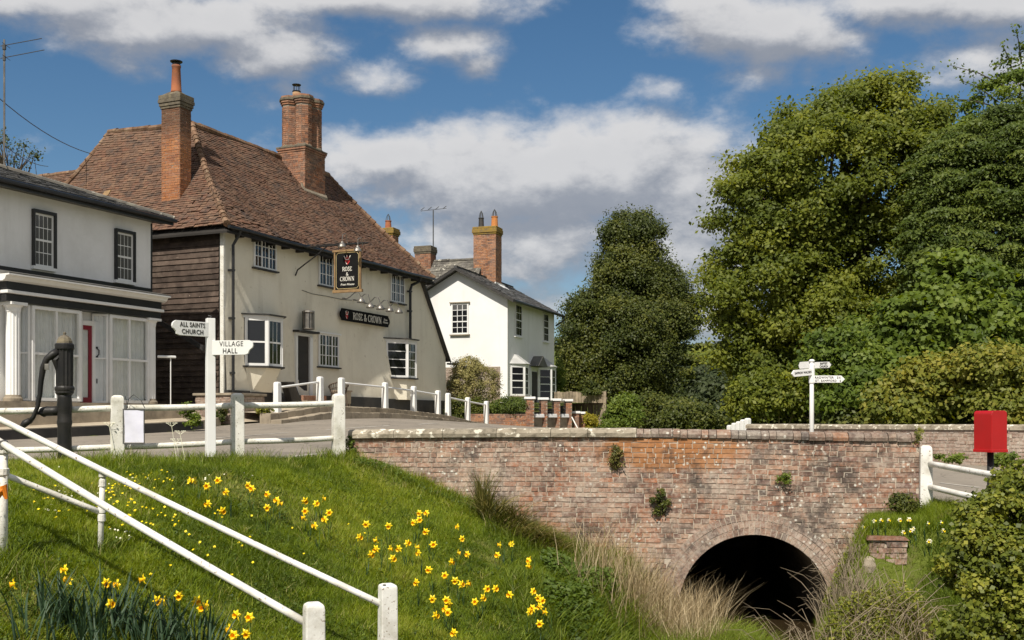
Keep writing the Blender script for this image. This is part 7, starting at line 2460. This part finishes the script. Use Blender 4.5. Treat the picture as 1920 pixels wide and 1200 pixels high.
# ================================================================== grass
def blades(name, x, y, h, w, lean, mat, tint, segs=1, curve=.5, z=None, parent=None, face=None, **kw):
    n = len(x)
    z = G(x, y) if z is None else z
    th = rng.uniform(0, 2 * math.pi, n)
    dirv = np.stack([np.cos(th), np.sin(th)], 1) * (lean * h)[:, None]
    ph = th + math.pi / 2 + rng.normal(0, .6, n) if face is None else face
    wx, wy = np.cos(ph) * w / 2, np.sin(ph) * w / 2
    base = np.stack([x, y, z - .012], 1)
    if segs == 1:
        v = np.empty((n, 3, 3))
        v[:, 0] = base - np.stack([wx, wy, 0 * wx], 1)
        v[:, 1] = base + np.stack([wx, wy, 0 * wx], 1)
        v[:, 2] = base + np.stack([dirv[:, 0], dirv[:, 1], h], 1)
        f = np.arange(n * 3).reshape(n, 3)
        return np_mesh(name, v.reshape(-1, 3), f, mat, parent, np.repeat(tint, 3), **kw)
    rows = segs + 1
    v = np.empty((n, rows * 2, 3))
    for r in range(rows):
        s = r / segs
        k = 1 - .96 * s ** 1.5
        zz = h * (s - curve * s ** 2.2 * .6)
        off = np.stack([dirv[:, 0] * s ** 1.6, dirv[:, 1] * s ** 1.6, zz], 1)
        e = np.stack([wx * k, wy * k, 0 * wx], 1)
        v[:, 2 * r] = base + off - e
        v[:, 2 * r + 1] = base + off + e
    o = np.arange(n)[:, None] * rows * 2
    f = np.concatenate([o + np.array([2 * r, 2 * r + 1, 2 * r + 3, 2 * r + 2]) for r in range(segs)], 0)
    return np_mesh(name, v.reshape(-1, 3), f, mat, parent, np.repeat(tint, rows * 2), **kw)

def ok_ground(x, y):
    z = G(x, y)
    rd = in_poly(x, y, ROAD)
    yw = wall_y(x)
    beh = (y > yw - .04) & (x > WA[0] - .05)
    return (~rd) & (~beh) & (z > WATER + .05)

# mown lawn of the bank
n0 = 560000
y = 7.4 + (16.9 - 7.4) * rng.uniform(0, 1, n0) ** 1.0
x = (-.50 + rng.uniform(0, 1, n0) * .72) * y
k = ok_ground(x, y) & (x < 3.6)
x, y = x[k], y[k]
ln_noise = vnoise(x, y, 2.6, 21) * .5 + vnoise(x, y, 7.5, 22) * .5
long_ = sstep(x + .12 * (y - 12), .1, 1.9)
edge_ = np.exp(-((y - wall_y(x)) / .35) ** 2) * (x > -2.6) + np.exp(-((Rz(x, y) - G(x, y)) / .05) ** 2) * .35
h = (.040 + .035 * np.clip(ln_noise + .3, 0, 1.5) + .05 * rng.uniform(0, 1, len(x)) ** 3) * (1 + 1.6 * long_ + 1.3 * edge_)
h *= np.where(rng.uniform(size=len(x)) < .012, 2.4, 1)
tn = np.clip(.40 + .36 * vnoise(x, y, 1.5, 23) + .16 * vnoise(x, y, 11, 24) + .22 * ln_noise + rng.normal(0, .17, len(x)), 0, .9)
dry = sstep(vnoise(x, y, 1.9, 41) + .35 * vnoise(x, y, 6.5, 42), .42, .8)
tn = np.where(rng.uniform(size=len(x)) < .035 + .42 * dry, rng.uniform(.86, 1, len(x)), tn)
thin = rng.uniform(size=len(x)) > .55 * dry
x, y, h, tn = x[thin], y[thin], h[thin], tn[thin]
blades('lawn_grass', x, y, h, rng.uniform(.006, .011, len(x)), rng.uniform(.25, 1.2, len(x)), MT['grass_blade'], tn, kind='stuff', label='green grass covering the bank')
# uneven tussocks standing out of the mown grass
tcx, tcy = rng.uniform(-6, 2.6, 520), rng.uniform(8, 16.4, 520)
kk_ = rng.integers(14, 46, 520)
x = np.repeat(tcx, kk_); y = np.repeat(tcy, kk_)
x = x + rng.normal(0, .05, len(x)); y = y + rng.normal(0, .05, len(y)); tb_ = np.repeat(rng.uniform(.1, .95, 520), kk_)
k = ok_ground(x, y) & (x < 3)
x, y, tb_ = x[k], y[k], tb_[k]
blades('tussock_grass', x, y, rng.uniform(.07, .19, len(x)), rng.uniform(.006, .011, len(x)), rng.uniform(.3, 1.3, len(x)), MT['grass_blade'], np.clip(tb_ + rng.normal(0, .12, len(x)), 0, 1), segs=3, kind='stuff', label='uneven tussocks in the grass of the bank')
# clover and small weeds between the blades
n0 = 60000
y = rng.uniform(7.4, 16.6, n0); x = (-.50 + rng.uniform(0, 1, n0) * .75) * y
k = ok_ground(x, y) & (vnoise(x, y, 3.1, 31) > -.1)
x, y = x[k], y[k]
C = np.stack([x, y, G(x, y) + rng.uniform(.01, .06, len(x))], 1)
v, f = leaf_quads(C, rng.normal(size=C.shape) * .35 + UP, rng.uniform(.018, .042, len(x)), .9)
np_mesh('clover', v, f, MT['weed_leaf'], None, np.repeat(rng.uniform(.1, 1, len(x)), 4), kind='stuff', label='clover and small weeds in the lawn')
# right-hand grass ledge
n0 = 60000
y = rng.uniform(12.5, 15.9, n0); x = rng.uniform(3.6, 6.4, n0)
k = ok_ground(x, y)
x, y = x[k], y[k]
blades('ledge_grass', x, y, rng.uniform(.06, .17, len(x)), rng.uniform(.006, .011, len(x)), rng.uniform(.2, 1, len(x)), MT['grass_blade'], np.clip(.35 + .3 * vnoise(x, y, 3, 5) + rng.normal(0, .18, len(x)), 0, 1), kind='stuff', label='grass on the ledge right of the arch')
# far meadow tufts are left to the ground material; a fringe of longer grass at posts and wall foot
fx, fy = [], []
for (cx, cy, r, n) in [(LP[0].x, LP[0].y, .35, 350), (LP[1].x, LP[1].y, .4, 500), (LP[2].x, LP[2].y - .1, .45, 900), (pp.x, pp.y, .3, 260), (sp.location.x, sp.location.y - .1, .5, 900), (pB.x, pB.y, .25, 240), (pA.x + .1, pA.y - .2, .4, 700), (-5.2, 14.4, .6, 500), (-1.6, 16.3, .5, 500), (-.6, 16.2, .5, 400)]:
    fx.append(cx + rng.normal(0, r * .5, n)); fy.append(cy + rng.normal(0, r * .4, n))
fx = np.concatenate(fx); fy = np.concatenate(fy)
k = ok_ground(fx, fy)
fx, fy = fx[k], fy[k]
blades('long_grass', fx, fy, rng.uniform(.10, .34, len(fx)), rng.uniform(.006, .012, len(fx)), rng.uniform(.15, .8, len(fx)), MT['long_grass'], np.clip(rng.normal(.5, .25, len(fx)), 0, 1), segs=3, kind='stuff', label='longer grass round the posts and the wall foot')

# stream-side vegetation left of the arch
def spot(px0, px1, py0, py1, n, up=0.0):
    px = rng.uniform(px0, px1, n); py = rng.uniform(py0, py1, n)
    pts_ = [hit(a, b, d0=8) for a, b in zip(px, py)]
    a = np.array([tuple(p) for p in pts_])
    return a
def patch(cx, cy, rx, ry, n):
    a = rng.uniform(0, 2 * math.pi, n); r = np.sqrt(rng.uniform(0, 1, n))
    return cx + rx * r * np.cos(a), cy + ry * r * np.sin(a)
def veg(name, label, cat, patches, hmin, hmax, wmin, wmax, mat, lean=(.1, .6), segs=4, curve=.5, tint=(.5, .25), cat_kind=None):
    xs, ys = [], []
    for (cx, cy, rx, ry, n) in patches:
        a, b = patch(cx, cy, rx, ry, n); xs.append(a); ys.append(b)
    x = np.concatenate(xs); y = np.concatenate(ys)
    k = (y < wall_y(x) - .05) & (~in_poly(x, y, ROAD))
    x, y = x[k], y[k]
    z = np.maximum(G(x, y), WATER)
    n = len(x)
    o = blades(name, x, y, rng.uniform(hmin, hmax, n), rng.uniform(wmin, wmax, n), rng.uniform(*lean, n), mat, np.clip(rng.normal(*tint, n), 0, 1), segs=segs, curve=curve, z=z)
    return props(o, label, cat, kind=cat_kind)
# dry stalks before the wall left of the arch
veg('dry_reeds', 'tall dry straw coloured reeds before the wall left of the arch', 'reeds', [(2.05, 14.9, .5, .5, 950), (2.75, 15.3, .3, .3, 600), (2.4, 15.6, .5, .2, 520), (1.5, 15.2, .5, .5, 330), (2.4, 14.3, .4, .6, 460), (1.2, 14.3, .6, .6, 120)], .5, 1.2, .005, .011, MT['straw'], (.03, .75), 4, .35, (.55, .25), 'stuff')
veg('reed_grass', 'fresh green long grass at the left foot of the arch', 'grass', [(2.75, 13.6, .45, .7, 3600), (2.2, 13.2, .5, .6, 2400), (3.05, 14.5, .25, .6, 900), (1.5, 13.0, .6, .5, 1500), (2.1, 14.5, .5, .5, 1500), (3.0, 13.9, .38, .5, 3000), (2.9, 14.7, .25, .4, 900)], .3, .75, .008, .016, MT['long_grass'], (.2, .9), 4, .6, (.55, .22), 'stuff')
veg('bank_grass', 'rough grass on the lower bank beside the dry reeds', 'grass', [(1.2, 14.6, .7, 1.0, 3500), (.7, 13.2, .8, .9, 3500), (1.6, 12.4, .7, .7, 3000), (.2, 15.5, .6, .4, 900)], .14, .42, .007, .013, MT['long_grass'], (.3, 1.0), 3, .5, (.42, .24), 'stuff')
# nettles and docks
def leafy(name, label, cat, patches, hmax, size, mat, n, kind='stuff', zoff=0.0, fold=.12, asp=.55):
    xs, ys = [], []
    tot = sum(p[4] for p in patches)
    for (cx, cy, rx, ry, wgt) in patches:
        a, b = patch(cx, cy, rx, ry, int(n * wgt / tot)); xs.append(a); ys.append(b)
    x = np.concatenate(xs); y = np.concatenate(ys)
    k = (y < wall_y(x) - .05)
    x, y = x[k], y[k]
    z = np.maximum(G(x, y), WATER)
    hh = hmax * (.35 + .65 * (.5 + .5 * vnoise(x, y, 4.5, 77))) * rng.uniform(.15, 1, len(x)) ** .6
    C = np.stack([x, y, z + hh + zoff], 1)
    v, f = leaf_quads(C, rng.normal(size=C.shape) * .45 + UP * .8 + np.array([0, -.3, 0]), rng.uniform(*size, len(x)), asp, fold)
    o = np_mesh(name, v, f, mat, None, np.repeat(np.clip(.5 * (hh / hmax) + .5 * rng.uniform(0, 1, len(x)), 0, 1), 4))
    return props(o, label, cat, kind=kind)
leafy('nettle_patch', 'dark green nettles on the lower bank beside the reeds', 'nettles', [(1.3, 13.2, .9, .9, 5), (2.0, 12.6, .8, .7, 4), (2.9, 13.2, .5, .7, 2), (.9, 14.6, .5, .6, 2)], .34, (.04, .10), MT['weed_leaf'], 17000)
# pendulous sedge tuft against the wall
sgx = P(905, 965, 15.9)
sroot = thing('sedge_tuft', 'big arching tuft of dark sedge against the bridge wall', 'plant', (sgx.x, sgx.y, float(G(sgx.x, sgx.y))))
bx0 = np.array(sroot.location)
def tuft(parent, cx, cy, rx, ry, n, h, w, lean, mat, tint, curve):
    x, y = patch(cx, cy, rx, ry, n)
    y = np.minimum(y, wall_y(x) - .06)
    o = blades('sedge_blades', x - bx0[0], y - bx0[1], rng.uniform(*h, n), rng.uniform(*w, n), rng.uniform(*lean, n), mat, np.clip(rng.normal(*tint, n), 0, 1), segs=6, curve=curve, z=G(x, y) - bx0[2], parent=parent, kind='stuff')
tuft(sroot, -.42, 15.95, .10, .15, 230, (.55, .95), (.010, .018), (.05, .45), MT['sedge'], (.45, .2), .3)
tuft(sroot, -.15, 15.8, .30, .25, 620, (.45, .9), (.010, .018), (.4, 1.1), MT['sedge'], (.45, .25), .8)
tuft(sroot, .30, 15.6, .28, .22, 620, (.4, .75), (.010, .018), (.5, 1.3), MT['sedge'], (.55, .28), 1.1)
tuft(sroot, .62, 15.5, .2, .2, 380, (.3, .6), (.009, .016), (.4, 1.2), MT['sedge'], (.6, .28), 1.0)
# weeds rooted in the wall face
def wall_plant(px, py, rx, ry, n, mat, label, size=(.03, .06), dead=False):
    k_ = (px - 960) / 2000
    u = BF.fac(px, py, .06)[0]
    pos_ = BF.w(u, -.06, 0); zc = (788 - py) / 2000 * pos_.y
    e = ((pos_.x, pos_.y, zc), (rx * pos_.y / 2000, .07, ry * pos_.y / 2000))
    return bush('wall_plant', label, 'plant', [e], 16, (.03, .07), n, size, mat, base=(pos_.x, pos_.y + .05, zc), group='plants rooted in the bridge wall', aspect=.4)
wall_plant(1155, 862, 10, 24, 700, MT['sedge'], 'withered dark plant hanging on the bridge wall near its middle')
wall_plant(1238, 942, 14, 24, 800, MT['leaf_dark'], 'green fern tuft on the wall above left of the arch')
wall_plant(1471, 897, 9, 9, 260, MT['leaf_mid'], 'tiny fern on the wall above the arch')
wall_plant(1722, 815, 6, 12, 240, MT['leaf_gold'], 'tiny weed at the top right end of the bridge wall', (.02, .05))
wall_plant(655, 850, 12, 40, 900, MT['leaf_mid'], 'weeds climbing the left end of the bridge wall')
leafy('wall_foot_weeds', 'weeds along the foot of the wall at its left end', 'weeds', [(-2.2, 16.45, .5, .25, 3), (-1.3, 16.3, .5, .22, 3), (-.7, 16.2, .4, .2, 1)], .15, (.02, .05), MT['weed_leaf'], 2000)

# ================================================================== right bank: ledge, stub wall, brambles, ivy
stub_p = P(1668, 1045, 14.3)
stub = thing('stub_wall', 'crumbling stub of brick wall holding the grass ledge right of the arch', 'wall', (stub_p.x, stub_p.y, -2.35), math.radians(-6))
mb = MB(); mb.bx(-.27, .22, 0, .5, -.6, .74); mb.build('wall_core', MT['mortar'], stub)
its = []
for k in range(16):
    for u, l in ((-.165, .21), (.06, .21), (.185, .07)) if k % 2 else ((-.22, .10), (-.05, .21), (.135, .15)):
        its.append((u, -random.uniform(.01, .04), -.5 + (k + .5) * .0765, l, .066, 0))
lay_bricks(stub, its, MT['arch_brick'], 60, lambda t: -t[2], depth=.2)
mb = MB(); mb.hexa([(-.3, -.05, .745), (.25, -.05, .745), (.25, .5, .745), (-.3, .5, .745)], [(-.28, -.03, .80), (.2, -.02, .79), (.2, .45, .80), (-.28, .45, .80)]); mb.build('cap_brick', MT['orange_brick'], stub)
mb = MB(); mb.lathe([(.05, -.14), (.10, -.09), (.115, 0), (.09, .09), (.04, .13)], (-.28, .0, .40), 9); mb.build('old_stone', MT['kerb'], stub)
bush('evergreen_shrub', 'small dark evergreen bush at the right foot of the bridge wall', 'shrub', [px_ell(1692, 950, 24, 20, 15.4, .16)], 40, (.05, .10), 2600, (.022, .05), MT['leaf_dark'], base=(P(1692, 968, 15.4).x, 15.4, -1.42))
hx = P(1790, 953, 14.6)
nh = 900
hxx, hyy = patch(hx.x, hx.y, .33, .16, nh)
blades('straw_litter', hxx, hyy, rng.uniform(.005, .02, nh), np.full(nh, .05), rng.uniform(1, 3, nh), MT['straw'], np.clip(rng.normal(.3, .2, nh), 0, 1), z=G(hxx, hyy) + .035, kind='stuff', label='orange straw litter beside the right white post')
# ivy bush hanging in from the right
bush('ivy_bush', 'big glossy ivy bush at the right edge hiding the end of the rails', 'bush',
     [px_ell(1905, 1010, 90, 95, 9.6, .5), px_ell(1865, 1060, 85, 85, 9.5, .5), px_ell(1920, 930, 50, 60, 9.8, .4), px_ell(1900, 1100, 100, 90, 9.3, .5), px_ell(1845, 990, 45, 50, 9.8, .3), px_ell(1880, 1190, 110, 70, 9.0, .5)],
     260, (.05, .13), 26000, (.025, .06), MT['leaf_ivy'], base=(4.3, 9.6, -2.1), stems=24, fold=.14, aspect=.85)
def canes(name, label, cat, n, x0, x1, y0, y1, hh, mat, r=.006, arch=.5, kind='stuff'):
    mb = MB()
    for _ in range(n):
        x = random.uniform(x0, x1); y = random.uniform(y0, y1)
        z = max(float(G(x, y)), WATER)
        a = random.uniform(0, 6.28); L_ = random.uniform(*hh)
        dx, dy = math.cos(a) * L_ * arch * random.uniform(.3, 1.4), math.sin(a) * L_ * arch * .6
        rr = r * random.uniform(.6, 1.4)
        mb.tube([(x, y, z - .05), (x + dx * .25, y + dy * .25, z + L_ * .5), (x + dx * .65, y + dy * .65, z + L_ * .8), (x + dx, y + dy, z + L_ * random.uniform(.55, 1.0))], [rr, rr * .9, rr * .7, rr * .35], 4, cap=False)
    o = mb.build(name, mat, None, kind=kind)
    return props(o, label, cat)
canes('bramble_canes', 'tangle of pale bare bramble canes below the grass ledge', 'brambles', 520, 3.2, 5.1, 9.8, 13.7, (.4, .95), MT['twig'], .0046, .9)
canes('dead_stems', 'grey brown dead stems before the right side of the arch', 'stems', 300, 4.25, 4.7, 13.6, 15.2, (.25, .7), MT['twig'], .0038, .6)
canes('pale_twigs', 'thin pale twigs sticking out before the dark arch', 'twigs', 9, 3.8, 4.1, 12.8, 13.4, (.45, .7), MT['straw'], .003, 1.0)
leafy('bramble_leaves', 'bramble and nettle leaves over the lower right bank', 'brambles', [(4.3, 12.2, .7, .7, 5), (3.9, 11.2, .7, .9, 5), (3.9, 9.8, .7, 1.0, 6), (3.9, 13.3, .25, .6, 1.4), (4.42, 14.6, .16, .3, .7), (4.6, 9.6, .5, .8, 4), (4.6, 13.3, .5, .5, 2)], .55, (.025, .06), MT['leaf_ivy'], 27000)
veg('bank_grass', 'rough yellowing grass among the brambles on the right bank', 'grass', [(4.3, 12.2, .7, .8, 3200), (4.0, 11.0, .7, 1.0, 3600), (4.0, 9.8, .6, .8, 2000), (4.7, 13.3, .5, .5, 1600)], .2, .6, .005, .010, MT['sedge'], (.2, 1.0), 4, .5, (.62, .24), 'stuff')

# ================================================================== flowers
def flower_proto(name, petal_mat, tr_mat, hh, s, small=False):
    root = bpy.data.objects.new(name, None)
    COL.objects.link(root)
    root.empty_display_size = .05
    mb = MB()
    mb.tube([(0, 0, -.05), (.01, .012, hh * .5), (.0, .008, hh * .93), (.0, -.012, hh * 1.0), (0, -.035 * s, hh * .985)], [.0045, .004, .0035, .0035, .004], 5)
    mb.build('stem', MT['flower_stem'], root)
    ctr = Vector((0, -.04 * s, hh * .985))
    tilt = Matrix.Rotation(random.uniform(-.25, .3), 3, 'X')
    mb = MB()
    R_ = .045 * s
    for k in range(6):
        a = k * math.pi / 3 + random.uniform(-.12, .12) + (.0 if k % 2 else .05)
        def q(r, da, y): 
            v_ = Vector((r * math.cos(a + da), y, r * math.sin(a + da)))
            return ctr + tilt @ v_
        y0 = -.004 if k % 2 else .0
        bend = random.uniform(.004, .018) * s
        mb.add([q(.004, 0, y0), q(R_ * .62, .52, y0 + .003), q(R_ * (1.0), .0, y0 + bend), q(R_ * .62, -.52, y0 + .003), q(R_ * .62, 0, y0 - .004)], [(0, 1, 4), (1, 2, 4), (2, 3, 4), (3, 0, 4)])
    mb.build('petals', petal_mat, root)
    mb = MB()
    n = 12
    vs = []
    for (r, y) in ((.008, 0), (.012, -.014), (.0145, -.026), (.0195, -.033)):
        for k in range(n):
            a = 2 * math.pi * k / n
            rr = r * s * (1 + (.13 * (k % 2) if y < -.03 else 0))
            vs.append(ctr + tilt @ Vector((rr * math.cos(a), y * s, rr * math.sin(a))))
    fs = [(i * n + k, i * n + (k + 1) % n, (i + 1) * n + (k + 1) % n, (i + 1) * n + k) for i in range(3) for k in range(n)]
    fs.append(tuple(range(n)))
    mb.add(vs, fs)
    mb.build('trumpet', tr_mat, root, smooth=False)
    n = 3
    mbv = MB()
    for k in range(n):
        a = random.uniform(0, 6.28); L_ = hh * random.uniform(.75, 1.05); le = random.uniform(.15, .55) * L_
        w_ = .011
        pts_ = [Vector((math.cos(a) * (.012 + le * f ** 1.6), math.sin(a) * (.012 + le * f ** 1.6), -.03 + L_ * (f - .25 * f ** 2.5))) for f in (0, .35, .7, 1)]
        sd_ = Vector((-math.sin(a), math.cos(a), 0)) * w_ / 2
        vs = []
        for i, p in enumerate(pts_):
            kx = (1, 1, .8, .15)[i]
            vs += [p - sd_ * kx, p + sd_ * kx]
        mbv.add(vs, [(0, 1, 3, 2), (2, 3, 5, 4), (4, 5, 7, 6)])
    mbv.build('leaves', MT['daff_leaf'], root)
    return root
Z4 = lambda L_: [(x / 2.727, 760 + y / 2.727) for x, y in L_]
Z8 = lambda L_: [(640 + x / 3, 800 + y / 3) for x, y in L_]
CL = [
 ('in the loose row below the village hall signpost', Z4([(937, 388), (1013, 391), (1049, 419), (1105, 386), (1180, 447), (1082, 507), (1114, 539)])),
 ('in the row below the post at the bridge end', Z4([(1271, 409), (1292, 432), (1380, 457), (1398, 500), (1430, 489), (1366, 525)])),
 ('in the bunch below the left end of the bridge wall', Z4([(1539, 490), (1640, 481), (1612, 506), (1558, 541), (1687, 552), (1672, 590), (1586, 572), (1628, 620)])),
 ('over the dark leaf clump at bottom left', Z4([(108, 912), (367, 842), (378, 905), (556, 912), (620, 920), (545, 1022)])),
 ('between the leaf clump and near handrail', Z4([(775, 888), (796, 996), (912, 970), (878, 1010), (985, 1005), (1028, 1048), (1091, 1020)])),
 ('beside the foot of the near handrail', Z4([(1236, 1074), (1262, 1084), (1207, 1140), (1194, 1178), (1280, 1172)])),
 ('in the middle bank bunch above the far handrail post', Z8([(144, 552), (90, 620), (263, 562), (225, 640), (222, 690), (266, 686), (146, 720), (283, 745)])),
 ('in the scatter on the bank below the sedge tuft', Z8([(448, 490), (482, 488), (410, 545), (430, 528), (495, 593), (680, 562), (672, 634)])),
 ('in the bunch right of the bank middle', Z8([(370, 660), (352, 686), (408, 685), (448, 708), (505, 665), (590, 762), (629, 706), (720, 720)])),
 ('in the right upper group near the sedge', Z8([(880, 720), (915, 668), (958, 662), (1028, 785), (1080, 750), (1058, 758)])),
 ('in the centre group right of the far handrail post', Z8([(510, 810), (432, 876), (597, 838), (650, 866), (685, 884), (660, 890)])),
 ('in the lower group right of the far handrail post', Z8([(520, 966), (583, 984), (612, 1030), (625, 1000), (600, 1046), (515, 1062), (655, 1155)])),
 ('in the low group of four above the tall bunch', Z8([(800, 912), (855, 912), (763, 990), (795, 965)])),
 ('in the dense bunch at bottom centre', Z8([(961, 945), (1090, 932), (1108, 965), (1130, 980), (1130, 1015), (1088, 1025), (1048, 1040), (1183, 1040), (1117, 1120)])),
]
ordn = ['leftmost', 'second from left', 'third from left', 'fourth from left', 'fifth from left', 'sixth from left', 'seventh from left', 'eighth from left', 'ninth from left']
protos = []
for k in range(4):
    protos.append(flower_proto('daffodil', MT['petal'], MT['trumpet'], .24 + .02 * k, 1.25))
used = set()
for (desc, fl) in CL:
    fl = sorted(fl)
    for i, (px, py) in enumerate(fl):
        kk = random.randrange(4)
        hh = .235 + .02 * kk
        g = hit(px, py, d0=6.5, up=hh)
        if kk not in used:
            o = protos[kk]; used.add(kk)
        else:
            o = copy_tree(protos[kk])
        o.location = (g.x, g.y, float(G(g.x, g.y)))
        o.rotation_euler = (random.uniform(-.08, .08), random.uniform(-.12, .12), random.gauss(-.1, 1.05))
        s_ = random.uniform(.76, .98)
        o.scale = (s_, s_, 1)
        lab = 'rightmost' if i == len(fl) - 1 else ordn[i]
        props(o, 'yellow daffodil, ' + lab + ' ' + desc, 'daffodil', 'daffodils ' + desc)
for kk in range(4):
    if kk not in used:
        for c_ in list(protos[kk].children): bpy.data.objects.remove(c_)
        bpy.data.objects.remove(protos[kk])
wp = flower_proto('narcissus', MT['white_petal'], MT['petal'], .2, .8)
NL = sorted([(1280 + x / 3, 800 + y / 3) for x, y in [(1103, 545), (1065, 565), (1217, 542), (1271, 541), (1279, 579), (1233, 606), (1290, 620), (1311, 645), (1367, 645), (1396, 645), (1364, 553), (1439, 547), (1454, 583), (1145, 558), (1002, 565)]])
for i, (px, py) in enumerate(NL):
    g = hit(px, py, d0=11, up=.2)
    o = wp if i == 0 else copy_tree(wp)
    o.location = (g.x, g.y, float(G(g.x, g.y)))
    o.rotation_euler = (0, 0, random.gauss(0, .7))
    lab = ['leftmost', 'second from the left', 'third from the left', 'fourth from the left', 'fifth from the left', 'sixth from the left', 'seventh from the left', 'middle one', 'seventh from the right', 'sixth from the right', 'fifth from the right', 'fourth from the right', 'third from the right', 'second from the right', 'rightmost'][i]
    props(o, 'white narcissus, ' + lab + ' on the grass ledge right of the arch', 'narcissus', 'white narcissi on the ledge')
# strap-leaved clump at the bottom left: every leaf a piece
lc = hit(230, 1170, d0=6.5)
clump = thing('daffodil_clump', 'dense clump of dark strap shaped daffodil leaves at the bottom left', 'plant', tuple(lc))
lvar = []
for k in range(8):
    L_ = .30 + .025 * k; le = .05 + .022 * k; w_ = .019
    pts_ = [Vector((le * f ** 1.7, .0, L_ * (f - .22 * f ** 3 * (k % 3) * .5))) for f in (0, .25, .5, .75, 1)]
    mb = MB(); vs = []
    for i, p in enumerate(pts_):
        kx = (.7, 1, 1, .8, .12)[i]
        vs += [p - Vector((0, w_ / 2 * kx, 0)), p + Vector((-.004, 0, 0)), p + Vector((0, w_ / 2 * kx, 0))]
    mb.add(vs, [(3 * i, 3 * i + 1, 3 * i + 4, 3 * i + 3) for i in range(4)] + [(3 * i + 1, 3 * i + 2, 3 * i + 5, 3 * i + 4) for i in range(4)])
    me = mb.mesh('leaf', MT['daff_leaf'])
    at = me.attributes.new('tint', 'FLOAT', 'POINT')
    at.data.foreach_set('value', np.full(len(me.vertices), .12 * k))
    lvar.append(me)
nl = 0
for cl_x, cl_y, n_ in ((95, 1165, 30), (150, 1190, 42), (215, 1185, 48), (270, 1215, 48), (330, 1225, 46), (385, 1232, 30), (170, 1235, 30), (60, 1210, 14)):
    c0 = hit(cl_x, cl_y, d0=6.0)
    for _ in range(n_):
        x_ = c0.x + random.gauss(0, .10); y_ = c0.y + random.gauss(0, .10)
        inst('leaf', random.choice(lvar), clump, Vector((x_, y_, float(G(x_, y_)) - .01)) - lc, (random.uniform(-.15, .15), random.uniform(-.1, .15), random.uniform(0, 6.28)), (1, random.uniform(.8, 1.2), random.uniform(.8, 1.15)))
# celandines, daisies and dandelion clocks: too many and too small to count
def specks(name, label, boxes, n, size, mat, hh):
    pts_ = []
    for (x0, x1, y0, y1, w) in boxes:
        for _ in range(int(n * w)):
            pts_.append(hit(random.uniform(x0, x1), random.uniform(y0, y1), d0=7, up=hh))
    C = np.array([tuple(p) for p in pts_]); C[:, 2] = G(C[:, 0], C[:, 1]) + rng.uniform(.5, 1.0, len(C)) * hh
    v, f = leaf_quads(C, rng.normal(size=C.shape) * .25 + np.array([0, -.6, .8]), rng.uniform(*size, len(C)), .95)
    v2, f2 = leaf_quads(C + np.array([0, -.001, .001]), rng.normal(size=C.shape) * .25 + np.array([0, -.6, .8]), rng.uniform(*size, len(C)), .95)
    o = np_mesh(name, np.concatenate([v, v2]), np.concatenate([f, f2 + len(v)]), mat, None)
    return props(o, label, 'flowers', kind='stuff')
specks('celandines', 'tiny yellow celandines scattered in the grass below the road', [(190, 330, 880, 985, .6), (60, 260, 900, 970, .2), (330, 480, 940, 1040, .1), (230, 700, 960, 1100, .1)], 130, (.02, .036), MT['petal'], .07)
specks('daisies', 'small white daisies in the grass beside the slim tube support', [(80, 220, 905, 960, .5), (190, 250, 985, 1010, .2), (60, 480, 870, 900, .3)], 60, (.016, .03), MT['white_petal'], .06)

# small plants growing round the signpost foot and road edge (cow parsley)
mb = MB()
for (px, py, d_) in ((322, 800, 15.0), (338, 815, 15.0), (205, 800, 14.9), (330, 830, 15.1)):
    p = P(px, py, d_); zg_ = float(G(p.x + .1, p.y))
    mb.tube([(p.x + .08, p.y, zg_), (p.x + .04, p.y, (zg_ + p.z) / 2), (p.x, p.y, p.z)], [.006, .004, .003], 4)
    for k in range(6):
        a = k * 1.05
        e = Vector((p.x + .07 * math.cos(a), p.y + .05 * math.sin(a), p.z + .05))
        mb.tube([p, e], .002, 3)
        mb.lathe([(.012, -.004), (.014, 0), (.004, .006)], e, 6)
o = mb.build('cow_parsley', MT['white_petal'], None); props(o, 'few stems of cow parsley by the signpost at the road edge', 'plant')
